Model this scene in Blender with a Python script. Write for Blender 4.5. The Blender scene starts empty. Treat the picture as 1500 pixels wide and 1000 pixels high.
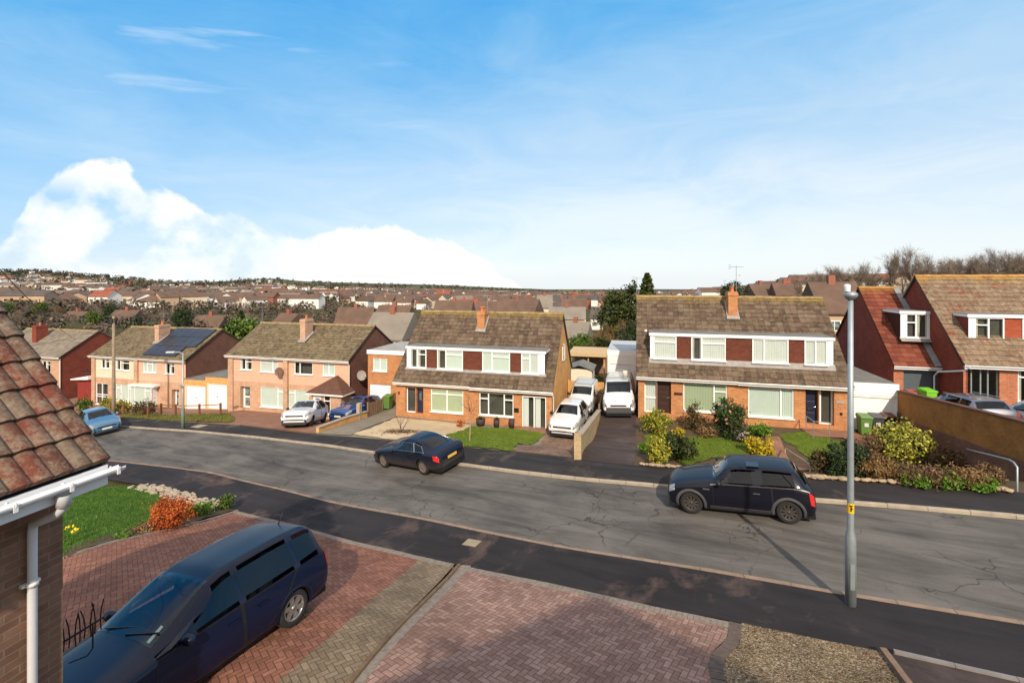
import bpy, bmesh, math, random
from mathutils import Vector, Matrix, noise as mnoise
from mathutils.geometry import delaunay_2d_cdt
R = random.Random(7)
S = bpy.context.scene
COL = S.collection
rad = math.radians
# ------------------------------------------------------------------ view of the photograph (metres; eye at the origin)
F_PX, CX, CY, YAW = 690.0, 750.0, 410.0, rad(15.0)
CS, SN = math.cos(YAW), math.sin(YAW)

def ray(px, py):
    a, b = (px - CX) / F_PX, (py - CY) / F_PX
    return (a * CS - SN, CS + a * SN, -b)

def on_v(px, py, v):
    """point of the pixel's ray on the vertical plane Y = v"""
    d = ray(px, py)
    k = v / d[1]
    return d[0] * k, d[2] * k

def at_depth(px, py, Y):
    d = ray(px, py)
    return Vector((d[0] * Y, d[1] * Y, d[2] * Y))

def lerp(a, b, t): return a + (b - a) * t
def sst(x, a, b):
    t = min(1, max(0, (x - a) / (b - a)))
    return t * t * (3 - 2 * t)
def interp(tab, x):
    if x <= tab[0][0]: return tab[0][1]
    for (x0, y0), (x1, y1) in zip(tab, tab[1:]):
        if x <= x1: return y0 + (y1 - y0) * (x - x0) / (x1 - x0)
    return tab[-1][1]

# ------------------------------------------------------------------ lie of the land
ZR = [(-90, -14.4), (-60, -12.6), (-42, -11.2), (-32, -10.45), (-24, -9.75), (-16, -9.0), (-10, -8.25), (-6.5, -7.7),
      (1.4, -6.85), (10, -6.2), (20, -5.5), (45, -4.2)]
def zr(u): return (interp(ZR, u - 1.6) + interp(ZR, u) * 2 + interp(ZR, u + 1.6)) / 4

def on_road(px, py, dz=0.0):
    d = ray(px, py)
    lo, hi = 3.0, 120.0
    k = lo
    while k < hi:
        if d[2] * k < zr(d[0] * k) + dz: break
        k += 0.25
    a, b = k - 0.25, k
    for _ in range(24):
        m = (a + b) / 2
        if d[2] * m < zr(d[0] * m) + dz: b = m
        else: a = m
    return d[0] * b, d[1] * b

def line_tab(pts, dz):
    t = sorted(on_road(x, y, dz) for x, y in pts)
    (x0, y0), (x1, y1) = t[0], t[1]
    t.insert(0, (-95.0, y0 + (y1 - y0) / (x1 - x0) * (-95 - x0) * 0.7))
    (x0, y0), (x1, y1) = t[-2], t[-1]
    t.append((45.0, y1 + (y1 - y0) / (x1 - x0) * (45 - x1)))
    return t
FARK = line_tab([(184, 626), (275, 632), (370, 641), (480, 654), (545, 664), (681, 683), (746, 692), (850, 704), (974, 715), (1185, 735), (1317, 744.5), (1500, 761)], 0)
FARB = line_tab([(175, 611), (250, 617), (345, 622), (400, 629), (460, 636), (520, 640), (600, 647), (681, 655), (752, 662), (843, 672), (935, 682), (1000, 687), (1170, 700), (1258, 706), (1463, 719), (1500, 722)], .1)
NEARK = line_tab([(180, 678), (259, 687), (310, 694), (407, 717), (480, 736), (556, 751), (693, 778), (822, 804), (960, 826), (1097, 849), (1243, 875), (1500, 917)], 0)
NEARB = line_tab([(150, 700), (215, 711), (313, 741), (346, 748), (432, 768), (520, 793), (600, 811), (670, 827), (800, 853), (960, 889), (1085, 911), (1200, 936), (1302, 956), (1493, 999)], .1)
def smooth_tab(tab):
    def f(u): return (interp(tab, u - .5) + 2 * interp(tab, u) + interp(tab, u + .5)) / 4
    return f
vfk, vfb, vnk, vnb = [smooth_tab(t) for t in (FARK, FARB, NEARK, NEARB)]

PAD = [(-90, -15), (-62, -13.4), (-53, -12.7), (-47, -12.25), (-41, -12.15), (-35, -11.6), (-33, -11.3), (-23, -11.1), (-21.8, -10.65), (-18.55, -10.5),
       (-18.45, -9.75), (-16, -9.5), (-2.35, -9.5), (-2.25, -8.4), (0, -8.25), (13.4, -8.15), (13.45, -8.15), (13.55, -7.3), (17, -7.0), (45, -6.4)]
PADN = [(-95, -14), (-40, -10.4), (-28, -9.0), (-18, -7.9), (-10, -6.6), (-5, -5.95), (2, -5.8), (20, -4.9), (45, -4)]
FARY = [(40, 560), (60, 530), (100, 492), (180, 468), (350, 450), (700, 436), (1300, 423)]
SKY = [(-200, 398), (0, 397), (60, 397), (120, 402), (200, 409), (250, 413), (320, 413), (345, 410), (400, 408), (440, 412), (560, 416), (640, 418), (720, 422), (800, 426), (1500, 424), (1800, 422)]
def zfar(u, v):
    Y = max(8.0, v * CS - u * SN)
    X = u * CS + v * SN
    px = min(1750, max(-250, CX + F_PX * X / Y))
    r = math.hypot(u, v)
    y = interp(FARY, r)
    y -= sst(px, 950, 1250) * 26 * (1 - sst(r, 500, 1300))
    if r > 1300: y = lerp(y, interp(SKY, px), sst(r, 1300, 2600))
    y = lerp(y, interp(SKY, px) + 14 * (1 - sst(r, 500, 2600)), sst(r, 500, 1600))
    return -(y - CY) / F_PX * Y * min(1, 2700 / max(r, 1))
def hnear(u, v):
    r = zr(u)
    if v >= vfb(u):
        t = v - vfb(u)
        ln = lerp(7.5, 14.5, sst(u, 13.45, 13.55))
        return lerp(r + .1, interp(PAD, u), sst(t, 0.0, ln) if u < 13.5 else min(1, t / ln))
    if v > vfk(u): return r + .1
    if v >= vnk(u): return r
    if v > vnb(u): return r + .1
    t = vnb(u) - v
    return lerp(r + .1, interp(PADN, u), sst(t, -1.2, 6.2))
def h(u, v):
    k = max(sst(v, 44, 66), sst(-u, 72, 90), sst(u, 32, 44) if v > 20 else 0)
    if k <= 0: return hnear(u, v)
    if k >= 1: return zfar(u, v)
    return lerp(hnear(u, v), zfar(u, v), k)
def G(px, py, dz=0.0):
    """where the pixel's ray meets the ground"""
    d = ray(px, py)
    k = 2.0
    while k < 400:
        if d[2] * k < h(d[0] * k, d[1] * k) + dz: break
        k += .15 if k < 80 else 2
    a, b = k - (.15 if k < 80 else 2), k
    for _ in range(20):
        m = (a + b) / 2
        if d[2] * m < h(d[0] * m, d[1] * m) + dz: b = m
        else: a = m
    return Vector((d[0] * b, d[1] * b, h(d[0] * b, d[1] * b)))

# ------------------------------------------------------------------ mesh building
class MB:
    def __init__(s): s.v, s.f, s.m, s.uv, s.sm, s.col = [], [], [], [], [], []
    def add(s, verts, faces, m=0, uvs=None, smooth=False, tint=None):
        o = len(s.v)
        s.v += [tuple(p) for p in verts]
        s.col += [tint if tint is not None else 0.5] * len(verts)
        for i, f in enumerate(faces):
            s.f.append([o + k for k in f]); s.m.append(m); s.sm.append(smooth)
            s.uv.append([uvs[k] for k in f] if uvs else None)
        return s
    def box(s, x0, x1, y0, y1, z0, z1, m=0):
        v = [(x0, y0, z0), (x1, y0, z0), (x1, y1, z0), (x0, y1, z0), (x0, y0, z1), (x1, y0, z1), (x1, y1, z1), (x0, y1, z1)]
        return s.add(v, [(3, 2, 1, 0), (4, 5, 6, 7), (0, 1, 5, 4), (1, 2, 6, 5), (2, 3, 7, 6), (3, 0, 4, 7)], m)
    def obox(s, c, ax, ay, az, m=0):
        """box from centre and three half-axis vectors"""
        c, ax, ay, az = map(Vector, (c, ax, ay, az))
        v = [c + i * ax + j * ay + k * az for k in (-1, 1) for i, j in ((-1, -1), (1, -1), (1, 1), (-1, 1))]
        return s.add(v, [(3, 2, 1, 0), (4, 5, 6, 7), (0, 1, 5, 4), (1, 2, 6, 5), (2, 3, 7, 6), (3, 0, 4, 7)], m)
    def quad(s, a, b, c, d, m=0, uvs=None): return s.add([a, b, c, d], [(0, 1, 2, 3)], m, uvs)
    def prism(s, poly, d, m=0):
        """polygon (3-D points) swept by vector d"""
        n = len(poly); d = Vector(d)
        v = [Vector(p) for p in poly] + [Vector(p) + d for p in poly]
        return s.add(v, [tuple(range(n - 1, -1, -1)), tuple(range(n, 2 * n))] + [(i, (i + 1) % n, n + (i + 1) % n, n + i) for i in range(n)], m)
    def tube(s, pts, r, n=8, m=0, smooth=True, cap=True, tint=None):
        pts = [Vector(p) for p in pts]
        rs = r if isinstance(r, (list, tuple)) else [r] * len(pts)
        vs, fs = [], []
        up = None
        for i, p in enumerate(pts):
            d = (pts[min(i + 1, len(pts) - 1)] - pts[max(i - 1, 0)])
            if d.length < 1e-9: d = Vector((0, 0, 1))
            d.normalize()
            if up is None or abs(up.dot(d)) > .98:
                up = Vector((0, 0, 1)) if abs(d.z) < .9 else Vector((1, 0, 0))
            x = d.cross(up).normalized(); y = x.cross(d).normalized(); up = y
            for k in range(n):
                a = 2 * math.pi * k / n
                vs.append(p + (x * math.cos(a) + y * math.sin(a)) * rs[i])
        for i in range(len(pts) - 1):
            for k in range(n):
                fs.append((i * n + k, i * n + (k + 1) % n, (i + 1) * n + (k + 1) % n, (i + 1) * n + k))
        s.add(vs, fs, m, smooth=smooth, tint=tint)
        if cap:
            L = len(pts) - 1
            s.add(vs[:n], [tuple(range(n))], m, tint=tint); s.add(vs[L * n:], [tuple(range(n - 1, -1, -1))], m, tint=tint)
        return s
    def lathe(s, prof, c, axis='z', n=24, m=0, smooth=True):
        """profile [(radius, along)] turned about an axis through c"""
        c = Vector(c); vs, fs = [], []
        for r, z in prof:
            for k in range(n):
                a = 2 * math.pi * k / n
                q = (r * math.cos(a), r * math.sin(a))
                vs.append(c + Vector({'z': (q[0], q[1], z), 'y': (q[0], z, q[1]), 'x': (z, q[0], q[1])}[axis]))
        for i in range(len(prof) - 1):
            for k in range(n):
                fs.append((i * n + k, i * n + (k + 1) % n, (i + 1) * n + (k + 1) % n, (i + 1) * n + k))
        return s.add(vs, fs, m, smooth=smooth)
    def build(s, name, mats, parent=None, loc=None, bevel=0):
        me = bpy.data.meshes.new(name)
        me.from_pydata(s.v, [], s.f)
        for m in (mats if isinstance(mats, (list, tuple)) else [mats]): me.materials.append(m)
        me.polygons.foreach_set('material_index', s.m)
        me.polygons.foreach_set('use_smooth', s.sm)
        if any(u is not None for u in s.uv):
            L = me.uv_layers.new(name='UVMap')
            flat = []
            for f, u in zip(s.f, s.uv):
                for q in (u if u is not None else [(0, 0)] * len(f)): flat += [q[0], q[1]]
            L.data.foreach_set('uv', flat)
        if any(c != 0.5 for c in s.col):
            at = me.attributes.new('tint', 'FLOAT', 'POINT')
            at.data.foreach_set('value', s.col)
        me.update()
        o = bpy.data.objects.new(name, me); COL.objects.link(o)
        if parent is not None: o.parent = parent
        if loc is not None: o.location = loc
        if bevel:
            b = o.modifiers.new('Bevel', 'BEVEL'); b.width = bevel; b.segments = 2; b.limit_method = 'ANGLE'; b.angle_limit = rad(50)
        return o

def thing(name, label, cat, loc=(0, 0, 0), rz=0.0, group=None):
    o = bpy.data.objects.new(name, None); COL.objects.link(o)
    o.empty_display_size = .2
    o.location = loc; o.rotation_euler = (0, 0, rz)
    o['label'] = label; o['category'] = cat
    if group: o['group'] = group
    return o
def tag(o, label, cat, group=None):
    o['label'] = label; o['category'] = cat
    if group: o['group'] = group
    return o
def setting(o, label, cat, kind='structure'):
    o['label'] = label; o['category'] = cat; o['kind'] = kind
    return o
def copy_tree(o, parent=None):
    c = o.copy(); COL.objects.link(c)
    if parent is not None: c.parent = parent
    for ch in list(o.children): copy_tree(ch, c)
    return c

# ------------------------------------------------------------------ materials
def srgb(r, g, b):
    f = lambda c: ((c / 255 + .055) / 1.055) ** 2.4 if c > 10 else c / 255 / 12.92
    return (f(r), f(g), f(b), 1)
class NT:
    def __init__(s, name):
        s.m = bpy.data.materials.new(name); s.m.use_nodes = True
        s.t = s.m.node_tree; s.p = s.t.nodes['Principled BSDF']
    def n(s, typ, **kw):
        x = s.t.nodes.new('ShaderNode' + typ)
        for k, v in kw.items():
            if k.startswith('i_'):
                key = k[2:]; key = int(key) if key.isdigit() else key.replace('_', ' ')
                s.set(x.inputs[key], v)
            else: setattr(x, k, v)
        return x
    def set(s, sock, v):
        if isinstance(v, bpy.types.NodeSocket): s.t.links.new(v, sock)
        else: sock.default_value = v
    def math(s, op, a, b=0.0, c=None):
        x = s.n('Math', operation=op)
        s.set(x.inputs[0], a); s.set(x.inputs[1], b)
        if c is not None: s.set(x.inputs[2], c)
        return x.outputs[0]
    def coord(s, which='Object', scale=None):
        o = s.n('TexCoord').outputs[which]
        if scale is not None:
            mp = s.n('Mapping'); s.set(mp.inputs[0], o); mp.inputs['Scale'].default_value = scale
            return mp.outputs[0]
        return o
    def noise(s, vec, scale, detail=4, rough=.6, dist=0):
        x = s.n('TexNoise', i_Scale=scale, i_Detail=detail, i_Roughness=rough, i_Distortion=dist)
        s.set(x.inputs['Vector'], vec)
        return x.outputs['Fac']
    def ramp(s, fac, stops):
        x = s.n('ValToRGB'); s.set(x.inputs[0], fac)
        e = x.color_ramp.elements
        while len(e) < len(stops): e.new(.5)
        for el, (p, c) in zip(e, stops): el.position = p; el.color = c if len(c) == 4 else (*c, 1)
        return x.outputs[0]
    def mix(s, fac, a, b, mode='MIX'):
        x = s.n('Mix', data_type='RGBA', blend_type=mode)
        s.set(x.inputs[0], fac); s.set(x.inputs[6], a); s.set(x.inputs[7], b)
        return x.outputs[2]
    def bump(s, height, strength=.3, dist=.02):
        x = s.n('Bump', i_Strength=strength, i_Distance=dist); s.set(x.inputs['Height'], height)
        s.set(s.p.inputs['Normal'], x.outputs[0])
    def out(s, col, rough=.7, spec=.4, metal=0, coat=0):
        p = s.p
        s.set(p.inputs['Base Color'], col); s.set(p.inputs['Roughness'], rough)
        p.inputs['Specular IOR Level'].default_value = spec; p.inputs['Metallic'].default_value = metal
        p.inputs['Coat Weight'].default_value = coat; p.inputs['Coat Roughness'].default_value = .06
        return s.m
def sc(c, k): return (min(1, c[0] * k), min(1, c[1] * k), min(1, c[2] * k), 1)
def M(name, c, rough=.6, var=.15, scale=6.0, bump=0, metal=0, coat=0, spec=.4, which='Object'):
    t = NT(name); v = t.coord(which)
    if var:
        f = t.noise(v, scale, 5)
        c = t.ramp(f, [(.25, sc(c, 1 - var)), (.75, sc(c, 1 + var))])
        if bump: t.bump(t.noise(v, scale * 6, 4), bump)
    return t.out(c, rough, spec, metal, coat)
def brick(name, c1, c2, mortar, bw=.225, bh=.075, ms=.008, stain=.25, skew=(1, 1, 0)):
    t = NT(name); o = t.coord()
    sp = t.n('SeparateXYZ'); t.set(sp.inputs[0], o)
    cb = t.n('CombineXYZ'); t.set(cb.inputs[0], t.math('ADD', sp.outputs[0], sp.outputs[1])); t.set(cb.inputs[1], sp.outputs[2])
    b = t.n('TexBrick', i_Scale=1.0, i_Mortar_Size=ms, i_Mortar_Smooth=.3, i_Bias=0.0, i_Brick_Width=bw, i_Row_Height=bh, i_Color1=c1, i_Color2=c2, i_Mortar=mortar)
    t.set(b.inputs['Vector'], cb.outputs[0])
    f = t.noise(o, 1.3, 6, .65)
    f2 = t.noise(cb.outputs[0], 9, 3)
    c = t.mix(1.0, b.outputs[0], t.ramp(f, [(.3, (1 - stain,) * 3), (.7, (1.08,) * 3)]), 'MULTIPLY')
    c = t.mix(1.0, c, t.ramp(f2, [(.3, (.85,) * 3), (.7, (1.1,) * 3)]), 'MULTIPLY')
    t.bump(t.math('SUBTRACT', 1.0, b.outputs[1]), .35, .006)
    return t.out(c, .88, .2)
def tiles_mat(name, stops, lichen, lam=.55, ridge=None):
    t = NT(name); uv = t.coord('UV'); o = t.coord()
    sp = t.n('SeparateXYZ'); t.set(sp.inputs[0], uv)
    cb = t.n('CombineXYZ'); t.set(cb.inputs[0], t.math('FLOOR', sp.outputs[0])); t.set(cb.inputs[1], t.math('FLOOR', sp.outputs[1]))
    wn = t.n('TexWhiteNoise', noise_dimensions='2D'); t.set(wn.inputs['Vector'], cb.outputs[0])
    big = t.noise(o, .9, 6, .65)
    fac = t.math('ADD', t.math('MULTIPLY', wn.outputs[0], .45), t.math('MULTIPLY', big, .6))
    c = t.ramp(fac, stops)
    l1 = t.noise(o, 5.0, 8, .75); l2 = t.noise(o, 28, 5, .7)
    lf = t.math('MULTIPLY', t.ramp(t.math('ADD', t.math('MULTIPLY', l1, .65), t.math('MULTIPLY', l2, .4)), [(lam - .06, (0, 0, 0)), (lam + .1, (1, 1, 1))]), .8)
    c = t.mix(lf, c, lichen)
    if ridge is not None:                      # yellow lichen along the ridge, as on the real roofs
        z = t.math('ADD', sp.outputs[1], t.math('MULTIPLY', t.noise(o, 2.2, 6, .75), 7.0))
        c = t.mix(t.math('MULTIPLY', t.ramp(t.math('MULTIPLY', t.math('SUBTRACT', z, ridge[0] + 7.2), .45), [(.1, (0, 0, 0)), (.9, (1, 1, 1))]), .7), c, ridge[1])
    joint = t.math('LESS_THAN', t.math('FRACT', sp.outputs[0]), .13)
    c = t.mix(t.math('MULTIPLY', joint, .6), c, (.02, .015, .012, 1))
    t.bump(l2, .4, .01)
    return t.out(c, .93, .15)
def herring(name, c1, c2, c3, joint, w=.1, rot=45.0, dirt=.35, jw=.07):
    t = NT(name); o = t.coord()
    mp = t.n('Mapping'); t.set(mp.inputs[0], o); mp.inputs['Scale'].default_value = (1 / w, 1 / w, 1); mp.inputs['Rotation'].default_value = (0, 0, rad(rot))
    sp = t.n('SeparateXYZ'); t.set(sp.inputs[0], mp.outputs[0]); x, y = sp.outputs[0], sp.outputs[1]
    i, j = t.math('FLOOR', x), t.math('FLOOR', y); fx, fy = t.math('FRACT', x), t.math('FRACT', y)
    k = t.math('FLOORED_MODULO', t.math('SUBTRACT', i, j), 4.0)
    eq = lambda q: t.math('COMPARE', k, float(q), .2)
    k0, k1, k2, k3 = eq(0), eq(1), eq(2), eq(3)
    dl = t.math('MULTIPLY_ADD', k1, 9.0, fx); dr = t.math('MULTIPLY_ADD', k0, 9.0, t.math('SUBTRACT', 1.0, fx))
    db = t.math('MULTIPLY_ADD', k2, 9.0, fy); dt = t.math('MULTIPLY_ADD', k3, 9.0, t.math('SUBTRACT', 1.0, fy))
    d = t.math('MINIMUM', t.math('MINIMUM', dl, dr), t.math('MINIMUM', db, dt))
    cb = t.n('CombineXYZ'); t.set(cb.inputs[0], t.math('SUBTRACT', i, k1)); t.set(cb.inputs[1], t.math('SUBTRACT', j, k2))
    wn = t.n('TexWhiteNoise', noise_dimensions='2D'); t.set(wn.inputs['Vector'], cb.outputs[0])
    c = t.ramp(wn.outputs[0], [(.0, c1), (.5, c2), (1.0, c3)])
    f = t.noise(o, .7, 7, .7); f2 = t.noise(o, 22, 4, .7)
    c = t.mix(1.0, c, t.ramp(f, [(.32, (1 - dirt,) * 3), (.62, (1.1,) * 3)]), 'MULTIPLY')
    c = t.mix(1.0, c, t.ramp(f2, [(.3, (.8,) * 3), (.7, (1.15,) * 3)]), 'MULTIPLY')
    m = t.ramp(d, [(jw * .6, (1, 1, 1)), (jw * 1.3, (0, 0, 0))])
    c = t.mix(t.math('MULTIPLY', m, .85), c, joint)
    t.bump(t.math('MINIMUM', d, .15), .6, .02)
    return t.out(c, .85, .25)
def leafmat(name, stops, rough=.6):
    t = NT(name)
    a = t.n('Attribute', attribute_name='tint')
    c = t.ramp(a.outputs['Fac'], stops)
    c = t.mix(1.0, c, t.ramp(t.noise(t.coord(), 9, 3), [(.3, (.75,) * 3), (.7, (1.2,) * 3)]), 'MULTIPLY')
    return t.out(c, rough, .25)
def ground_mat(name, stops, scale=2.0, fine=40.0, bump=.5, rough=.95, bd=.03):
    t = NT(name); o = t.coord()
    f = t.math('ADD', t.math('MULTIPLY', t.noise(o, scale, 6, .7), .6), t.math('MULTIPLY', t.noise(o, fine, 4, .7), .4))
    t.bump(t.noise(o, fine, 5, .75), bump, bd)
    return t.out(t.ramp(f, stops), rough, .2)
# ------------------------------------------------------------------ palette
WHITE = M('white_upvc', (.78, .79, .80, 1), .35, .03)
WHITEP = M('white_paint', (.76, .75, .72, 1), .55, .06, 3)
CREAM = M('cream_render', (.66, .55, .42, 1), .9, .08, 2)
PINK = M('pink_render', (.62, .37, .265, 1), .9, .08, 2)
BR_OR = brick('orange_brick', (.56, .235, .085, 1), (.44, .165, .06, 1), (.42, .30, .19, 1))
BR_YEL = brick('sandy_brick', (.78, .42, .14, 1), (.66, .33, .10, 1), (.40, .28, .16, 1))
BR_PINK = brick('pink_brick', (.62, .37, .24, 1), (.52, .30, .19, 1), (.42, .33, .25, 1))
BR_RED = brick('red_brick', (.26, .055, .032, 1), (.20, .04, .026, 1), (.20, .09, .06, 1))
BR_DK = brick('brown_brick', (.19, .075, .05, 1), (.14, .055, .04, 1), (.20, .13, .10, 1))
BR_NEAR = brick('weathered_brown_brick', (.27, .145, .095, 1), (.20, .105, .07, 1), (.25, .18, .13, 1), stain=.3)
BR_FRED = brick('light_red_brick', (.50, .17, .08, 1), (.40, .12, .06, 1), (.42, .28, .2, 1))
ROOF_BR = tiles_mat('brown_roof_tiles', [(.25, (.060, .039, .028)), (.5, (.10, .067, .047)), (.75, (.15, .105, .074))], (.23, .20, .14, 1), .58, (13.5, (.30, .20, .035, 1)))
ROOF_B = tiles_mat('olive_roof_tiles', [(.25, (.065, .044, .028)), (.5, (.108, .077, .048)), (.75, (.155, .115, .072))], (.26, .23, .14, 1), .55, (11.0, (.30, .21, .04, 1)))
ROOF_A0 = tiles_mat('grey_roof_tiles', [(.25, (.13, .11, .085)), (.5, (.19, .16, .125)), (.75, (.24, .20, .16))], (.26, .23, .17, 1), .6, (11.0, (.32, .24, .04, 1)))
ROOF_RED = tiles_mat('red_roof_tiles', [(.25, (.11, .033, .023)), (.5, (.16, .046, .029)), (.75, (.215, .07, .043))], (.24, .13, .08, 1), .64, (13.5, (.30, .15, .03, 1)))
ROOF_F = tiles_mat('faded_red_roof_tiles', [(.22, (.22, .06, .035)), (.36, (.13, .075, .05)), (.6, (.165, .11, .075)), (.78, (.21, .145, .10))], (.32, .27, .18, 1), .55, (13.5, (.42, .24, .03, 1)))
ROOF_N = tiles_mat('weathered_red_pantiles', [(.26, (.075, .045, .034)), (.42, (.115, .042, .030)), (.56, (.15, .045, .029)), (.70, (.105, .056, .041)), (.85, (.15, .105, .075))], (.25, .21, .15, 1), .535)
LEAD = M('grey_lead', (.20, .21, .22, 1), .6, .2, 3)
FELT = M('grey_roofing_felt', (.16, .16, .15, 1), .9, .3, 2, .3)
HANG = tiles_mat('brown_hanging_tiles', [(.2, (.105, .034, .022)), (.8, (.15, .052, .034))], (.15, .06, .04, 1), .75)
HANGR = tiles_mat('red_hanging_tiles', [(.2, (.28, .065, .034)), (.8, (.36, .09, .05))], (.3, .1, .06, 1), .75)
FRAMEW = WHITE
def pane_mat(name, c, stripes=0, dark=None, rough=.12):
    t = NT(name); o = t.coord()
    f = t.noise(o, 2.5, 3)
    col = t.ramp(f, [(.3, sc(c, .82)), (.7, sc(c, 1.1))])
    if stripes:
        sp = t.n('SeparateXYZ'); t.set(sp.inputs[0], o)
        w = t.math('SINE', t.math('ADD', t.math('MULTIPLY', sp.outputs[0], stripes), t.math('MULTIPLY', t.noise(o, 3.0, 3), 9.0)))
        col = t.mix(t.math('MULTIPLY_ADD', w, .18, .18), col, sc(c, .55))
    if dark:
        sp = t.n('SeparateXYZ'); t.set(sp.inputs[0], o)
        g = t.noise(o, 1.7, 2)
        col = t.mix(t.ramp(g, [(.45, (0, 0, 0)), (.55, (1, 1, 1))]), col, dark)
    return t.out(col, rough, .6)
CURT = {}
P_NET = pane_mat('pane_with_net_curtain', (.36, .38, .37, 1), 55)
P_CURT = pane_mat('pane_with_pale_curtains', (.34, .35, .34, 1), 40, (.16, .17, .18, 1))
P_BLIND = pane_mat('pane_with_green_blind', (.31, .36, .235, 1), 70)
P_PALE = pane_mat('pane_with_white_blind', (.42, .48, .445, 1), 0)
P_DARK = pane_mat('dark_window_pane', (.035, .038, .042, 1), 0, (.10, .10, .095, 1), .06)
P_GREY = pane_mat('grey_window_pane', (.22, .25, .25, 1), 0, (.08, .09, .1, 1), .08)
DOOR_BR = M('dark_brown_door', (.045, .022, .018, 1), .4, .15)
DOOR_NV = M('navy_door', (.018, .022, .05, 1), .35, .1)
DOOR_W = M('white_door', (.72, .73, .74, 1), .4, .04)
BLACK = M('black_plastic', (.012, .012, .013, 1), .45, .2)
RUBBER = M('tyre_rubber', (.018, .017, .017, 1), .85, .3, 20)
METAL = M('galvanised_steel', (.33, .37, .39, 1), .5, .15, 5, 0, .55)
METALD = M('grey_painted_steel', (.30, .32, .33, 1), .5, .15, 5)
LAMPGREEN = M('green_painted_steel', (.17, .23, .17, 1), .6, .15)
WOOD = M('weathered_timber', (.20, .13, .085, 1), .85, .3, 4, .3)
WOODO = M('orange_timber', (.50, .27, .09, 1), .8, .22, 3, .2)
POLE = M('grey_timber_pole', (.24, .19, .13, 1), .9, .25, 3, .3)
CONC = M('pale_concrete', (.34, .285, .22, 1), .95, .22, 3, .4)
CONCN = M('brown_stained_concrete', (.24, .17, .125, 1), .95, .3, 3, .4)
STONE = M('sandy_stone', (.34, .255, .165, 1), .95, .3, 4, .5)
YELLOW = M('yellow_sign', (.75, .46, .01, 1), .5, .05)
CHROME = M('polished_metal', (.6, .6, .6, 1), .18, .03, metal=1)
BARK = M('brown_bark', (.10, .07, .05, 1), .95, .3, 6, .4)
BARKP = M('pale_bark', (.34, .26, .17, 1), .9, .3, 6, .4)
TERRA = M('dark_planter', (.05, .03, .026, 1), .7, .2)
POT = M('terracotta', (.48, .17, .07, 1), .85, .15)
GREENBIN = M('green_bin_plastic', (.10, .20, .045, 1), .45, .1)
LIMEBIN = M('lime_bin_plastic', (.16, .46, .025, 1), .4, .06)
GREYBIN = M('dark_grey_bin_plastic', (.045, .05, .055, 1), .45, .1)
REDBIN = M('dark_red_bin_plastic', (.10, .03, .025, 1), .45, .1)
SOLAR = M('solar_glass', (.022, .027, .042, 1), .32, .3, .8, spec=.35)
def clear_glass(name, tint, ior=1.5, rough=.0):
    t = NT(name); nt = t.t; out = nt.nodes['Material Output']; nt.nodes.remove(t.p)
    tr = t.n('BsdfTransparent'); tr.inputs[0].default_value = tint
    gl = t.n('BsdfGlossy'); gl.inputs['Roughness'].default_value = rough; gl.inputs[0].default_value = (.95, .97, 1, 1)
    fr = t.n('LayerWeight'); fr.inputs[0].default_value = .5
    mx = t.n('MixShader'); t.set(mx.inputs[0], t.math('MULTIPLY_ADD', t.math('POWER', fr.outputs['Facing'], 4.0), .85, .05)); t.set(mx.inputs[1], tr.outputs[0]); t.set(mx.inputs[2], gl.outputs[0])
    nt.links.new(mx.outputs[0], out.inputs[0]); return t.m
HGLASS = clear_glass('window_glass', (.86, .90, .88, 1), 1.6, .01)
CGLASS = clear_glass('car_window_glass', (.50, .56, .55, 1), 1.55); CGLASS_DK = clear_glass('tinted_rear_glass', (.10, .11, .12, 1), 1.55)
CAB = M('dark_car_interior', (.022, .022, .024, 1), .8, .2, 5); CABL = M('grey_car_interior', (.10, .10, .10, 1), .85, .15, 5)
SEATM = M('charcoal_seat_cloth', (.035, .035, .04, 1), .9, .2, 12)
GLASS_CAR = M('tinted_car_glass', (.010, .012, .015, 1), .03, .2, 2, spec=.5)
GLASS_WS = M('windscreen_glass', (.018, .035, .05, 1), .04, .45, 1.5, spec=.6)
LAMP_R = M('red_tail_lamp', (.55, .02, .02, 1), .12, .1, spec=.7)
LAMP_W = M('clear_head_lamp', (.26, .27, .28, 1), .08, .35, 14, spec=.9)
RIM = M('alloy_rim', (.38, .37, .36, 1), .35, .1, metal=.8)
RIMD = M('dark_alloy_rim', (.05, .045, .04, 1), .4, .2)
RIMB = M('dusty_alloy_rim', (.20, .16, .13, 1), .6, .2, metal=.4)
PLATE = M('white_plate', (.62, .62, .60, 1), .4, .08, 30)
PLATEY = M('yellow_plate', (.55, .36, .06, 1), .4, .12, 30)
CLAD = M('grey_plastic_cladding', (.06, .058, .062, 1), .6, .15)
def paint(name, c, metal=.25, rough=.28, dust=None, coat=1.0, spec=.5):
    t = NT(name); o = t.coord()
    col = t.ramp(t.noise(o, 1.1, 3), [(.3, sc(c, .93)), (.7, sc(c, 1.06))])
    if dust:
        sp = t.n('SeparateXYZ'); t.set(sp.inputs[0], o)
        g = t.math('ADD', sp.outputs[2], t.math('MULTIPLY', t.noise(o, 3, 4), .35))
        f = t.ramp(g, [(.45, (1, 1, 1)), (.85, (0, 0, 0))])
        col = t.mix(t.math('MULTIPLY', f, .6), col, dust)
    return t.out(col, rough, spec, metal, coat)
PAINT_NAVY = paint('deep_navy_paint', (.002, .006, .026, 1), .0, .45, None, .42, .2)
PAINT_MINI = paint('midnight_blue_paint', (.004, .0045, .011, 1), .0, .45, None, .42, .2)
PAINT_AUDI = paint('dusty_blue_black_paint', (.004, .007, .018, 1), .0, .45, (.085, .062, .05, 1), .45, .2)
PAINT_WHITE = paint('white_car_paint', (.70, .71, .72, 1), 0, .35)
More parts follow.
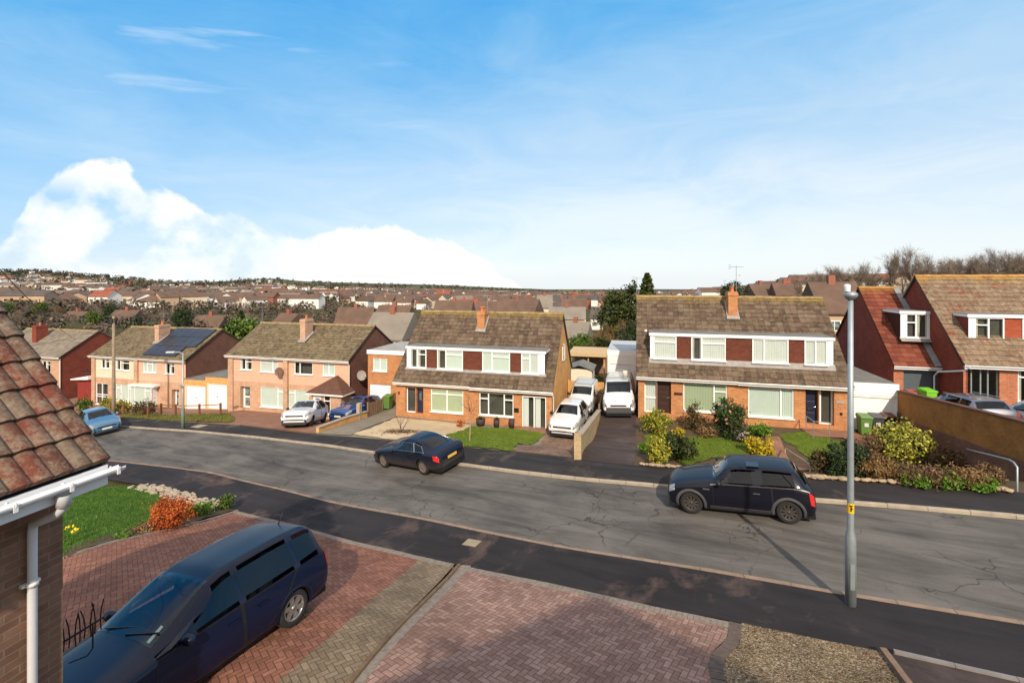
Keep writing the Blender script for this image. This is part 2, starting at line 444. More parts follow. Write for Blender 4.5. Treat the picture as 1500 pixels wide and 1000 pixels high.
PAINT_LB = paint('light_blue_paint', (.09, .20, .32, 1), .4, .3)
PAINT_BLUE = paint('mid_blue_paint', (.015, .06, .22, 1), .3, .3)
PAINT_SIL = paint('silver_grey_paint', (.14, .15, .185, 1), .5, .3)
# grounds
def road_mat(name, base, crack, patch):
    t = NT(name); o = t.coord()
    mp = t.n('Mapping'); t.set(mp.inputs[0], o); mp.inputs['Rotation'].default_value = (0, 0, rad(17)); 
    mp2 = t.n('Mapping'); t.set(mp2.inputs[0], mp.outputs[0]); mp2.inputs['Scale'].default_value = (.16, 1.15, 1)
    st = t.noise(mp2.outputs[0], 1.3, 7, .68, .6)
    fine = t.noise(o, 60, 5, .8); big = t.noise(o, .35, 5, .6)
    c = t.ramp(t.math('ADD', t.math('MULTIPLY', st, .6), t.math('MULTIPLY', big, .4)), [(.38, sc(base, .42)), (.475, sc(base, .72)), (.56, base), (.72, sc(base, 1.28))])
    c = t.mix(1.0, c, t.ramp(fine, [(.3, (.72,) * 3), (.7, (1.22,) * 3)]), 'MULTIPLY')
    if crack:
        wv = t.n('TexNoise', i_Scale=1.1, i_Detail=5.0); t.set(wv.inputs['Vector'], o)
        add = t.n('VectorMath', operation='MULTIPLY_ADD'); t.set(add.inputs[0], wv.outputs['Color']); add.inputs[1].default_value = (1.3, 1.3, 0); t.set(add.inputs[2], o)
        vo = t.n('TexVoronoi', feature='DISTANCE_TO_EDGE', i_Scale=.55); t.set(vo.inputs['Vector'], add.outputs[0])
        vo2 = t.n('TexVoronoi', feature='DISTANCE_TO_EDGE', i_Scale=2.1); t.set(vo2.inputs['Vector'], add.outputs[0])
        mk = t.ramp(t.noise(o, .28, 3), [(.46, (0, 0, 0)), (.56, (1, 1, 1))])
        mk2 = t.ramp(t.noise(o, .33, 4), [(.56, (0, 0, 0)), (.62, (1, 1, 1))])
        c1 = t.math('MULTIPLY', t.ramp(vo.outputs[0], [(.002, (1, 1, 1)), (.013, (0, 0, 0))]), mk)
        c2 = t.math('MULTIPLY', t.ramp(vo2.outputs[0], [(.005, (1, 1, 1)), (.032, (0, 0, 0))]), mk2)
        lg = t.math('ABSOLUTE', t.math('SINE', t.math('ADD', t.math('MULTIPLY', t.n('SeparateXYZ', i_0=mp.outputs[0]).outputs[1], 2.1), t.math('MULTIPLY', t.noise(o, .8, 4), 1.6))))
        c3 = t.math('MULTIPLY', t.ramp(lg, [(.008, (1, 1, 1)), (.024, (0, 0, 0))]), t.ramp(t.noise(o, .21, 3), [(.48, (0, 0, 0)), (.56, (1, 1, 1))]))
        ck = t.math('MINIMUM', t.math('ADD', t.math('ADD', c1, c2), c3), 1.0)
        c = t.mix(t.math('MULTIPLY', ck, .78), c, (.018, .016, .015, 1))
    if patch:
        pf = t.ramp(t.noise(o, .55, 6, .65, .5), [(.53, (0, 0, 0)), (.66, (1, 1, 1))])
        c = t.mix(t.math('MULTIPLY', pf, .75), c, patch)
    t.bump(fine, .35, .012)
    return t.out(c, .82, .3)
ASPHALT = road_mat('worn_grey_asphalt', (.138, .125, .112, 1), True, None)
TARMAC = road_mat('dark_tarmac', (.033, .028, .028, 1), False, (.10, .078, .062, 1))
TARMACB = road_mat('near_dark_tarmac', (.027, .0225, .0235, 1), False, (.115, .075, .06, 1))
TARDRIVE = road_mat('brown_black_tarmac', (.075, .052, .045, 1), False, (.10, .075, .065, 1))
VERGE = ground_mat('rough_verge', [(.3, (.10, .075, .03)), (.45, (.10, .105, .02)), (.58, (.15, .15, .03)), (.7, (.22, .17, .07))], 1.6, 30, .7)
CONCDRIVE = ground_mat('worn_concrete', [(.3, (.13, .11, .08)), (.5, (.22, .19, .145)), (.7, (.27, .235, .185))], 1.2, 30, .25)
SOIL = ground_mat('brown_soil', [(.3, (.055, .038, .022)), (.55, (.11, .075, .045)), (.75, (.16, .12, .07))], 2.5, 30, .7)
EARTH = ground_mat('rough_ground', [(.35, (.05, .045, .02)), (.55, (.085, .075, .03)), (.7, (.10, .07, .04))], .4, 6, .5)
LAWN = ground_mat('short_lawn', [(.3, (.085, .08, .016)), (.42, (.085, .125, .012)), (.55, (.115, .17, .016)), (.7, (.19, .21, .035))], 1.6, 55, .8)
LAWND = ground_mat('lush_lawn', [(.3, (.05, .06, .012)), (.40, (.04, .095, .010)), (.55, (.065, .14, .012)), (.7, (.12, .19, .025))], 1.6, 55, .8)
GRAVELC = ground_mat('cream_gravel', [(.3, (.40, .29, .17)), (.5, (.52, .40, .25)), (.7, (.64, .52, .36))], 1.0, 45, .6)
def gravel(name):
    t = NT(name); o = t.coord()
    v = t.n('TexVoronoi', i_Scale=44.0); t.set(v.inputs['Vector'], o)
    sp = t.n('SeparateColor'); t.set(sp.inputs[0], v.outputs['Color'])
    c = t.ramp(sp.outputs[0], [(.0, (.08, .05, .025)), (.35, (.19, .125, .065)), (.65, (.28, .20, .115)), (.88, (.36, .28, .18)), (1, (.50, .44, .35))])
    c = t.mix(1.0, c, t.ramp(t.noise(o, 1.1, 5), [(.35, (.6,) * 3), (.6, (1.05,) * 3)]), 'MULTIPLY')
    c = t.mix(t.math('MULTIPLY', t.ramp(t.noise(o, 2.0, 5), [(.58, (0, 0, 0)), (.7, (1, 1, 1))]), .5), c, (.10, .10, .02, 1))
    t.bump(t.math('SUBTRACT', 1.0, v.outputs['Distance']), .9, .03)
    return t.out(c, .9, .2)
GRAVEL = gravel('mixed_gravel')
HB_RED = herring('red_block_paving', (.22, .092, .06, 1), (.275, .118, .075, 1), (.335, .152, .10, 1), (.05, .03, .02, 1), .1, 35)
HB_GREY = herring('grey_brown_block_paving', (.20, .145, .09, 1), (.245, .18, .115, 1), (.29, .215, .14, 1), (.06, .045, .03, 1), .1, 35)
HB_OWN = herring('pinkish_block_paving', (.25, .138, .105, 1), (.31, .182, .14, 1), (.385, .24, .19, 1), (.09, .06, .045, 1), .102, 20)
HB_C = herring('brown_block_paving', (.17, .105, .075, 1), (.22, .14, .10, 1), (.27, .175, .13, 1), (.07, .045, .035, 1), .1, 30)
EDGE_DK = M('dark_edging_blocks', (.115, .085, .068, 1), .9, .3, 9, .4)
EDGE_GR = M('grey_edging_blocks', (.23, .19, .155, 1), .9, .3, 9, .4)
PATHP = ground_mat('red_brown_path', [(.3, (.17, .085, .055)), (.5, (.25, .13, .085)), (.7, (.33, .19, .13))], 1.2, 20, .3)

# ------------------------------------------------------------------ draped sheets
def sheet(name, poly, off, mat, step=.8, mb=None, hf=None, jit=0):
    hf = hf or h
    if jit:
        q = []
        for i in range(len(poly)):
            a, b = Vector(poly[i][:2]), Vector(poly[(i + 1) % len(poly)][:2]); n = max(1, int((b - a).length / .3)); q += [a.lerp(b, k / n) for k in range(n)]
        poly = [p + Vector((mnoise.noise(Vector((p.x * 1.7, p.y * 1.7, 1))), mnoise.noise(Vector((p.x * 1.7, p.y * 1.7, 9))))) * jit + Vector((R.uniform(-.03, .03), R.uniform(-.03, .03))) for p in q]
    poly = [Vector((p[0], p[1])) for p in poly]
    a = sum(poly[i].x * poly[(i + 1) % len(poly)].y - poly[(i + 1) % len(poly)].x * poly[i].y for i in range(len(poly)))
    if a < 0: poly.reverse()
    bd = []
    for i, p in enumerate(poly):
        q = poly[(i + 1) % len(poly)]
        n = max(1, int((q - p).length / step))
        bd += [p.lerp(q, k / n) for k in range(n)]
    n = len(bd)
    x0, x1 = min(p.x for p in bd), max(p.x for p in bd); y0, y1 = min(p.y for p in bd), max(p.y for p in bd)
    def inside(x, y):
        c = False; j = n - 1
        for i in range(n):
            a, b = bd[i], bd[j]
            if (a.y > y) != (b.y > y) and x < (b.x - a.x) * (y - a.y) / (b.y - a.y) + a.x: c = not c
            j = i
        return c
    pts = list(bd)
    y = y0 + step * .5
    while y < y1:
        x = x0 + step * .5
        while x < x1:
            if inside(x, y) and all((p - Vector((x, y))).length_squared > (step * .4) ** 2 for p in bd): pts.append(Vector((x, y)))
            x += step
        y += step
    vs, es, fs, *_ = delaunay_2d_cdt(pts, [(i, (i + 1) % n) for i in range(n)], [list(range(n))], 1, 1e-5)
    m = MB()
    m.add([(p.x, p.y, hf(p.x, p.y) + off) for p in vs], [tuple(f) for f in fs], smooth=True)
    if mb: mb(m, inside, (x0, x1, y0, y1))
    return m.build(name, [mat] if not isinstance(mat, list) else mat)
def GP(pts, dz=0.0): return [tuple(G(x, y, dz)[:2]) for x, y in pts]
def strip(name, u0, u1, fa, fb, off, mat, n=160, hf=None, ncross=6):
    m = MB(); hf = hf or (lambda u, v: zr(u))
    vs, fs = [], []
    for i in range(n + 1):
        u = u0 + (u1 - u0) * i / n
        for j in range(ncross + 1):
            v = lerp(fa(u), fb(u), j / ncross); vs.append((u, v, hf(u, v) + off))
    for i in range(n):
        for j in range(ncross):
            a = i * (ncross + 1) + j
            fs.append((a, a + ncross + 1, a + ncross + 2, a + 1))
    m.add(vs, fs, smooth=True)
    return m.build(name, mat)
def kerb(name, u0, u1, f, side, mat, w=.14, up=.11, n=220, wob=0):
    """a row of kerbstones; side=+1 when the pavement lies on the far side"""
    m = MB()
    L = u1 - u0
    for i in range(n):
        a, b = u0 + L * i / n, u0 + L * (i + 1) / n - .012
        j = R.uniform(-.006, .006)
        p = [Vector((a, f(a), zr(a))), Vector((b, f(b), zr(b)))]
        w_ = w * side
        vs = []
        for q in p:
            for dy, dz in ((0, -.2), (0, up + j - .015), (.02 * side, up + j), (w_, up + j), (w_, -.2)):
                vs.append((q.x, q.y + dy, q.z + dz))
        m.add(vs, [(0, 1, 6, 5), (1, 2, 7, 6), (2, 3, 8, 7), (3, 4, 9, 8), (0, 4, 3, 2, 1), (5, 6, 7, 8, 9)])
    return m.build(name, mat)
def blades(count, hmin, hmax, seed, off=.0, w=.012):
    def f(m, inside, bb):
        r = random.Random(seed); c = 0; x0, x1, y0, y1 = bb; tries = 0
        while c < count and tries < count * 6:
            tries += 1
            x, y = r.uniform(x0, x1), r.uniform(y0, y1)
            if not inside(x, y): continue
            c += 1
            z = h(x, y) + off; a = r.uniform(0, 6.28); hh = r.uniform(hmin, hmax); ww = w * r.uniform(.8, 2)
            lx, ly = r.uniform(-.5, .5) * hh, r.uniform(-.5, .5) * hh
            m.add([(x - ww * math.cos(a), y - ww * math.sin(a), z), (x + ww * math.cos(a), y + ww * math.sin(a), z), (x + lx, y + ly, z + hh)], [(0, 1, 2)], 1 if r.random() < .5 else 0)
    return f
# ------------------------------------------------------------------ the ground
def base_ground():
    m = MB()
    us = sorted([-92 + i for i in range(0, 142)] + [-18.56, -18.44, -2.36, -2.24, 13.44, 13.56])
    us = [u for u in us if u not in (-18, -2)] ; 
    vs = [-14 + i for i in range(0, 86)]
    grid = {}
    vv = []
    for i, u in enumerate(us):
        for j, v in enumerate(vs):
            vv.append((u, v, h(u, v) - .16))
    n = len(vs)
    ff = [(i * n + j, (i + 1) * n + j, (i + 1) * n + j + 1, i * n + j + 1) for i in range(len(us) - 1) for j in range(n - 1)]
    m.add(vv, ff, smooth=True)
    # the valley and hills beyond, out to the skyline
    rs = [62, 70, 80, 92, 106, 125, 150, 180, 220, 270, 340, 430, 540, 680, 850, 1050, 1300, 1550, 1850, 2200, 2600, 3100]
    az = [rad(-85 + 170 * i / 110) for i in range(111)]
    base = len(m.v)
    vv = []
    for r in rs:
        for a in az:
            u, v = r * math.sin(a), r * math.cos(a)
            z = zfar(u, v)
            if r >= 1300: z += mnoise.noise(Vector((u * .004, v * .004, 0))) * (4 if r < 3000 else 2)
            if r < 100 and v < 70: z = min(z, h(u, v)) - 1.2
            vv.append((u, v, z - .3))
    k = len(az)
    m.add(vv, [(i * k + j, i * k + j + 1, (i + 1) * k + j + 1, (i + 1) * k + j) for i in range(len(rs) - 1) for j in range(k - 1)], smooth=True)
    t = NT('valley_ground'); o = t.coord()
    f = t.math('ADD', t.math('MULTIPLY', t.noise(o, .05, 6, .7), .5), t.math('MULTIPLY', t.noise(o, .35, 5, .7), .5))
    near = t.ramp(f, [(.36, (.040, .032, .015)), (.46, (.075, .055, .03)), (.54, (.060, .070, .02)), (.64, (.085, .055, .038))])
    fld = t.n('TexVoronoi', i_Scale=.006); t.set(fld.inputs['Vector'], o)
    sp = t.n('SeparateColor'); t.set(sp.inputs[0], fld.outputs['Color'])
    far = t.mix(.35, t.ramp(sp.outputs[0], [(.2, (.06, .05, .04)), (.45, (.09, .085, .05)), (.55, (.16, .19, .07)), (.8, (.10, .13, .05)), (1, (.055, .05, .045))]), near)
    ln = t.n('VectorMath', operation='LENGTH'); t.set(ln.inputs[0], o)
    c = t.mix(t.ramp(t.math('MULTIPLY', ln.outputs['Value'], 1 / 3000), [(.45, (0, 0, 0)), (.62, (1, 1, 1))]), near, far)
    g = m.build('ground', t.out(c, .95, .1))
    setting(g, 'valley floor and hills falling away behind the houses', 'ground')
base_ground()
UL, UR = -70, 24
setting(strip('road', UL, UR, lambda u: vnk(u) - .05, lambda u: vfk(u) + .05, .0, ASPHALT, 190), 'cracked grey asphalt road running downhill', 'road')
setting(strip('pavement_far_side', UL, UR, lambda u: vfk(u) + .10, lambda u: vfb(u) + .02, .106, TARMAC, 190, ncross=3), 'dark tarmac pavement in front of the houses', 'pavement')
setting(strip('pavement_near_side', UL, UR, lambda u: vnb(u) - .02, lambda u: vnk(u) - .10, .106, TARMACB, 190, ncross=3), 'dark patchy tarmac pavement beside the driveways', 'pavement')
setting(kerb('kerb_far_side', UL, UR, vfk, 1, CONC, .125, .10, 104), 'pale concrete kerb along the far edge of the road', 'kerb')
setting(kerb('kerb_near_side', UL, UR, vnk, -1, CONCN, .13, .115, 104), 'brown stained kerb along the near edge of the road', 'kerb')

# far side plots: sheets run from the back of the pavement to behind the houses, a little above the base
def plot(name, u0, u1, mat, off, va=None, vb=44, label='', cat='ground', n=None, kind='structure', hf=None):
    n = n or max(4, int((u1 - u0) * 1.6))
    m = MB(); vs, fs = [], []; K = 46
    for i in range(n + 1):
        u = lerp(u0, u1, i / n); a = vfb(u) if va is None else (va(u) if callable(va) else va); b = vb(u) if callable(vb) else vb
        for j in range(K + 1):
            v = lerp(a, b, j / K); vs.append((u, v, (hf or h)(u, v) + off))
    for i in range(n):
        for j in range(K):
            q = i * (K + 1) + j; fs.append((q, q + K + 1, q + K + 2, q + 1))
    m.add(vs, fs, smooth=True)
    return setting(m.build(name, mat), label, cat, kind)
BD = 4.0  # nothing
plot('bed_soil', -2.24, 13.44, SOIL, .0, label='brown soil of the garden beds before the orange brick houses', cat='soil')
plot('back_yard', -18.4, -2.4, CONCDRIVE, -.02, label='concrete yard between and behind the houses', cat='yard', va=lambda u: vfb(u) + .02)
plot('lower_yard', -62, -18.56, PATHP, -.02, label='brown paved frontage of the pink houses', cat='yard')
plot('upper_driveway', 13.56, 30, TARDRIVE, .0, label='tarmac driveway above the brown retaining wall', cat='driveway')

def ground_sheet(name, px, off, mat, label, cat, step=.6, kind='structure', mb=None, jit=0):
    return setting(sheet(name, GP(px), off, mat, step, mb, None, .22 if name in ('lawn', 'verge', 'gravel_garden', 'bed_soil') else 0), label, cat, kind)
# orange-brick house with the black driveway
setting(sheet('driveway', [(-2.2, vfb(-2.2)), (-.15, vfb(0)), (-.12, 29.0), (-.12, 36), (-2.2, 36)], .012, TARDRIVE, .6), 'dark tarmac driveway with the large white van', 'driveway')
ground_sheet('lawn', [(1008, 684), (1095, 672), (1105, 655), (1060, 641), (1030, 638), (1000, 642), (960, 628), (945, 640), (950, 662), (985, 672)], .03, [LAWN, M('lawn_blade', (.125, .175, .018, 1), .7, .45, 1.3)], 'bright lawn among the shrubs of the right orange brick house', 'lawn', mb=blades(9000, .03, .09, 3, .02))
ground_sheet('lawn', [(1215, 692), (1250, 660), (1232, 648), (1185, 632), (1140, 637), (1165, 655), (1195, 678)], .03, [LAWN, bpy.data.materials['lawn_blade']], 'narrow lawn sloping beside the brick path', 'lawn', mb=blades(5000, .03, .07, 4, .02))
ground_sheet('path', [(1172, 628), (1196, 624), (1242, 632), (1300, 640), (1330, 668), (1290, 672), (1262, 655), (1234, 642), (1190, 640)], .05, PATHP, 'red-brown path leading to the navy front door', 'path')
ground_sheet('path', [(1120, 640), (1142, 640), (1190, 690), (1160, 690), (1132, 668)], .045, PATHP, 'pinkish garden path between the two lawns', 'path')
# orange-brick house with the gravel garden
ground_sheet('lawn', [(653, 637), (690, 624.5), (760, 629), (799, 636), (775, 651), (752, 660.5), (681, 654), (656, 649)], .035, [LAWN, bpy.data.materials['lawn_blade']], 'square front lawn with a bare sapling', 'lawn', mb=blades(9000, .03, .09, 5, .02))
ground_sheet('gravel_garden', [(513, 636), (540, 629), (578, 612), (600, 613), (690, 622), (652, 637), (655, 650), (600, 646)], .02, GRAVELC, 'cream gravel front garden', 'gravel')
ground_sheet('driveway', [(800, 634), (752, 661), (842, 671), (846, 640), (860, 600), (876, 560), (838, 560), (806, 628)], .02, HB_C, 'brown block-paved driveway with the white cars', 'driveway')
ground_sheet('driveway', [(455, 634.5), (513, 638), (580, 611), (594, 592), (560, 590), (540, 600)], .03, CONCDRIVE, 'worn concrete driveway beside the gravel garden', 'driveway')
# pink houses
ground_sheet('verge', [(176, 611), (250, 616.5), (338, 619), (345, 612), (336, 606), (255, 608), (215, 606), (180, 606)], .035, [VERGE, M('verge_blade', (.15, .15, .03, 1), .8, .5, 1.0)], 'strip of rough grass inside the low timber rail', 'grass', mb=blades(4000, .05, .14, 8, .02))
ground_sheet('driveway', [(350, 622), (455, 634), (540, 600), (535, 590), (500, 600), (380, 606)], .02, PATHP, 'brown driveway of the pink house with the porch', 'driveway')
# near side
near_red = [(346, 748), (432, 768), (520, 793), (600, 811), (617, 816), (560, 866), (500, 920), (400, 1007), (200, 1200), (-260, 1200), (-260, 905), (94, 816), (158, 795), (245, 775)]
ground_sheet('driveway', near_red, .012, HB_RED, 'red herringbone block driveway under the dark blue people carrier', 'driveway', .5)
ground_sheet('driveway_margin', [(617, 816), (666, 826), (508, 1002), (330, 1200), (200, 1200), (400, 1007), (500, 920), (560, 866)], .014, HB_GREY, 'grey-brown block margin of the red driveway', 'driveway', .5)
own = [(672, 828), (800, 853), (960, 889), (1068, 911), (1066, 934), (1043, 955), (1038, 975), (1042, 1000), (1060, 1090), (1090, 1200), (344, 1200), (512, 1002)]
ground_sheet('driveway', own, .014, HB_OWN, 'pinkish herringbone block driveway nearest the camera', 'driveway', .5)
ground_sheet('gravel_bed', [(1086, 913), (1200, 937), (1302, 957), (1335, 1000), (1420, 1100), (1500, 1200), (1090, 1200), (1070, 1090), (1056, 1000), (1056, 975), (1062, 962), (1084, 944)], .02, GRAVEL, 'brown and cream gravel bed beside the near driveway', 'gravel', .4)
ground_sheet('driveway', [(1302, 957), (1493, 1000), (1800, 1062), (1900, 1200), (1500, 1200), (1335, 1000)], .014, TARDRIVE, 'dark driveway in the bottom right corner', 'driveway', .5)
ground_sheet('lawn', [(60, 740), (144, 714), (209, 711), (255, 735), (300, 745), (310, 748), (245, 773), (158, 793), (94, 814), (20, 842), (-200, 900), (-200, 800)], .035, [LAWND, M('lush_blade', (.075, .145, .016, 1), .7, .45, 1.3)], 'lush green lawn beside the red driveway', 'lawn', .5, mb=blades(22000, .03, .09, 9, .02))
ground_sheet('bed_soil', [(250, 755), (346, 746), (245, 776), (158, 796), (94, 818), (94, 806), (170, 782), (225, 762)], .05, SOIL, 'narrow soil border along the red driveway', 'soil', .4)

def border(name, px, mat, label, w=.2, l=.1, z0=.03, uv=None, gap=.008, side=1):
    """a row of edging blocks laid crosswise along a line on the ground"""
    P = [Vector((p[0], p[1])) for p in (uv or GP(px))]
    m = MB(); r = random.Random(len(px or uv))
    acc = []
    for a, b in zip(P, P[1:]):
        n = max(1, int((b - a).length / l))
        acc += [(a.lerp(b, (k + .5) / n), (b - a) / n) for k in range(n)]
    for c, d in acc:
        q = Vector((-d.y, d.x)).normalized() * w / 2 * side
        c2 = c + q
        z = h(c2.x, c2.y) + z0 + r.uniform(-.004, .004)
        e = d * (.5 - gap / 2 / max(.02, d.length))
        sl = h(c2.x + e.x, c2.y + e.y) - h(c2.x - e.x, c2.y - e.y)
        sq = h(c2.x + q.x, c2.y + q.y) - h(c2.x - q.x, c2.y - q.y)
        m.obox((c2.x, c2.y, z - .05), (e.x, e.y, sl / 2), (q.x, q.y, sq / 2), (0, 0, .05), 0)
    return setting(m.build(name, mat), label, 'edging')
border('block_edging', [(1068, 911), (1066, 934), (1055, 947), (1043, 956), (1038, 975), (1042, 1000), (1060, 1090)], EDGE_DK, 'curved band of dark edging blocks between driveway and gravel', .22, .09, side=1)
border('block_edging', [(1068, 912), (960, 890), (800, 854), (680, 830)], EDGE_GR, 'grey edging blocks along the mouth of the near driveway', .2, .105, .025, side=1)
border('block_edging', [(346, 749), (432, 769), (520, 794), (600, 812), (664, 827)], EDGE_GR, 'grey edging blocks along the mouth of the red driveway', .2, .105, .025, side=-1)
border('block_edging', [(346, 748.5), (245, 776), (158, 796), (94, 817), (20, 842)], EDGE_GR, 'brown edging blocks between lawn bed and red driveway', .12, .2, .05, side=1)
border('block_edging', [(690, 829), (532, 1002), (360, 1200)], EDGE_GR, 'wide band of grey edging blocks down the left side of the near driveway', .24, .105, .022, side=-1)
border('divider_kerb', [(671, 828), (510, 1003), (340, 1200)], M('mossy_concrete_edging', (.16, .105, .06, 1), .95, .4, 4, .4), 'mossy concrete edging between the two near driveways', .07, .9, .07, side=1)
border('plank_edging', [(1298, 956), (1331, 1000), (1420, 1110)], WOOD, 'rough timber edging at the right side of the gravel bed', .1, 1.2, .10, side=-1)
border('kerb_edging', [(1310, 958), (1400, 979), (1493, 1000), (1700, 1045)], M('grey_kerb_edging', (.22, .20, .19, 1), .9, .2, 4, .3), 'grey kerb edging at the foot of the corner driveway', .09, .9, .05, side=1)
# rows of stones
def stones(name, px, n, size, label, seed, mat, spread=.12, up=.0):
    r = random.Random(seed); P = [Vector(p) for p in GP(px)]
    L = [(b - a).length for a, b in zip(P, P[1:])]; T = sum(L); m = MB()
    for k in range(n):
        d = T * (k + .5) / n; i = 0
        while i < len(L) - 1 and d > L[i]: d -= L[i]; i += 1
        p = P[i].lerp(P[i + 1], min(1, d / L[i]))
        p = Vector((p.x + r.uniform(-spread, spread), p.y + r.uniform(-spread, spread)))
        s = size * r.uniform(.6, 1.3)
        bm = bmesh.new(); bmesh.ops.create_icosphere(bm, subdivisions=2, radius=1)
        off = Vector((r.random() * 50, 0, 0))
        vs = []
        for v in bm.verts:
            q = v.co * (1 + .35 * mnoise.noise(v.co * 1.4 + off))
            vs.append((p.x + q.x * s * 1.2, p.y + q.y * s, h(p.x, p.y) + up + .02 + q.z * s * .62))
        m.add(vs, [[v.index for v in f.verts] for f in bm.faces], smooth=False); bm.free()
    o = m.build(name, mat); return o
o = stones('stone_edging', [(1165, 699), (1258, 705.5), (1350, 711), (1463, 718.5), (1480, 722)], 60, .095, '', 5, STONE, .03, .06)
setting(o, 'row of sandy stones along the back of the pavement', 'stones', 'stuff')
o = stones('stone_edging', [(937, 681.5), (985, 685.5), (1060, 690)], 26, .075, '', 6, STONE, .03, .05)
setting(o, 'low stone edge in front of the shrubs', 'stones', 'stuff')
o = stones('pale_stones', [(205, 713), (230, 717), (262, 727), (290, 735), (312, 742)], 150, .095, '', 7, M('pale_limestone', (.34, .28, .21, 1), .95, .25, 4, .4), .45, .03)
setting(o, 'bank of pale stones at the top of the lush lawn', 'stones', 'stuff')
# loose litter of pale specks and manhole covers
def cover(px, label, mat, sx=.22, sy=.17):
    g = G(*px); m = MB()
    z = .112
    for k, (a, b, c, d, zz) in enumerate([(-sx, sx, -sy, sy, .0), (-sx + .03, sx - .03, -sy + .03, sy - .03, .006)]):
        vs = [(x, y, h(g.x + x, g.y + y) - g.z + zz) for x, y in ((a, c), (b, c), (b, d), (a, d))]
        m.prism(vs, (0, 0, .006), 0)
    o = m.build('access_cover', mat, loc=(g.x, g.y, g.z + .008)); tag(o, label, 'cover'); o.rotation_euler = (0, 0, rad(-14))
cover((691, 795), 'small pale access cover in the near pavement', M('pale_cover', (.28, .23, .15, 1), .8, .2, 6))
cover((292, 624), 'pale access cover in the far pavement by the green lamp post', M('pale_cover_far', (.32, .27, .2, 1), .8, .2, 6), .5, .35)
# ------------------------------------------------------------------ houses
def wall_open(m, x0, x1, z0, z1, y, openings, depth=.12, mi=0, back=.0, axis='x'):
    """a wall in the plane Y=y facing -Y, with rectangular openings (x0,x1,z0,z1) and their reveals"""
    xs = sorted(set([x0, x1] + [min(x1, max(x0, v)) for o in openings for v in o[:2]]))
    zs = sorted(set([z0, z1] + [min(z1, max(z0, v)) for o in openings for v in o[2:]]))
    for a, b in zip(xs, xs[1:]):
        for c, d in zip(zs, zs[1:]):
            mx, mz = (a + b) / 2, (c + d) / 2
            if any(o[0] < mx < o[1] and o[2] < mz < o[3] for o in openings): continue
            m.quad((a, y, c), (b, y, c), (b, y, d), (a, y, d), mi)
    for a, b, c, d in openings:
        e = y + depth
        m.quad((a, y, c), (a, e, c), (a, e, d), (a, y, d), mi); m.quad((b, e, c), (b, y, c), (b, y, d), (b, e, d), mi)
        m.quad((a, e, c), (a, y, c), (b, y, c), (b, e, c), mi); m.quad((a, y, d), (a, e, d), (b, e, d), (b, y, d), mi)

C_NET = M('net_curtain', (.62, .63, .61, 1), .9, .06, 3); C_BLIND = M('green_vertical_blind', (.42, .47, .32, 1), .8, .06, 3); C_WHITE = M('white_blind', (.60, .66, .62, 1), .8, .05, 3); C_DRAPE = M('pale_drape', (.50, .47, .42, 1), .9, .1, 3)
ROOM = M('dim_room', (.075, .07, .062, 1), .9, .4, 1.2)  # room darkness put into the colour, for the boxes behind dormer glass
def hang_curtain(f, kind, e0, e1, y, z0, z1):
    m = MB(); W = e1 - e0; b = y + .046
    def folds(a, c, lam, amp, za, zb, sag=0):
        n = max(4, int((c - a) / .03)); ph = R.uniform(0, 6)
        pts = [(a + (c - a) * i / n, b + amp * math.sin(ph + (a + (c - a) * i / n) * lam + .8 * math.sin(i * .37 + ph))) for i in range(n + 1)]
        m.add([(x, q, zz) for zz in (za, zb) for x, q in pts], [(i, i + 1, n + 2 + i, n + 1 + i) for i in range(n)], smooth=True)
    if 'net' in kind: folds(e0 + .02, e1 - .02, 52, .012, z0 + .03 + R.random() * .06, z1 - .03); mt = C_NET
    elif 'curtains' in kind:
        w = W * R.uniform(.22, .34); folds(e0 + .02, e0 + w, 44, .013, z0 + .02, z1 - .02)
        if R.random() < .6: folds(e1 - w * R.uniform(.5, 1), e1 - .02, 44, .013, z0 + .02, z1 - .02)
        mt = C_DRAPE
    elif 'green' in kind:
        n = max(3, int(W / .085))
        for i in range(n):
            x = e0 + .02 + (W - .04) * (i + .5) / n; a = R.uniform(.3, .55); m.quad((x - .045, b - .012 * a, z0 + .04), (x + .04, b + .018, z0 + .04), (x + .04, b + .018, z1 - .03), (x - .045, b - .012 * a, z1 - .03))
        mt = C_BLIND
    elif 'white' in kind or 'porch' in kind:
        if 'porch' in kind: m.quad((e0 + .05, b + .1, z0 + .05), (e0 + W * .5, b + .1, z0 + .05), (e0 + W * .5, b + .1, z1 - .1), (e0 + .05, b + .1, z1 - .1)); mt = DOOR_W
        else:
            n = max(3, int(W / .10))
            for i in range(n):
                x = e0 + .02 + (W - .04) * (i + .5) / n; m.quad((x - .052, b - .006, z0 + .04), (x + .05, b + .014, z0 + .04), (x + .05, b + .014, z1 - .03), (x - .052, b - .006, z1 - .03))
            mt = C_WHITE
    else: return
    m.build('curtain', mt, f)
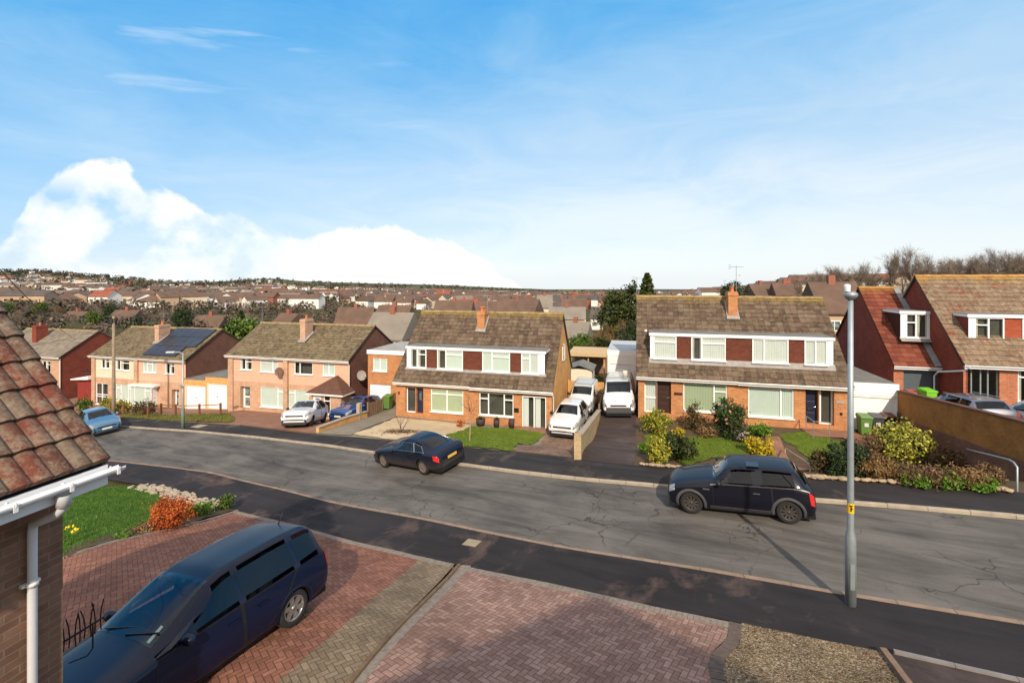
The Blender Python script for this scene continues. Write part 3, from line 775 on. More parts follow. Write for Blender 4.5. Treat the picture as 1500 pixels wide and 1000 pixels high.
def window(root, x0, x1, z0, z1, y, cols=(.5,), trans=None, pane=None, fr=.06, sill=True, frame_mat=None, label=None):
    """window frame with mullions at the fractions COLS and transoms {column: height fraction}; its panes and sill are sub-parts"""
    trans = trans or {}; m = MB()
    a, b = y - .015, y + .06
    m.box(x0, x0 + fr, a, b, z0, z1); m.box(x1 - fr, x1, a, b, z0, z1)
    m.box(x0 + fr, x1 - fr, a, b, z0, z0 + fr); m.box(x0 + fr, x1 - fr, a, b, z1 - fr, z1)
    W, H = x1 - x0, z1 - z0; edges = [0] + list(cols) + [1]
    for c in cols: m.box(x0 + c * W - fr * .6, x0 + c * W + fr * .6, a - .004, b, z0 + fr, z1 - fr)
    for k, tf in trans.items():
        e0, e1 = x0 + edges[k] * W + fr * .6, x0 + edges[k + 1] * W - fr * .6
        for q in (tf if isinstance(tf, (list, tuple)) else [tf]):
            m.box(e0, e1, a - .006, b, z0 + q * H - fr * .55, z0 + q * H + fr * .55)
    f = m.build('window', frame_mat or FRAMEW, root)
    if label: f['label'] = label
    p = MB()
    panes = pane if isinstance(pane, (list, tuple)) else [pane] * (len(edges) - 1)
    for k in range(len(edges) - 1):
        e0, e1 = x0 + edges[k] * W, x0 + edges[k + 1] * W
        p.quad((e0 + .01, y + .026, z0 + .02), (e1 - .01, y + .026, z0 + .02), (e1 - .01, y + .026, z1 - .02), (e0 + .01, y + .026, z1 - .02))
        pm = panes[k].name
        hang_curtain(f, pm, e0, e1, y, z0, z1)
    p.build('pane', HGLASS, f)
    if sill: MB().box(x0 - .04, x1 + .04, y - .15, y + .03, z0 - .05, z0 - .002).build('sill', frame_mat or FRAMEW, f)
    return f

def door(root, x0, x1, z0, z1, y, mat, panels=0, glass=None, gm=None, label=None):
    m = MB(); m.box(x0, x1, y, y + .05, z0, z1)
    W, H = x1 - x0, z1 - z0
    for k in range(panels):
        q0, q1 = z0 + H * (k + .12) / panels, z0 + H * (k + .88) / panels
        m.box(x0 + W * .16, x1 - W * .16, y - .012, y + .001, q0, q1)
    d = m.build('door', mat, root, bevel=.006)
    if label: d['label'] = label
    if glass:
        g = MB()
        for fx0, fx1, fz0, fz1 in glass: g.box(x0 + W * fx0, x0 + W * fx1, y - .016, y - .002, z0 + H * fz0, z0 + H * fz1)
        g.build('pane', gm or P_GREY, d)
    hd = MB(); hd.tube([(x0 + W * .88, y - .05, z0 + H * .47), (x0 + W * .72, y - .05, z0 + H * .47)], .014, 6); hd.box(x0 + W * .85, x0 + W * .92, y - .045, y, z0 + H * .44, z0 + H * .50)
    hd.build('handle', CHROME, d)
    return d

def prof_flat(f):                  # flat interlocking tile with a small roll at one side
    return .022 * max(0, 1 - abs(f - .06) / .09)
def prof_roman(f):                 # bold roll tile
    return .055 * (math.sin(f * math.pi * 2 - .6) * .5 + .5) ** 1.5

def tile_slope(m, p0, ux, sl, nU, nS, w, g, prof, sub=4, lift=.03, mi=0, smooth=False, skip=None):
    """tiles on a slope: eaves corner p0, unit vectors along the eaves and up the slope"""
    p0, ux, sl = Vector(p0), Vector(ux), Vector(sl); nn = ux.cross(sl).normalized()
    if nn.z < 0: nn = -nn
    fr = [k / sub for k in range(sub)]
    for j in range(nS):
        jit = R.uniform(-.006, .006)
        vs, uv = [], []
        cols = [(i + f, prof(f)) for i in range(nU) for f in fr] + [(nU, prof(0))]
        for c, hh in cols:
            for s, l in ((j * g, -.015), (j * g, lift), ((j + 1) * g, .0)):
                vs.append(p0 + ux * (c * w) + sl * (s + jit * (1 if l else 0)) + nn * (l + (hh if l >= 0 else 0)))
                uv.append((min(c, nU - .001), j + (s / g - j) * .98))
        fs, uvs = [], []
        for i in range(len(cols) - 1):
            a = i * 3
            fs += [(a, a + 3, a + 4, a + 1), (a + 1, a + 4, a + 5, a + 2)]
        o = len(m.v); m.add(vs, [], mi)
        for f in fs:
            ci = min(vs_i // 3 for vs_i in f); cu = cols[ci][0] + .5 / sub
            m.f.append([o + q for q in f]); m.m.append(mi); m.sm.append(smooth)
            m.uv.append([(cu + (uv[q][0] - uv[f[0]][0]) * .1, j + .5) for q in f])

def gable_roof(root, W, zg, depth, rise, mat, over=.3, verge=.12, prof=prof_flat, tw=.33, tg=.345, name='roof', front_sub=4, ridge_mat=None):
    """roof with its ridge along X; eaves at Y=-over.. and the ridge at depth/2"""
    run = depth / 2 + over; L = math.hypot(run, rise)
    nS = max(1, round(L / tg)); g = L / nS
    nU = max(1, round((W + 2 * verge) / tw)); w = (W + 2 * verge) / nU
    m = MB()
    tile_slope(m, (-verge, -over, zg), (1, 0, 0), (0, run / L, rise / L), nU, nS, w, g, prof, front_sub)
    tile_slope(m, (W + verge, depth + over, zg), (-1, 0, 0), (0, -run / L, rise / L), nU, nS, w, g, prof, 1)
    # underside so that the roof is closed at the verges
    for x in (-verge, W + verge):
        m.add([(x, -over, zg - .10), (x, -over, zg + .02), (x, depth / 2, zg + rise + .02), (x, depth / 2, zg + rise - .10)], [(0, 1, 2, 3)], 0, [(0, 0)] * 4)
        m.add([(x, depth + over, zg - .10), (x, depth + over, zg + .02), (x, depth / 2, zg + rise + .02), (x, depth / 2, zg + rise - .10)], [(0, 1, 2, 3)], 0, [(0, 0)] * 4)
    m.add([(-verge, -over, zg - .10), (W + verge, -over, zg - .10), (W + verge, depth / 2, zg + rise - .10), (-verge, depth / 2, zg + rise - .10), (W + verge, depth + over, zg - .10), (-verge, depth + over, zg - .10)], [(0, 1, 2, 3), (3, 2, 4, 5)], 0, [(0, 0)] * 6)
    r = m.build(name, mat, root)
    rd = MB(); n = int((W + 2 * verge) / .45); zt = zg + rise
    for k in range(n):
        a, b = -verge + (W + 2 * verge) * k / n, -verge + (W + 2 * verge) * (k + 1) / n - .006
        dz = R.uniform(-.008, .008); dx = .012
        sec = [(-.15, -.07), (-.10, .03), (0, .085), (.10, .03), (.15, -.07)]
        vs = [(x, depth / 2 + q[0], zt + q[1] + dz) for x in (a, b) for q in sec]
        rd.add(vs, [(i, i + 1, i + 6, i + 5) for i in range(4)] + [(0, 1, 2, 3, 4), (9, 8, 7, 6, 5)])
    rd.build('ridge_tiles', ridge_mat or RIDGE, r)
    return r
CHEEK = M('dark_slate_cheek', (.06, .05, .045, 1), .8, .2, 6)
RIDGE = M('lichened_ridge_tiles', (.25, .18, .085, 1), .95, .4, 3, .4)
RIDGE_O = M('orange_lichened_ridge_tiles', (.33, .18, .06, 1), .95, .4, 3, .4)

def gable_wall(m, x, depth, z0, zg, rise, th=.2, mi=0, y0=0):
    poly = [(x, y0, z0), (x, depth, z0), (x, depth, zg - .12), (x, depth / 2, zg + rise - .16), (x, y0, zg - .12)]
    m.prism(poly, (th, 0, 0), mi)

def chimney(root, x0, x1, y0, y1, z0, z1, mat, pots=2, flash=True, cap=True, parent=None):
    m = MB(); m.box(x0, x1, y0, y1, z0, z1)
    if cap:
        m.box(x0 - .04, x1 + .04, y0 - .04, y1 + .04, z1 - .22, z1 - .06); m.box(x0 - .015, x1 + .015, y0 - .015, y1 + .015, z1 - .06, z1 + .03)
    c = m.build('chimney', mat, parent or root)
    p = MB()
    for k in range(pots):
        px = lerp(x0, x1, .5); py = lerp(y0, y1, (k + 1) / (pots + 1))
        p.lathe([(.0, 0), (.13, 0), (.11, .05), (.10, .28), (.125, .30), (.125, .35), (.09, .36), (.09, .2)], (px, py, z1 + .02), 'z', 12)
    if pots: p.build('chimney_pot', POT, c)
    return c

def gutter(root, x0, x1, y, z, drop=0.0, r=.055, mat=None, name='gutter'):
    m = MB(); n = 24
    sec = [(math.cos(a) * r, math.sin(a) * r) for a in [math.pi + math.pi * k / 6 for k in range(7)]]
    sec += [(q[0] * .85, q[1] * .85 + .004) for q in reversed(sec)]
    vs = [(x, y + q[0], z + q[1] - (drop if x == x1 else 0)) for x in (x0, x1) for q in sec]
    k = len(sec)
    m.add(vs, [(i, (i + 1) % k, k + (i + 1) % k, k + i) for i in range(k)] + [tuple(range(k - 1, -1, -1)), tuple(range(k, 2 * k))])
    m.box(x0, x1, y + r + .004, y + r + .028, z - .16, z + .02)
    return m.build(name, mat or WHITEP, root)

def pipe(root, pts, mat=None, r=.036, name='drainpipe'):
    m = MB(); m.tube(pts, r, 8)
    return m.build(name, mat or WHITEP, root)

def chalet(name, label, u0, vg, zb, W, zg, depth, rise, brickm, sidem, roofm, lower, dorm, chim, dv, group=None, tile_panel=None, sidewin=None, chim_mat=None, left_wall=True, hang=None, ridge_mat=None, splits=None):
    """semi-detached chalet house: low eaves towards the road, wide flat-roofed dormer. Feature lists are in photograph pixels, resolved on the wall or dormer plane."""
    root = thing(name, label, 'house', (u0, vg, zb), 0, group)
    vw = vg + .3; L = lambda px, py, v=vw: (on_v(px, py, v)[0] - u0, on_v(px, py, v)[1] - zb)
    eav = zg - zb
    m = MB(); ops = []
    for f in lower:
        x0 = L(f['px'][0], 500)[0]; x1 = L(f['px'][1], 500)[0]
        z1 = L(f['px'][0], f['py'][0])[1]; z0 = L(f['px'][0], f['py'][1])[1]
        f['r'] = (x0, x1, z0, min(z1, eav - .06)); f['y'] = .3 + f.get('rec', .06)
        ops.append(f['r'])
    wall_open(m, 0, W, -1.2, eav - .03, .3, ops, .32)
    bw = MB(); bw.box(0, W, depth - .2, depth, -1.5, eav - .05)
    m.build('front_wall', brickm, root); bw.build('rear_wall', sidem, root)
    g = MB(); gable_wall(g, W - .2, depth, -1.5, eav, rise, .2, 0, .305); g.build('gable_wall', sidem, root)
    g = MB(); gable_wall(g, 0, depth, -1.5, eav, rise, .2, 0, .305); g.build('gable_wall', sidem, root)
    MB().box(.2, W - .2, .66, .70, -1.2, eav - .05).build('hall_wall', M('dim_hall', (.075, .07, .062, 1), .9, .4, 1.0), root)  # dark sheet close behind the windows, the rooms' shade put into its colour
    for f in lower:
        x0, x1, z0, z1 = f['r']; y = f['y']
        if f['k'] == 'win': window(root, x0, x1, z0, z1, y, f.get('cols', (.5,)), f.get('tr'), f.get('pane', P_NET))
        elif f['k'] == 'door': door(root, x0, x1, z0, z1, y, f['mat'], f.get('panels', 0), f.get('glass'), label=f.get('label'))
        elif f['k'] == 'step': pass
    r = gable_roof(root, W, eav, depth, rise, roofm, .0, .12, ridge_mat=ridge_mat)
    # dormer: box with flat felt roof, tiled panels between the windows
    yd = dv - vg; xs = [L(p, 500, dv)[0] for p in (dorm['px'][0], dorm['px'][1])]
    ztop = L(dorm['px'][0], dorm['py'][0], dv)[1]; zbot = L(dorm['px'][0], dorm['py'][1], dv)[1]
    slope = rise / (depth / 2); yb = min(depth / 2, (ztop - eav) / slope + .1)
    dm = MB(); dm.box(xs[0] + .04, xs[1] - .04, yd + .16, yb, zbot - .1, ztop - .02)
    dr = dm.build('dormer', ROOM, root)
    ck = MB()
    for xx in (xs[0], xs[1] - .03): MB().box(xx, xx + .03, yd + .02, yb, zbot - .05, ztop - .10).build('dormer_cheek', CHEEK, dr)
    for p0, p1, kind in dorm['items']:
        a, b = L(p0, 500, dv)[0], L(p1, 500, dv)[0]
        if kind == 'panel':
            nU, nS = max(1, round((b - a) / .17)), max(2, round((ztop - zbot) / .12)); pm = MB()
            tile_slope(pm, (a, yd + .045, zbot + .02), (1, 0, 0), (0, .002, 1), nU, nS, (b - a) / nU, (ztop - .16 - zbot) / nS, lambda f: 0, 1, .012)
            pm.v = [(q[0], yd + .045 - abs(q[1] - yd - .045), q[2]) for q in pm.v]
            pm.build('tile_panel', tile_panel or HANG, dr)
        elif kind == 'post': MB().box(a, b, yd - .01, yd + .06, zbot - .02, ztop - .14).build('corner_board', WHITE, dr)
        else: window(root, a, b, zbot + .0, ztop - .145, yd, *kind)
    fa = MB(); fa.box(xs[0] - .06, xs[1] + .06, yd - .07, yd - .03, ztop - .14, ztop + .03); fa.box(xs[0] - .06, xs[0] - .03, yd - .03, yb - .1, ztop - .12, ztop + .02); fa.box(xs[1] + .03, xs[1] + .06, yd - .03, yb - .1, ztop - .12, ztop + .02)
    fa.build('fascia', WHITE, dr)
    ft = MB(); ft.box(xs[0] - .055, xs[1] + .055, yd - .065, yb + .15, ztop + .0, ztop + .045); ft.build('flat_roof', FELT, dr)
    ap = MB(); y_ap = yd - .02; 
    zz = eav + slope * (yd - .28) + .06
    ap.add([(xs[0] - .08, yd - .15, zz + slope * .13), (xs[1] + .08, yd - .15, zz + slope * .13), (xs[1] + .08, yd + .03, zbot + .03), (xs[0] - .08, yd + .03, zbot + .03)], [(0, 1, 2, 3)])
    ap.build('lead_apron', LEADP, dr)
    if chim:
        vc = vg + chim.get('yb', depth / 2 - 1.3)
        a, b = L(chim['px'][0], 450, vc)[0], L(chim['px'][1], 450, vc)[0]
        zt = L(chim['px'][0], chim['py'], vc)[1]; y0 = vc - vg
        c = chimney(root, a, b, y0, y0 + .95, eav + slope * y0 - .5, zt, chim_mat or brickm, chim.get('pots', 2), parent=r)
        fl = MB()
        zf = eav + slope * y0
        fl.add([(a - .12, y0 - .16, zf - .02), (b + .12, y0 - .16, zf - .02), (b + .10, y0 - .01, zf + .17), (a - .10, y0 - .01, zf + .17)], [(0, 1, 2, 3)])
        for s, xx in ((-1, a), (1, b)):
            fl.add([(xx + s * .1, y0 - .1, zf + .06), (xx + s * .1, y0 + .9, zf + .06 + slope * 1.0), (xx + s * .004, y0 + .9, zf + .2 + slope * .9), (xx + s * .004, y0 - .01, zf + .2)], [(0, 1, 2, 3)])
        fl.build('flashing', LEADP, c)
    sp = splits or [(0, W, 0.0)]
    for a, b, dz in sp: gutter(root, a - .12, b + .12, -.055, eav - .01 - dz, .0)
    MB().box(-.02, W + .02, .0, .3, eav - .12, eav - .075).build('soffit', WHITEP, root)
    return root, L
LEADP = M('pale_lead', (.27, .25, .235, 1), .7, .25, 4)
ws, hs = 'win', 'door'
# -- right pair of orange brick houses
D, LD = chalet('semi_detached_house', 'orange brick house pair with shrub garden, right of the large white van', 0.0, 28.9, -8.25, 11.0, -5.73, 9.2, 4.62, BR_OR, BR_OR, ROOF_BR,
  [dict(k='win', px=(944, 962.5), py=(556, 604), rec=.22, cols=(), tr={0: .44}, pane=P_NET),
   dict(k='door', px=(963, 983), py=(557, 605), rec=.22, mat=DOOR_BR, panels=3, label='dark brown front door'),
   dict(k='win', px=(1001, 1065), py=(560.5, 601), cols=(.71,), tr={1: .74}, pane=P_BLIND),
   dict(k='win', px=(1096, 1163), py=(566, 609), cols=(.72,), pane=P_PALE),
   dict(k='door', px=(1180, 1199), py=(570, 620), rec=.26, mat=DOOR_NV, panels=3, label='navy front door with letter plate'),
   dict(k='win', px=(1200, 1222), py=(571, 622), rec=.26, cols=(.18,), pane=P_DARK)],
  dict(px=(952.4, 1221), py=(487.8, 524), items=[(952.4, 957, 'post'), (957, 991, ((), {0: .72}, P_NET)), (991.5, 1012, 'panel'), (1012.5, 1063, ((.31,), {1: .72}, [P_CURT, P_NET])), (1063.5, 1101.5, 'panel'),
    (1102, 1155, ((.33,), None, P_NET)), (1155.5, 1178, 'panel'), (1178.5, 1212, ((.48,), None, P_NET)), (1212.5, 1220.5, 'post')]),
  dict(px=(1067, 1080.5), py=428), 29.72, 'orange brick semi-detached houses', splits=[(0, 5.3, .0), (5.55, 11, .03)])
# -- left pair
C, LC = chalet('semi_detached_house', 'orange brick house pair with cream gravel garden, left of the white vans', -16.33, 29.38, -9.5, 11.0, -7.06, 9.2, 4.62, BR_OR, BR_YEL, ROOF_BR,
  [dict(k='win', px=(594, 608.5), py=(567, 604), rec=.22, cols=(), tr=None, pane=P_GREY),
   dict(k='door', px=(609.5, 620), py=(567.5, 605), rec=.22, mat=DOOR_NV, glass=[(.3, .6, .5, .82)], label='navy front door with glazed slot'),
   dict(k='win', px=(631, 678.5), py=(569, 602), cols=(.5,), tr={0: .78, 1: .78}, pane=P_BLIND),
   dict(k='win', px=(702, 752), py=(574, 607), cols=(.27, .73), tr={0: .72, 2: .72}, pane=P_DARK),
   dict(k='win', px=(765, 800), py=(579.5, 627.5), rec=.03, cols=(.5,), pane=pane_mat('porch_pane', (.36, .40, .40, 1)))],
  dict(px=(596, 798.5), py=(507, 537.5), items=[(596, 601, 'post'), (601, 624.5, ((.46,), {1: .7}, P_CURT)), (625, 640, 'panel'), (640.5, 678, ((.34,), {1: .74}, [P_CURT, P_PALE])), (678.5, 706, 'panel'),
    (706.5, 747, ((.36,), {1: .74}, P_PALE)), (747.5, 763, 'panel'), (763.5, 789, ((.5,), {0: .72}, P_NET)), (789.5, 798, 'post')]),
  dict(px=(699, 709.5), py=457, pots=3), 30.24, 'orange brick semi-detached houses', splits=[(0, 5.4, .0), (5.6, 11, .05)])
# side window in the sunny gable
def side_window(root, u, ya, yb, z0, z1, name='window', pane=None, sgn=1):
    m = MB(); x0, x1 = sorted((u - .01 * sgn, u + .05 * sgn))
    for a, b, c, d in ((ya, ya + .07, z0, z1), (yb - .07, yb, z0, z1), (ya, yb, z0, z0 + .07), (ya, yb, z1 - .07, z1)): m.box(x0, x1, a, b, c, d)
    f = m.build(name, WHITE, root); MB().box(min(u, u + .02 * sgn), max(u, u + .02 * sgn), ya + .06, yb - .06, z0 + .06, z1 - .06).build('pane', pane or P_GREY, f)
side_window(C, 11.0, 4.7, 5.7, 3.55, 4.75)
# -- details on the two orange pairs
def on_house(root, px, py, v, du, dz, mat, name, th=.03, u0=0, vg=0, zb=0, lab=None):
    u, z = on_v(px, py, v)
    m = MB(); m.box(u - du - root.location.x, u + du - root.location.x, v - th - root.location.y, v - root.location.y - .002, z - dz - root.location.z, z + dz - root.location.z)
    return m.build(name, mat, root)
on_house(D, 993.5, 576.5, 29.2, .23, .07, DOOR_BR, 'name_plaque'); on_house(D, 1231, 589, 29.2, .2, .05, METALD, 'name_plaque')
on_house(C, 756.5, 600.5, 29.68, .16, .14, BLACK, 'wall_box'); on_house(C, 584.5, 575, 29.68, .05, .08, BLACK, 'wall_lamp')
on_house(D, 1232, 606, 29.2, .06, .07, BLACK, 'wall_lamp'); on_house(D, 946, 484, 29.7, .07, .05, WHITEP, 'alarm_box')
on_house(D, 973, 582.5, 29.40, .14, .02, CHROME, 'letter_plate'); on_house(D, 1187, 599, 29.44, .13, .025, CHROME, 'letter_plate')
pipe(C, [(11.05, -.05, 2.36), (11.1, .1, 2.2), (11.1, .36, 2.0), (11.1, .36, -.3)], WHITEP)
def doorstep(root, x0, x1, y0, y1, z0, z1, mat, name='doorstep'): return MB().box(x0, x1, y0, y1, z0, z1).build(name, mat, root, bevel=.01)
doorstep(C, .55, 2.0, -.35, .29, -.5, -.02, EDGE_GR); doorstep(D, 8.2, 10.6, -.55, .29, -.6, -.10, STONE); doorstep(D, .2, 2.2, -.35, .29, -.6, .0, STONE); doorstep(C, 7.9, 10.7, -.5, .29, -.6, .02, PATHP)

# -- the two storey pairs down the hill
def pair(name, label, u0, vg, zb, W, zg, depth, rise, roofm, up, low, chim, wall_mats, sidem, band, group, upwin, lowwin, piers, sub=3, right_side=None):
    root = thing(name, label, 'house', (u0, vg, zb), 0, group)
    vw = vg + .3; L = lambda px, py, v=vw: (on_v(px, py, v)[0] - u0, on_v(px, py, v)[1] - zb); eav = zg - zb
    def place(fs):
        out = []
        for f in fs:
            x0, x1 = L(f['px'][0], 500)[0], L(f['px'][1], 500)[0]; z1 = L(f['px'][0], f['py'][0])[1]; z0 = L(f['px'][0], f['py'][1])[1]
            f['r'] = (x0, x1, max(z0, .02 if f['k'] == 'door' else z0), min(z1, eav - .15)); out.append(f['r'])
        return out
    uo, lo = place(upwin), place(lowwin)
    for k, (fx0, fx1, mt) in enumerate(wall_mats):
        m = MB(); a, b = W * fx0, W * fx1
        wall_open(m, a, b, band, eav - .05, .3, [o for o in uo if a - .01 <= o[0] and o[1] <= b + .01], .12)
        m.build('rendered_wall', mt, root)
    m = MB(); wall_open(m, 0, W, -1.6, band, .3, lo, .4); m.build('front_wall', BR_PINK, root)
    MB().box(.2, W - .2, .72, .76, -1, eav - .3).build('hall_wall', bpy.data.materials['dim_hall'], root)
    for xa, xb, ww in piers: MB().box(xa, xb, .3 - ww, .298, -1.5, eav - .06).build('brick_pier', BR_PINK, root)
    for x in (0, W - .2):
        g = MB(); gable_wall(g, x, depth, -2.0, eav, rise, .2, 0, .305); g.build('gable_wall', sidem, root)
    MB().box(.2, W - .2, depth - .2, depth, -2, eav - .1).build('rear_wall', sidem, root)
    for f in upwin + lowwin:
        x0, x1, z0, z1 = f['r']; y = .3 + f.get('rec', .05)
        if f['k'] == 'win': window(root, x0, x1, z0, z1, y, f.get('cols', (.5,)), f.get('tr'), f.get('pane', P_NET))
        elif f['k'] == 'door': door(root, x0, x1, z0, z1, y, f.get('mat', DOOR_W), 0, f.get('glass'), P_GREY)
    r = gable_roof(root, W, eav, depth, rise, roofm, .0, .12, front_sub=sub)
    gutter(root, -.15, W + .15, -.055, eav - .01); MB().box(-.02, W + .02, .0, .3, eav - .12, eav - .075).build('soffit', WHITEP, root)
    vc = vg + chim['y']; a, b = L(chim['px'][0], 480, vc)[0], L(chim['px'][1], 480, vc)[0]
    zt = L(chim['px'][0], chim['py'], vc)[1]
    c = chimney(root, a, b, chim['y'], chim['y'] + chim.get('d', 1.0), eav + rise / (depth / 2) * chim['y'] - .4, zt, chim.get('mat', BR_PINK), chim.get('pots', 1), parent=r)
    zf = eav + rise / (depth / 2) * chim['y']; sl = rise / (depth / 2); fl = MB()
    fl.add([(a - .12, chim['y'] - .2, zf - .02), (b + .12, chim['y'] - .2, zf - .02), (b + .1, chim['y'] - .005, zf + .18), (a - .1, chim['y'] - .005, zf + .18)], [(0, 1, 2, 3)])
    fl.add([(b + .14, chim['y'] - .2, zf + .02), (b + .14, chim['y'] + 1, zf + sl * 1.1 + .05), (b + .004, chim['y'] + 1, zf + sl * 1.1 + .18), (b + .004, chim['y'] - .2, zf + .16)], [(0, 1, 2, 3)])
    fl.build('flashing', LEADP, c)
    return root, L
B, LB = pair('semi_detached_house', 'pink rendered house pair with a hipped brown porch behind the white crossover car', -34.6, 33.07, -11.3, 12.0, -6.54, 8.2, 2.5, ROOF_B, None, None,
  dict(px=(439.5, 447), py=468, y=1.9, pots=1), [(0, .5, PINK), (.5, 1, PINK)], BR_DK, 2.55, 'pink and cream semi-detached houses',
  [dict(k='win', px=(352, 369), py=(524.5, 541), cols=(.45,), tr={1: .72}, pane=P_CURT), dict(k='win', px=(381, 407), py=(526.5, 544), cols=(.7,), tr={0: .76}, pane=P_NET),
   dict(k='win', px=(431, 458), py=(529.5, 547.5), cols=(.3,), pane=P_DARK), dict(k='win', px=(472.5, 490.5), py=(532.5, 549.5), cols=(.5,), pane=P_PALE)],
  [dict(k='door', px=(352, 366), py=(565.5, 597.5), rec=.35, glass=[(.2, .75, .08, .46), (.2, .75, .54, .92)]), dict(k='win', px=(381.5, 415), py=(566, 595), cols=(.76,), tr={1: .78}, pane=P_PALE),
   dict(k='win', px=(422.5, 452), py=(570, 598), cols=(.32,), tr={0: .8}, pane=P_PALE)],
  [(.05, .55, .12), (5.85, 6.25, .22)])
A, LA = pair('semi_detached_house', 'cream and pink rendered house pair with solar panels on the roof', -53.3, 34.7, -12.25, 12.0, -7.6, 8.5, 2.55, ROOF_B, None, None,
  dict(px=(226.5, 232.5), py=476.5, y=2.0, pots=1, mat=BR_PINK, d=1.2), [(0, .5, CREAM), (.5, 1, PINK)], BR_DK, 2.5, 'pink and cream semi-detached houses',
  [dict(k='win', px=(148, 160), py=(525.5, 539), cols=(.45,), tr={1: .75}, pane=P_CURT), dict(k='win', px=(170, 189.5), py=(527, 541.5), cols=(.3,), tr={1: .72}, pane=P_CURT),
   dict(k='win', px=(209.5, 229), py=(529, 545), cols=(.3, .68), pane=P_NET, tr={1: .75}), dict(k='win', px=(241.5, 255.5), py=(531.5, 547), cols=(.5,), tr={1: .75}, pane=P_CURT)],
  [dict(k='win', px=(140.5, 158), py=(560.5, 591), cols=(.5,), tr={0: [.36, .46], 1: [.36, .46]}, pane=P_DARK), dict(k='win', px=(169.5, 195), py=(562, 586.5), cols=(.3, .72), tr={0: .75, 2: .75}, pane=P_PALE),
   dict(k='door', px=(251.5, 262.5), py=(570, 602), rec=.38, glass=[(.2, .45, .1, .95)])],
  [(.05, .5, .12), (5.8, 6.2, .2)])
# bay window with flat canopy on the pink half
u_a, z_t = LA(201, 563); u_b, z_b = LA(231, 591.5)
f = window(A, u_a, u_b, LA(201, 590)[1], z_t, -.30, (.2, .7,), {2: .78}, P_PALE)
MB().box(u_a, u_b, -.28, .29, -.9, LA(201, 590)[1] - .05).build('bay_base', BR_PINK, A); MB().box(u_a + .02, u_b - .02, -.22, .29, LA(201, 590)[1], z_t).build('bay_side', WHITE, A)
MB().box(u_a - .2, u_b + .35, -.42, .295, z_t + .0, z_t + .16).build('canopy', WHITEP, A)
# solar panels on the roof of A
sl = 2.55 / 4.25; up = Vector((0, 1, sl)).normalized(); nn = Vector((0, -sl, 1)).normalized(); eavA = -7.6 + 12.25
for i in range(5):
    for j in range(3):
        if j == 0 and i == 4: continue
        m = MB(); x = 6.55 + i * 1.03; s = .45 + j * 1.45
        c = Vector((x + .5, 0, eavA)) + up * (s + .71) + nn * .14
        m.obox(c, (.50, 0, 0), up * .70, nn * .018, 0)
        for k in (-.5, 0, .5): m.obox(c + nn * .019 + Vector((k * .66, 0, 0)), (.004, 0, 0), up * .69, nn * .001, 1)
        m.build('solar_panel', [SOLAR, METALD], A)
# porch of B
ux0, zx = on_v(452, 574, 31.9); ux1, _ = on_v(504, 574, 31.9)
px0, px1 = ux0 + .15 + 34.6, ux1 - .35 + 34.6; zt = LB(452, 574.5, 31.9)[1] 
P = MB(); y0, y1 = -1.05, .30
dA, dB = LB(458, 577, 32.02)[0], LB(470, 577, 32.02)[0]; wA, wB = LB(474, 579, 32.02)[0], LB(484, 579, 32.02)[0]
wall_open(P, px0, px1, -1.6, zt, y0, [(dA, dB, .05, zt - .12), (wA, wB, .75, zt - .12)], .12); P.box(px1 - .12, px1, y0 + .002, y1, -1.6, zt); P.box(px0, px0 + .12, y0 + .002, y1, -1.6, zt)
po = P.build('porch', BR_PINK, B)
door(B, dA, dB, .05, zt - .12, y0 + .05, DOOR_W, 0, [(.3, .8, .45, .85)], P_GREY); window(B, wA, wB, .75, zt - .12, y0 + .04, (), {0: .68}, P_DARK)
rp = MB(); e0 = (px0 - .35, y0 - .3, zt); e1 = (px1 + .35, y0 - .3, zt); e2 = (px1 + .35, .3, zt); e3 = (px0 - .35, .3, zt); ap0 = ((px0 + px1) / 2 - .25, .3, zt + 1.15); ap1 = ((px0 + px1) / 2 + .25, .3, zt + 1.15)
ap0 = (px0 + (px1 - px0) * .55, .0, zt + 1.15)
rp.add([e0, e1, e2, e3, ap0, (ap0[0], .3, zt + 1.15)], [(0, 1, 4), (1, 2, 5, 4), (3, 0, 4, 5)], 0, [(0, 0), (14, 0), (14, 6), (0, 6), (7, 6), (7, 6)])
rp.box(px0 - .33, px1 + .33, y0 - .28, y0 - .22, zt - .14, zt - .01, 1); rp.box(px1 + .29, px1 + .33, y0 - .22, .29, zt - .14, zt - .01, 1)
rp.build('porch_roof', [M('brown_porch_tiles', (.10, .045, .03, 1), .9, .3, 5, .5), WHITEP], po)
pipe(B, [(12.1, -.05, 4.7), (12.1, .1, 4.55), (12.1, .22, 4.4), (12.1, .22, 1.5), (11.6, .2, 1.35)], WHITEP)
# satellite dishes
def dish(name_label, c, dr, r, mat, parent):
    m = MB(); dr = Vector(dr).normalized(); x = dr.cross(Vector((0, 0, 1))).normalized(); y = x.cross(dr)
    vs, fs = [Vector(c)], []
    N = 16
    for k in (1, 2):
        for i in range(N):
            a = 2 * math.pi * i / N; q = r * k / 2
            vs.append(Vector(c) + (x * math.cos(a) + y * math.sin(a)) * q + dr * (.18 * (k / 2) ** 2 * r))
    for i in range(N):
        fs.append((0, 1 + i, 1 + (i + 1) % N)); fs.append((1 + i, 1 + N + i, 1 + N + (i + 1) % N, 1 + (i + 1) % N))
    m.add(vs, fs, smooth=True)
    m.tube([Vector(c) - dr * .02, Vector(c) - dr * .25], .02, 6); m.tube([Vector(c) + y * -r * .9, Vector(c) + dr * r * 1.1], .01, 5); m.obox(Vector(c) + dr * r * 1.1, (.03, 0, 0), (0, .03, 0), (0, 0, .05))
    return m.build('satellite_dish', mat, parent)
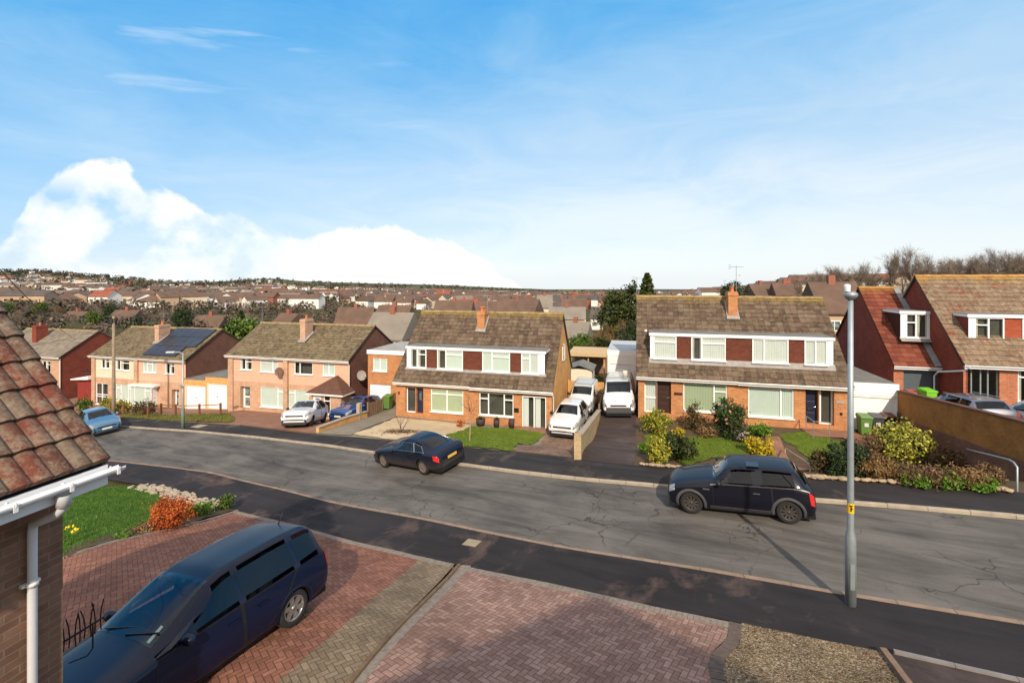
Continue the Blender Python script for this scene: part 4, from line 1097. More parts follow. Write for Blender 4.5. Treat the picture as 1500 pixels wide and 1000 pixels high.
ud, zd = LB(414, 543); dish('', (ud, -.1, zd), (.3, -1, .35), .36, M('brown_dish', (.13, .07, .05, 1), .6, .2), B)
dish('', (12.32, 1.55, 3.35), (1, -.55, .35), .42, M('grey_dish', (.36, .33, .30, 1), .6, .2), B)
dish('', (-.3, .1, 3.1), (-.5, -1, .3), .36, BLACK, A)

# leftmost red brick house, mostly behind the tiled roof
A0 = thing('semi_detached_house', 'red brick gabled house with a grey roof at the far left, beyond the tiled roof', 'house', (-74.7, 37.7, -13.4), 0)
m = MB(); wall_open(m, 0, 12, -1.5, 4.62, .3, [(9.0, 10.4, 2.9, 4.2), (8.2, 10.2, .8, 2.2)], .12); m.build('front_wall', BR_PINK, A0)
for x in (0, 11.8):
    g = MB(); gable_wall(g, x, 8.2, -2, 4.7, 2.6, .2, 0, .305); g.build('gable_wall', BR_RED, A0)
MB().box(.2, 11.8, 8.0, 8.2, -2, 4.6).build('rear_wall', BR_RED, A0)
window(A0, 9.0, 10.4, 2.9, 4.2, .35, (.5,), {1: .7}, P_CURT); window(A0, 8.2, 10.2, .8, 2.2, .35, (.5,), {1: .7}, P_PALE)
r0 = gable_roof(A0, 12, 4.7, 8.2, 2.6, ROOF_A0, .0, .12, front_sub=2)
gutter(A0, -.15, 12.15, -.055, 4.69); chimney(A0, 4.6, 5.3, 1.9, 3.1, 5.2, 7.9, BR_RED, 1, parent=r0); pipe(A0, [(12.06, .2, 4.6), (12.06, .2, 0)], WHITEP)
# red timber side gate and white canopy at the cream house's left
ug0, zg0 = on_v(112, 560, 34.9); ug1, _ = on_v(133.5, 560, 34.9)
t = thing('side_gate', 'tall red timber gate with white canopy left of the cream house', 'gate', (ug0, 35.0, -12.6))
m = MB(); n = 9
for k in range(n): m.box((ug1 - ug0) * k / n, (ug1 - ug0) * (k + 1) / n - .015, 0, .04, -.3, 2.35)
m.build('boards', M('red_stained_boards', (.23, .03, .025, 1), .7, .2, 4), t)
m = MB(); w_ = ug1 - ug0
m.add([(-.4, -.4, 2.55), (w_, -.4, 2.95), (w_, 1.2, 2.95), (-.4, 1.2, 2.55), (-.4, -.4, 2.45), (w_, -.4, 2.6), (w_, 1.2, 2.6), (-.4, 1.2, 2.45)], [(0, 1, 2, 3), (7, 6, 5, 4), (0, 4, 5, 1), (1, 5, 6, 2), (2, 6, 7, 3), (3, 7, 4, 0)]); m.build('canopy', WHITEP, t)

# -- garages
def garage(label, u0, u1, v, zb, hgt, dz0, dz1, dx0, dx1, mat, door_mat, depth=6, fascia=0, group=None, roof=FELT):
    t = thing('garage', label, 'garage', (u0, v, zb), 0, group); W = u1 - u0; m = MB()
    wall_open(m, 0, W, -1.2, hgt, 0, [(dx0, dx1, dz0, dz1)], .12); m.box(0, .12, .003, depth, -1.2, hgt - .002); m.box(W - .12, W, .003, depth, -1.2, hgt - .002); m.box(.12, W - .12, depth - .12, depth, -1.2, hgt - .004)
    m.build('wall', mat, t)
    MB().box(-.02, W + .02, -.02, depth + .03, hgt + .0, hgt + .07).build('flat_roof', roof, t)
    if fascia: MB().box(-.01, W + .01, -.035, -.004, hgt - fascia, hgt + .09).build('fascia', WHITE, t)
    d = MB(); d.box(dx0, dx1, .06, .10, dz0, dz1); n = 7
    for k in range(n): d.box(dx0 + (dx1 - dx0) * (k + .08) / n, dx0 + (dx1 - dx0) * (k + .92) / n, .052, .061, dz0 + .05, dz1 - .05)
    dd = d.build('door', door_mat, t); h_ = MB(); h_.box((dx0 + dx1) / 2 - .05, (dx0 + dx1) / 2 + .05, .02, .05, (dz0 + dz1) / 2 - .03, (dz0 + dz1) / 2 + .03); h_.build('handle', BLACK, dd)
    fm = MB(); fm.box(dx0 - .06, dx0 - .002, -.012, .05, dz0, dz1 + .06); fm.box(dx1 + .002, dx1 + .06, -.012, .05, dz0, dz1 + .06); fm.box(dx0, dx1, -.012, .05, dz1 + .002, dz1 + .06); fm.build('door_frame', WHITE, t)
    return t
vgA = 34.9
def gx(px): return on_v(px, 580, vgA)[0]
def gz(px, py): return on_v(px, py, vgA)[1]
g0, g1 = gx(267), gx(304.5)
garage('white-doored garage beside the pink half of the solar roof house', g0, g1, vgA, -12.3, gz(285, 556) + 12.3, gz(285, 600) + 12.3, gz(285, 566) + 12.3, gx(272.5) - g0, gx(302) - g0, BR_YEL, WHITE, group='white-doored garages between the pink houses')
g0, g1 = gx(305), gx(338)
garage('taller white-doored garage beside the porch of the pink house', g0, g1, vgA - .3, -12.1, gz(320, 551.5) + 12.1, gz(320, 597.5) + 12.1, gz(320, 562.5) + 12.1, gx(308.5) - g0, gx(337) - g0 - .1, BR_YEL, WHITE, group='white-doored garages between the pink houses')
g0, g1 = 11.02, 13.42
garage('white flat-roofed garage right of the navy front door, behind the wheelie bins', g0, g1, 29.6, -8.2, on_v(1275, 563, 29.6)[1] + 8.2, .02, on_v(1275, 582, 29.6)[1] + 8.2, .22, 2.3, WHITEP, WHITE, 6, on_v(1275, 563, 29.6)[1] - on_v(1275, 579, 29.6)[1])
# flat-roofed brick extension between the pink house and the left orange pair
vx = 33.6; x0 = on_v(539, 520, vx)[0]; x1 = -16.36
t = thing('extension', 'flat-roofed orange brick extension over a white garage door', 'extension', (x0, vx, -10.9)); zz = lambda py: on_v(555, py, vx)[1] + 10.9; xx = lambda px: on_v(px, 520, vx)[0] - x0
m = MB(); W = x1 - x0
wall_open(m, 0, W, -1, zz(514.5), 0, [(xx(546.5), xx(567), zz(543.5), zz(524.5)), (xx(541.5), xx(572), zz(600), zz(563))], .12); m.box(0, .15, .003, 5.5, -1, zz(514.5) - .003); m.box(W - .15, W, .003, 5.5, -1, zz(514.5) - .003); m.box(.15, W - .15, 5.3, 5.5, -1, zz(514.5) - .003)
m.build('wall', BR_OR, t); MB().box(-.05, W, -.05, 5.6, zz(514.5), zz(514.5) + .08).build('flat_roof', M('pale_felt', (.30, .29, .27, 1), .9, .3, 2), t)
MB().box(-.06, W, -.08, -.004, zz(518.5), zz(514.5) + .1).build('fascia', WHITE, t)
window(t, xx(546.5), xx(567), zz(543.5), zz(524.5), .05, (.5,), None, P_PALE); d = MB(); d.box(xx(541.5), xx(572), .07, .11, zz(600), zz(563)); d.build('door', WHITE, t)

# -- the red-roofed house on the right: main pair F with lower wing E
Fh = thing('semi_detached_house', 'red brick house with faded tiles and a lower red-roofed wing', 'house', (16.75, 30.2, -7.05))
Wf, eavF = 11.5, -4.5 + 7.05
LF = lambda px, py, v=30.5: (on_v(px, py, v)[0] - 16.75, on_v(px, py, v)[1] + 7.05)
dF = (LF(1415, 500)[0], LF(1464, 500)[0], -.1, eavF - .13); wF = (LF(1491, 500)[0], LF(1491, 500)[0] + 2.4, .7, eavF - .13)
m = MB(); wall_open(m, 0, Wf, -1.5, eavF - .03, .3, [dF, wF, (6.2, 8.6, .7, eavF - .13), (9, 10.9, -.1, eavF - .13)], .3); m.build('front_wall', BR_FRED, Fh)
window(Fh, dF[0], dF[1], dF[2], dF[3], .42, (.2, .48, .7), None, [P_GREY, P_DARK, P_DARK, P_GREY], .05, False, M('grey_green_frame', (.20, .24, .22, 1), .5, .1)); window(Fh, *wF, .36, (.35,), {0: .75}, [P_CURT, P_DARK]); window(Fh, 6.2, 8.6, .7, eavF - .13, .36, (.5,), None, P_NET); window(Fh, 9, 10.9, -.1, eavF - .13, .4, (.5,), None, P_GREY)
for x in (0, Wf - .2):
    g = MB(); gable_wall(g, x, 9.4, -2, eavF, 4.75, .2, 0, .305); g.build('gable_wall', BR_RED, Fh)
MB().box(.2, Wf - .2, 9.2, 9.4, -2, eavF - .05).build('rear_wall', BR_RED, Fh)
rf = gable_roof(Fh, Wf, eavF, 9.4, 4.75, ROOF_F, .0, .1, ridge_mat=RIDGE_O)
gutter(Fh, -.1, Wf + .1, -.055, eavF - .01, mat=WHITE); MB().box(0, Wf, .0, .3, eavF - .12, eavF - .075).build('soffit', WHITEP, Fh)
def dormer(root, x0, x1, yd, z0, z1, yb, items, panel=None, cheek=None):
    dm = MB(); dm.box(x0 + .04, x1 - .04, yd + .16, yb, z0 - .4, z1 - .02); dr = dm.build('dormer', ROOM, root)
    ck = MB()
    for xx in (x0, x1 - .03): MB().box(xx, xx + .03, yd + .02, yb, z0 - .3, z1 - .1).build('dormer_cheek', cheek or BR_RED, dr)
    for a, b, kind in items:
        if kind == 'panel':
            pm = MB(); nU, nS = max(1, round((b - a) / .17)), 12
            tile_slope(pm, (a, yd + .045, z0 + .02), (1, 0, 0), (0, .002, 1), nU, nS, (b - a) / nU, (z1 - .16 - z0) / nS, lambda f: 0, 1, .012)
            pm.v = [(q[0], yd + .045 - abs(q[1] - yd - .045), q[2]) for q in pm.v]; pm.build('tile_panel', panel or HANG, dr)
        elif kind == 'post': MB().box(a, b, yd - .012, yd + .055, z0 - .02, z1 - .14).build('corner_board', WHITE, dr)
        else: window(root, a, b, z0, z1 - .145, yd, *kind)
    fa = MB(); fa.box(x0 - .08, x1 + .08, yd - .08, yd - .04, z1 - .14, z1 + .03); fa.box(x0 - .08, x0 - .05, yd - .04, yb - .1, z1 - .12, z1 + .02); fa.box(x1 + .05, x1 + .08, yd - .04, yb - .1, z1 - .12, z1 + .02); fa.build('fascia', WHITE, dr)
    MB().box(x0 - .075, x1 + .075, yd - .075, yb + .15, z1, z1 + .045).build('flat_roof', FELT, dr)
    ap = MB(); ap.add([(x0 - .05, yd - .28, z0 - .20), (x1 + .05, yd - .28, z0 - .20), (x1 + .05, yd + .02, z0 + .01), (x0 - .05, yd + .02, z0 + .01)], [(0, 1, 2, 3)]); ap.build('lead_apron', LEADP, dr)
    return dr
vF = 31.5; xF0 = LF(1418.6, 464, vF)[0]; zF1, zF0 = LF(1430, 461, vF)[1], LF(1430, 503, vF)[1]
slF = 4.75 / 4.7
ydF = vF - 30.2
zF0 = max(zF0, eavF + slF * ydF - .25)
a1, a2, a3 = LF(1427, 480, vF)[0], LF(1471, 480, vF)[0], LF(1497, 480, vF)[0]
dormer(Fh, xF0, Wf - 1.2, ydF, zF0 + .12, zF1, min(4.6, (zF1 - eavF) / slF + .1), [(xF0, a1, 'post'), (a1, a2, ((.48,), {0: .68}, [P_CURT, P_GREY])), (a2 + .02, a3, 'panel'), (a3 + .02, a3 + 2, ((.5,), None, P_NET)), (a3 + 2.02, a3 + 3.6, 'panel'), (a3 + 3.62, Wf - 1.3, ((.5,), None, P_NET))], HANGR)
# lower wing
E = MB(); ue0, ve, zbE, We = 14.2 - 16.75, 32.3 - 30.2, 0, 0
LE = lambda px, py, v=32.6: (on_v(px, py, v)[0] - 16.75, on_v(px, py, v)[1] + 7.05)
xe0 = LE(1309, 500)[0]; xe1 = -.02; eavE = -5.02 + 7.05; yE = 32.3 - 30.2
gd = (LE(1323.5, 500)[0], LE(1381, 500)[0], -1.0, eavE - .12)
m = MB(); wall_open(m, xe0, xe1, -2.2, eavE - .03, yE + .3, [gd], .2); m.build('wing_front_wall', BR_FRED, Fh)
d = MB(); d.box(gd[0], gd[1], yE + .4, yE + .44, gd[2], gd[3])
for k in range(9): d.box(gd[0] + .02, gd[1] - .02, yE + .392, yE + .402, gd[2] + (gd[3] - gd[2]) * (k + .06) / 9, gd[2] + (gd[3] - gd[2]) * (k + .94) / 9)
d.build('garage_door', M('slate_grey_garage_door', (.075, .095, .11, 1), .5, .1), Fh)
MB().box(gd[1] + .002, gd[1] + .09, yE + .26, yE + .33, gd[2], gd[3] + .02).build('door_post', WHITE, Fh)
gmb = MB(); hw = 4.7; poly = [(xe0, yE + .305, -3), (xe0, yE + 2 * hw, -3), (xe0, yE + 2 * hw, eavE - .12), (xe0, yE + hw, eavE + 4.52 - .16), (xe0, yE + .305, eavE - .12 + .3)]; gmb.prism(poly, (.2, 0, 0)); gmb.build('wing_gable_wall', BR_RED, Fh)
wr = thing('tmp', 'x', 'x'); COL.objects.unlink(wr); bpy.data.objects.remove(wr)
n0 = set(bpy.data.objects)
rE = gable_roof(Fh, xe1 - xe0 - .05, eavE, 2 * hw, 4.52, ROOF_RED, .0, .1, name='wing_roof', ridge_mat=RIDGE_O); rE.location = (xe0, yE, 0)
gE = gutter(Fh, xe0 - .1, xe1, yE - .055, eavE - .01, mat=WHITE, name='wing_gutter')
vE = 33.5; xE0, xE1 = LE(1319, 480, vE)[0], LE(1368.5, 480, vE)[0]; zE1, zE0 = LE(1319, 456, vE)[1], LE(1319, 494, vE)[1]
w0, w1 = LE(1327, 480, vE)[0], LE(1360, 480, vE)[0]
dormer(Fh, xE0, xE1, vE - 30.2, zE0, zE1, 30.2 and (vE - 30.2) + 2.2, [(xE0, w0, 'post'), (w0, w1, ((.45,), {0: .64}, [P_DARK, P_CURT])), (w1, xE1, 'post')], cheek=HANG)
# lead valley against the main gable, white rainwater pipe
m = MB(); slE = 4.52 / hw
m.add([(xe1 - .32, yE - .02, eavE + .07), (xe1 - .0, yE - .02, eavE + .1), (xe1 - .0, yE + hw, eavE + 4.52 + .1), (xe1 - .32, yE + hw, eavE + 4.52 + .08)], [(0, 1, 2, 3)]); m.build('valley_flashing', LEAD, Fh)
pipe(Fh, [(.1, -.06, eavF - .03), (-.05, .1, eavF - .3), (-.28, yE - .15, eavE - .2), (-.28, yE + .2, eavE - .5), (-.28, yE + .2, -1.0)], WHITE, .045)
for px in (1398, 1452): 
    pass
# ------------------------------------------------------------------ vehicles (local: +X forward, +Y left, wheels on Z=0)
def pchip(xs, ys):
    n = len(xs); hh = [xs[i + 1] - xs[i] for i in range(n - 1)]; dl = [(ys[i + 1] - ys[i]) / hh[i] for i in range(n - 1)]
    m = [dl[0]] + [0 if dl[i - 1] * dl[i] <= 0 else 2 * dl[i - 1] * dl[i] / (dl[i - 1] + dl[i]) for i in range(1, n - 1)] + [dl[-1]]
    def f(x):
        x = min(max(x, xs[0]), xs[-1]); i = 0
        while i < n - 2 and x > xs[i + 1]: i += 1
        t = (x - xs[i]) / hh[i]
        return (ys[i] * (1 + 2 * t) * (1 - t) ** 2 + m[i] * hh[i] * t * (1 - t) ** 2 + ys[i + 1] * t * t * (3 - 2 * t) + m[i + 1] * hh[i] * t * t * (t - 1))
    return f

class Car:
    def __init__(s, name, label, cat, spec, P, group=None):
        s.sp = spec; s.P = P
        s.root = thing(name, label, cat, (0, 0, 0), 0, group)
        st = spec['st']; n = len(st); idx = list(range(n))
        s.fs = [pchip(idx, [q[k] for q in st]) for k in range(6)]
        s.n = n; s.r = spec['r']; s.ax = spec['axles']
        s.body(); s.cabin(); s.wheels(); s.parts()
    def surf(s, a, t, side=1):
        x, zb, zl, zt, w, wt = [f(a) for f in s.fs]
        H = zl - zb
        rows = [(0, zb), (w * .84, zb), (w * .955, zb + .10), (w * .995, zb + .36 * H), (w, zb + .62 * H), (w * .965, zl - .015), (wt, zt - min(.075, .6 * max(.02, zt - zl))), (wt * .62, zt - .012), (0, zt)]
        i = min(7, int(t)); f = t - i
        a_, b_ = rows[i], rows[i + 1]
        # slight smoothing over the row corners except at the belt
        y, z = lerp(a_[0], b_[0], f), lerp(a_[1], b_[1], f)
        if i in (2, 3, 6, 7):
            p = rows[max(0, i - 1)] if i != 7 else rows[6]; q = rows[min(8, i + 2)] if i < 7 else (-rows[7][0], rows[7][1])
            c = lambda k: .5 * (2 * a_[k] + (b_[k] - p[k]) * f + (2 * p[k] - 5 * a_[k] + 4 * b_[k] - q[k]) * f * f + (3 * a_[k] - p[k] - 3 * b_[k] + q[k]) * f ** 3)
            if i in (6, 7) or i == 3: y, z = c(0), c(1)
        return Vector((x, y * side, z))
    def nrm(s, a, t, side):
        e = .02
        a0, a1 = max(0, a - e), min(s.n - 1, a + e); t0, t1 = max(0.001, t - e), min(7.999, t + e)
        d = (s.surf(a1, t, side) - s.surf(a0, t, side)).cross(s.surf(a, t1, side) - s.surf(a, t0, side))
        if d.length < 1e-9: return Vector((0, side, 0))
        d.normalize(); p = s.surf(a, t, side)
        c = Vector((0, 0, (s.fs[1](a) + s.fs[3](a)) / 2))
        if d.dot(Vector((0, p.y, p.z - c.z)) + Vector((1 if a < 1 else (-1 if a > s.n - 2 else 0), 0, 0)) * .5) < 0: d = -d
        return d
    def body(s):
        m = MB(); A = s.sp.get('sub', 9); T = [0, 1, 1.5, 2, 2.33, 2.66, 3, 3.25, 3.5, 3.75, 4, 4.33, 4.66, 5, 5.5, 6, 6.33, 6.66, 7, 7.5, 8]
        al = [i / A for i in range((s.n - 1) * A + 1)]
        k = len(T)
        for side in (1, -1):
            vs = [s.surf(a, t, side) for a in al for t in T]; fs = []
            for i in range(len(al) - 1):
                for j in range(k - 1):
                    c = (vs[i * k + j] + vs[(i + 1) * k + j + 1]) / 2
                    if 1 <= T[j] < 5 and any((c.x - ax) ** 2 + (c.z - s.r) ** 2 < (s.r * 1.14) ** 2 for ax in s.ax): continue
                    if s.glazed((al[i] + al[i + 1]) / 2, (T[j] + T[j + 1]) / 2): continue
                    f = (i * k + j, i * k + j + 1, (i + 1) * k + j + 1, (i + 1) * k + j)
                    fs.append(f if side > 0 else f[::-1])
            m.add(vs, fs, smooth=True)
            for a in (0, s.n - 1):
                e = [s.surf(a, t, side) for t in T]
                m.add(e + [Vector((e[0].x, 0, (e[0].z + e[-1].z) / 2))], [(i, i + 1, len(e)) for i in range(len(e) - 1)])
        b = m.build('body', s.P['paint'], s.root)
        bm = bmesh.new(); bm.from_mesh(b.data); bmesh.ops.remove_doubles(bm, verts=bm.verts, dist=.0005); bmesh.ops.recalc_face_normals(bm, faces=bm.faces); bm.to_mesh(b.data); bm.free()
        s.b = b
        bot = MB()
        xf, xr = s.fs[0](.6), s.fs[0](s.n - 1.6)
        w = s.sp['W'] / 2
        bot.box(xr, xf, -w * .80, w * .80, .14, s.r * 1.0)
        bot.build('underbody', BLACK, s.root)
    def glazed(s, a, t):
        sp = s.sp; ws = sp['ws']
        if ws[0] + .1 < a < ws[1] - .1 and t > 6.4: return True
        if sp.get('rg') and sp['rg'][0] + .1 < a < sp['rg'][1] - .1 and t > 6.5: return True
        for q in sp['sw']:
            c = [sum(p[0] for p in q) / 4, sum(p[1] for p in q) / 4]; ins = False; Q = [(lerp(p[0], c[0], .10), lerp(p[1], c[1], .12)) for p in q]; j = 3
            for i in range(4):
                if (Q[i][1] > t) != (Q[j][1] > t) and a < (Q[j][0] - Q[i][0]) * (t - Q[i][1]) / (Q[j][1] - Q[i][1]) + Q[i][0]: ins = not ins
                j = i
            if ins: return True
        return False
    def cabin(s):
        sp = s.sp; ws = sp['ws']; x0 = s.fs[0](ws[0] - .1); zb = s.fs[2](ws[0]); w = sp['W'] / 2 - .12; van = sp.get('rg') is None
        x1 = s.fs[0](s.n - 3.2) if not van else s.fs[0](7.4)
        it = MB()
        for side in (1, -1): s.patch(it, [(ws[0] - .2, 4.15), (s.n - 2.6 if not van else 7.4, 4.15), (s.n - 2.6 if not van else 7.4, 4.9), (ws[0] - .2, 4.9)], -.02, side, 14, 4)
        for side in (1, -1): s.patch(it, [(ws[1] + .05, 6.2), (s.n - 4.0 if not van else 7.4, 6.2), (s.n - 4.0 if not van else 7.4, 8), (ws[1] + .05, 8)], -.03, side, 12, 4, 1)
        if van: it.box(x1 - .05, x1, -w, w, .4, sp['st'][8][3] - .08, 0)
        i = it.build('interior', [CAB, CABL], s.root)
        d = MB(); d.box(x0 - .42, x0 + .10, -w, w, .45, zb - .02); d.tube([(x0 - .55, -.36, zb - .02), (x0 - .40, -.36, zb - .06)], .02, 6)
        N = 14; d.tube([Vector((x0 - .56 + .05 * math.sin(a), -.36 + .18 * math.cos(a), zb - .02 + .17 * math.sin(a))) for a in [6.283 * k / N for k in range(N + 1)]], .014, 6)
        d.build('dashboard', CAB, i, bevel=.03)
        zr_ = s.fs[3](ws[1] + 1)
        xs_ = [x0 - .98] if van else [x0 - .98, x0 - 1.80]
        for r_, xx in enumerate(xs_):
            for yy in ((-.36, .36) if r_ == 0 else (-.42, 0, .42)):
                q = MB(); hw = .24 if r_ == 0 else .20; top = zr_ - .42
                q.prism([(xx + .42, yy - hw, .40), (xx + .42, yy - hw, .56), (xx + .02, yy - hw, .54), (xx - .18, yy - hw, top), (xx - .30, yy - hw, top), (xx - .14, yy - hw, .40)], (0, 2 * hw, 0))
                q.box(xx - .30, xx - .20, yy - .12, yy + .12, top + .03, top + .20); q.build('seat', SEATM, i, bevel=.03)
    def find_a(s, x):
        lo, hi = 0.0, s.n - 1.0
        for _ in range(30):
            m = (lo + hi) / 2
            if s.fs[0](m) > x: lo = m
            else: hi = m
        return lo
    def side_y(s, x, z):
        a = s.find_a(x); best = None
        for k in range(41):
            t = 1 + k * .1; p = s.surf(a, t)
            if best is None or abs(p.z - z) < best[0]: best = (abs(p.z - z), p.y)
        return best[1]
    def wheels(s):
        r = s.r; tw = s.sp.get('tw', .205)
        trk = s.sp['W'] / 2 - .045
        for ax in s.ax:
            for side in (1, -1):
                y1 = trk * side; y0 = (trk - tw) * side
                m = MB(); rr = r * .66
                prof = [(rr, 0), (r * .93, 0), (r * .985, .03), (r, .055), (r, tw - .055), (r * .985, tw - .03), (r * .93, tw - .002), (r * .72, tw), (rr, tw - .012)]
                if side < 0: prof = [(q[0], tw - q[1]) for q in prof]
                m.lathe(prof, (0, -tw / 2, 0), 'y', 30)
                if side < 0: m.f = [f[::-1] for f in m.f]
                wl = m.build('wheel', RUBBER, s.root, (ax, (y0 + y1) / 2, r))
                q = MB(); yo = tw / 2 * side
                fr = s.P['rim']
                q.lathe([(rr * 1.03, yo - .012 * side), (rr * .93, yo - .004 * side), (rr * .9, yo - .03 * side), (rr * .86, yo - .07 * side)], (0, 0, 0), 'y', 30)
                ns = s.P.get('spokes', 5)
                for k in range(ns):
                    a = 2 * math.pi * k / ns + .3; d = Vector((math.cos(a), 0, math.sin(a))); p = Vector((-math.sin(a), 0, math.cos(a)))
                    wsp = rr * (.95 / ns + .03)
                    vs = []
                    for rad_, ww, yy in ((rr * .16, wsp * .9, yo - .022 * side), (rr * .9, wsp * 1.15, yo - .012 * side)):
                        for sg in (-1, 1): vs.append(d * rad_ + p * ww * sg + Vector((0, yy, 0)))
                    back = [v - Vector((0, .05 * side, 0)) for v in vs]
                    q.add(vs + back, [(0, 2, 3, 1), (0, 4, 6, 2), (1, 3, 7, 5)])
                q.lathe([(0, yo - .008 * side), (rr * .2, yo - .012 * side), (rr * .24, yo - .05 * side)], (0, 0, 0), 'y', 16)
                q.lathe([(0, yo - .085 * side), (rr * .9, yo - .085 * side)], (0, 0, 0), 'y', 20, 1)
                rm = q.build('rim', [fr, BLACK], wl)
        # wheel-arch liners and lips
        for ax in s.ax:
            for side in (1, -1):
                m = MB(); lp = MB()
                N = 22; A = [rad(-14 + 208 * i / N) for i in range(N + 1)]
                vs, fs = [], []
                for a in A:
                    c_, s_ = math.cos(a), math.sin(a); ro = r * 1.13
                    x, z = ax + ro * c_, max(r + ro * s_, .1)
                    yb = s.side_y(min(max(x, s.fs[0](s.n - 1) + .02), s.fs[0](0) - .02), max(z, .3))
                    vs += [Vector((x, (yb - .003) * side, z)), Vector((x, (yb - .32) * side, z))]
                for i in range(N): fs.append((2 * i, 2 * i + 1, 2 * i + 3, 2 * i + 2))
                m.add(vs, fs)
                wlip = s.P.get('lip', .035)
                vs, fs = [], []
                for a in A:
                    c_, s_ = math.cos(a), math.sin(a)
                    for ro, dy in ((r * 1.10, -.02), (r * 1.10, .010), (r * 1.10 + wlip * .5, .016), (r * 1.12 + wlip, .004)):
                        x, z = ax + ro * c_, r + ro * s_
                        z = max(z, .16)
                        yb = s.side_y(min(max(x, s.fs[0](s.n - 1) + .02), s.fs[0](0) - .02), max(z, .25))
                        vs.append(Vector((x, (yb + dy) * side, z)))
                for i in range(N):
                    for j in range(3): fs.append((4 * i + j, 4 * i + j + 1, 4 * i + 4 + j + 1, 4 * i + 4 + j))
                lp.add(vs, fs, smooth=True)
                m.build('wheel_arch_liner', BLACK, s.root); lp.build('wheel_arch', s.P.get('lip_mat', s.P['paint']), s.root)
    def patch(s, m, q, off=.004, side=1, n=7, k=5, mi=0):
        """q: four (station, row) corners - front low, rear low, rear high, front high"""
        vs, fs = [], []
        for i in range(n + 1):
            for j in range(k + 1):
                u, v = i / n, j / k
                a = lerp(lerp(q[0][0], q[1][0], u), lerp(q[3][0], q[2][0], u), v); t = lerp(lerp(q[0][1], q[1][1], u), lerp(q[3][1], q[2][1], u), v)
                vs.append(s.surf(a, t, side) + s.nrm(a, t, side) * off)
        for i in range(n):
            for j in range(k):
                f = (i * (k + 1) + j, (i + 1) * (k + 1) + j, (i + 1) * (k + 1) + j + 1, i * (k + 1) + j + 1)
                fs.append(f if side > 0 else f[::-1])
        m.add(vs, fs, mi, smooth=True)
    def shrink(s, q, ds, dt):
        return [(q[0][0] + ds, q[0][1] + dt), (q[1][0] - ds, q[1][1] + dt), (q[2][0] - ds, q[2][1] - dt), (q[3][0] + ds, q[3][1] - dt)]
    def parts(s):
        sp, P = s.sp, s.P
        ws = sp['ws']
        m = MB()
        for side in (1, -1): s.patch(m, [(ws[0], 6.25), (ws[0], 8), (ws[1], 8), (ws[1], 6.3)], .004, side, 8, 8)
        wsc = m.build('windscreen', P.get('wsglass', CGLASS), s.root)
        wp = MB()
        for y0, y1 in ((.05, .62), (-.45, .12)):
            p0, p1 = s.surf(ws[0] + .08, 8), s.surf(ws[0] + .22, 8)
            k = s.sp['W'] / 1.8
            wp.tube([(p0.x + .02, y0 * k, p0.z + .012), (p1.x - .02, y1 * k, p1.z + .006)], .011, 5)
        wp.build('wiper', BLACK, wsc)
        if sp.get('rg'):
            rg = sp['rg']; m = MB()
            for side in (1, -1): s.patch(m, [(rg[1], 6.3), (rg[1], 8), (rg[0], 8), (rg[0], 6.35)], .004, side, 8, 8)
            m.build('rear_window', P.get('rearglass', CGLASS_DK), s.root)
        for q in sp['sw']:
            for side in (1, -1):
                m = MB(); s.patch(m, q, .004, side, 9, 4, 0)
                w = m.build('side_window', P.get('sideglass', CGLASS) if q is sp['sw'][0] else P.get('rearglass', CGLASS_DK), s.root)
                if P.get('chrome'):
                    cm = MB(); e = .06
                    for e0, e1 in ((0, 1), (1, 2), (2, 3), (3, 0)):
                        pts = []
                        for i in range(9):
                            a, t = lerp(q[e0][0], q[e1][0], i / 8), lerp(q[e0][1], q[e1][1], i / 8)
                            pts.append(s.surf(a, t, side) + s.nrm(a, t, side) * .006)
                        cm.tube(pts, .011, 5)
                    cm.build('window_trim', CHROME, w)
        for q in sp.get('doors', []):
            for side in (1, -1):
                m = MB(); s.patch(m, s.shrink(q, -.06, -.06), .0015, side, 10, 8); s.seam = m.build('door_seam', BLACK, s.root)
                m = MB(); s.patch(m, q, .004, side, 10, 8); dr = m.build('door', P['paint'], s.root)
                a, t = lerp(q[0][0], q[1][0], .84), q[2][1] - .55
                p, nn = s.surf(a, t, side), s.nrm(a, t, side)
                hm = MB(); hm.obox(p + nn * .022, (.085, 0, 0), nn * .012, (0, 0, .014)); hm.build('handle', P.get('handle', P['paint']), dr)
        # lamps, grille, plates
        for key, nm, mt in (('hl', 'headlight', LAMP_W), ('tl', 'tail_light', LAMP_R)):
            for q in sp.get(key, []):
                for side in (1, -1):
                    m = MB(); s.patch(m, q, .008, side, 6, 5); m.build(nm, mt, s.root)
        for q, nm, mt in sp.get('front', []):
            m = MB()
            for side in (1, -1): s.patch(m, q, .006, side, 6, 5)
            m.build(nm, mt, s.root)
        xf, xr = s.fs[0](0), s.fs[0](s.n - 1)
        pz = sp.get('plate', (.45, .75))
        m = MB(); m.box(xf + .002, xf + .018, -.26, .26, pz[0] - .055, pz[0] + .055); m.build('number_plate', PLATE, s.root)
        m = MB(); m.box(xr - .018, xr - .002, -.26, .26, pz[1] - .055, pz[1] + .055); m.build('number_plate', PLATEY, s.root)
        for b in sp.get('boxes', []):
            m = MB(); m.box(*b[0]); m.build(b[1], b[2], s.root, bevel=b[3] if len(b) > 3 else .015)
        # door mirrors
        a, t = sp.get('mir', (ws[0] + .35, 5.05))
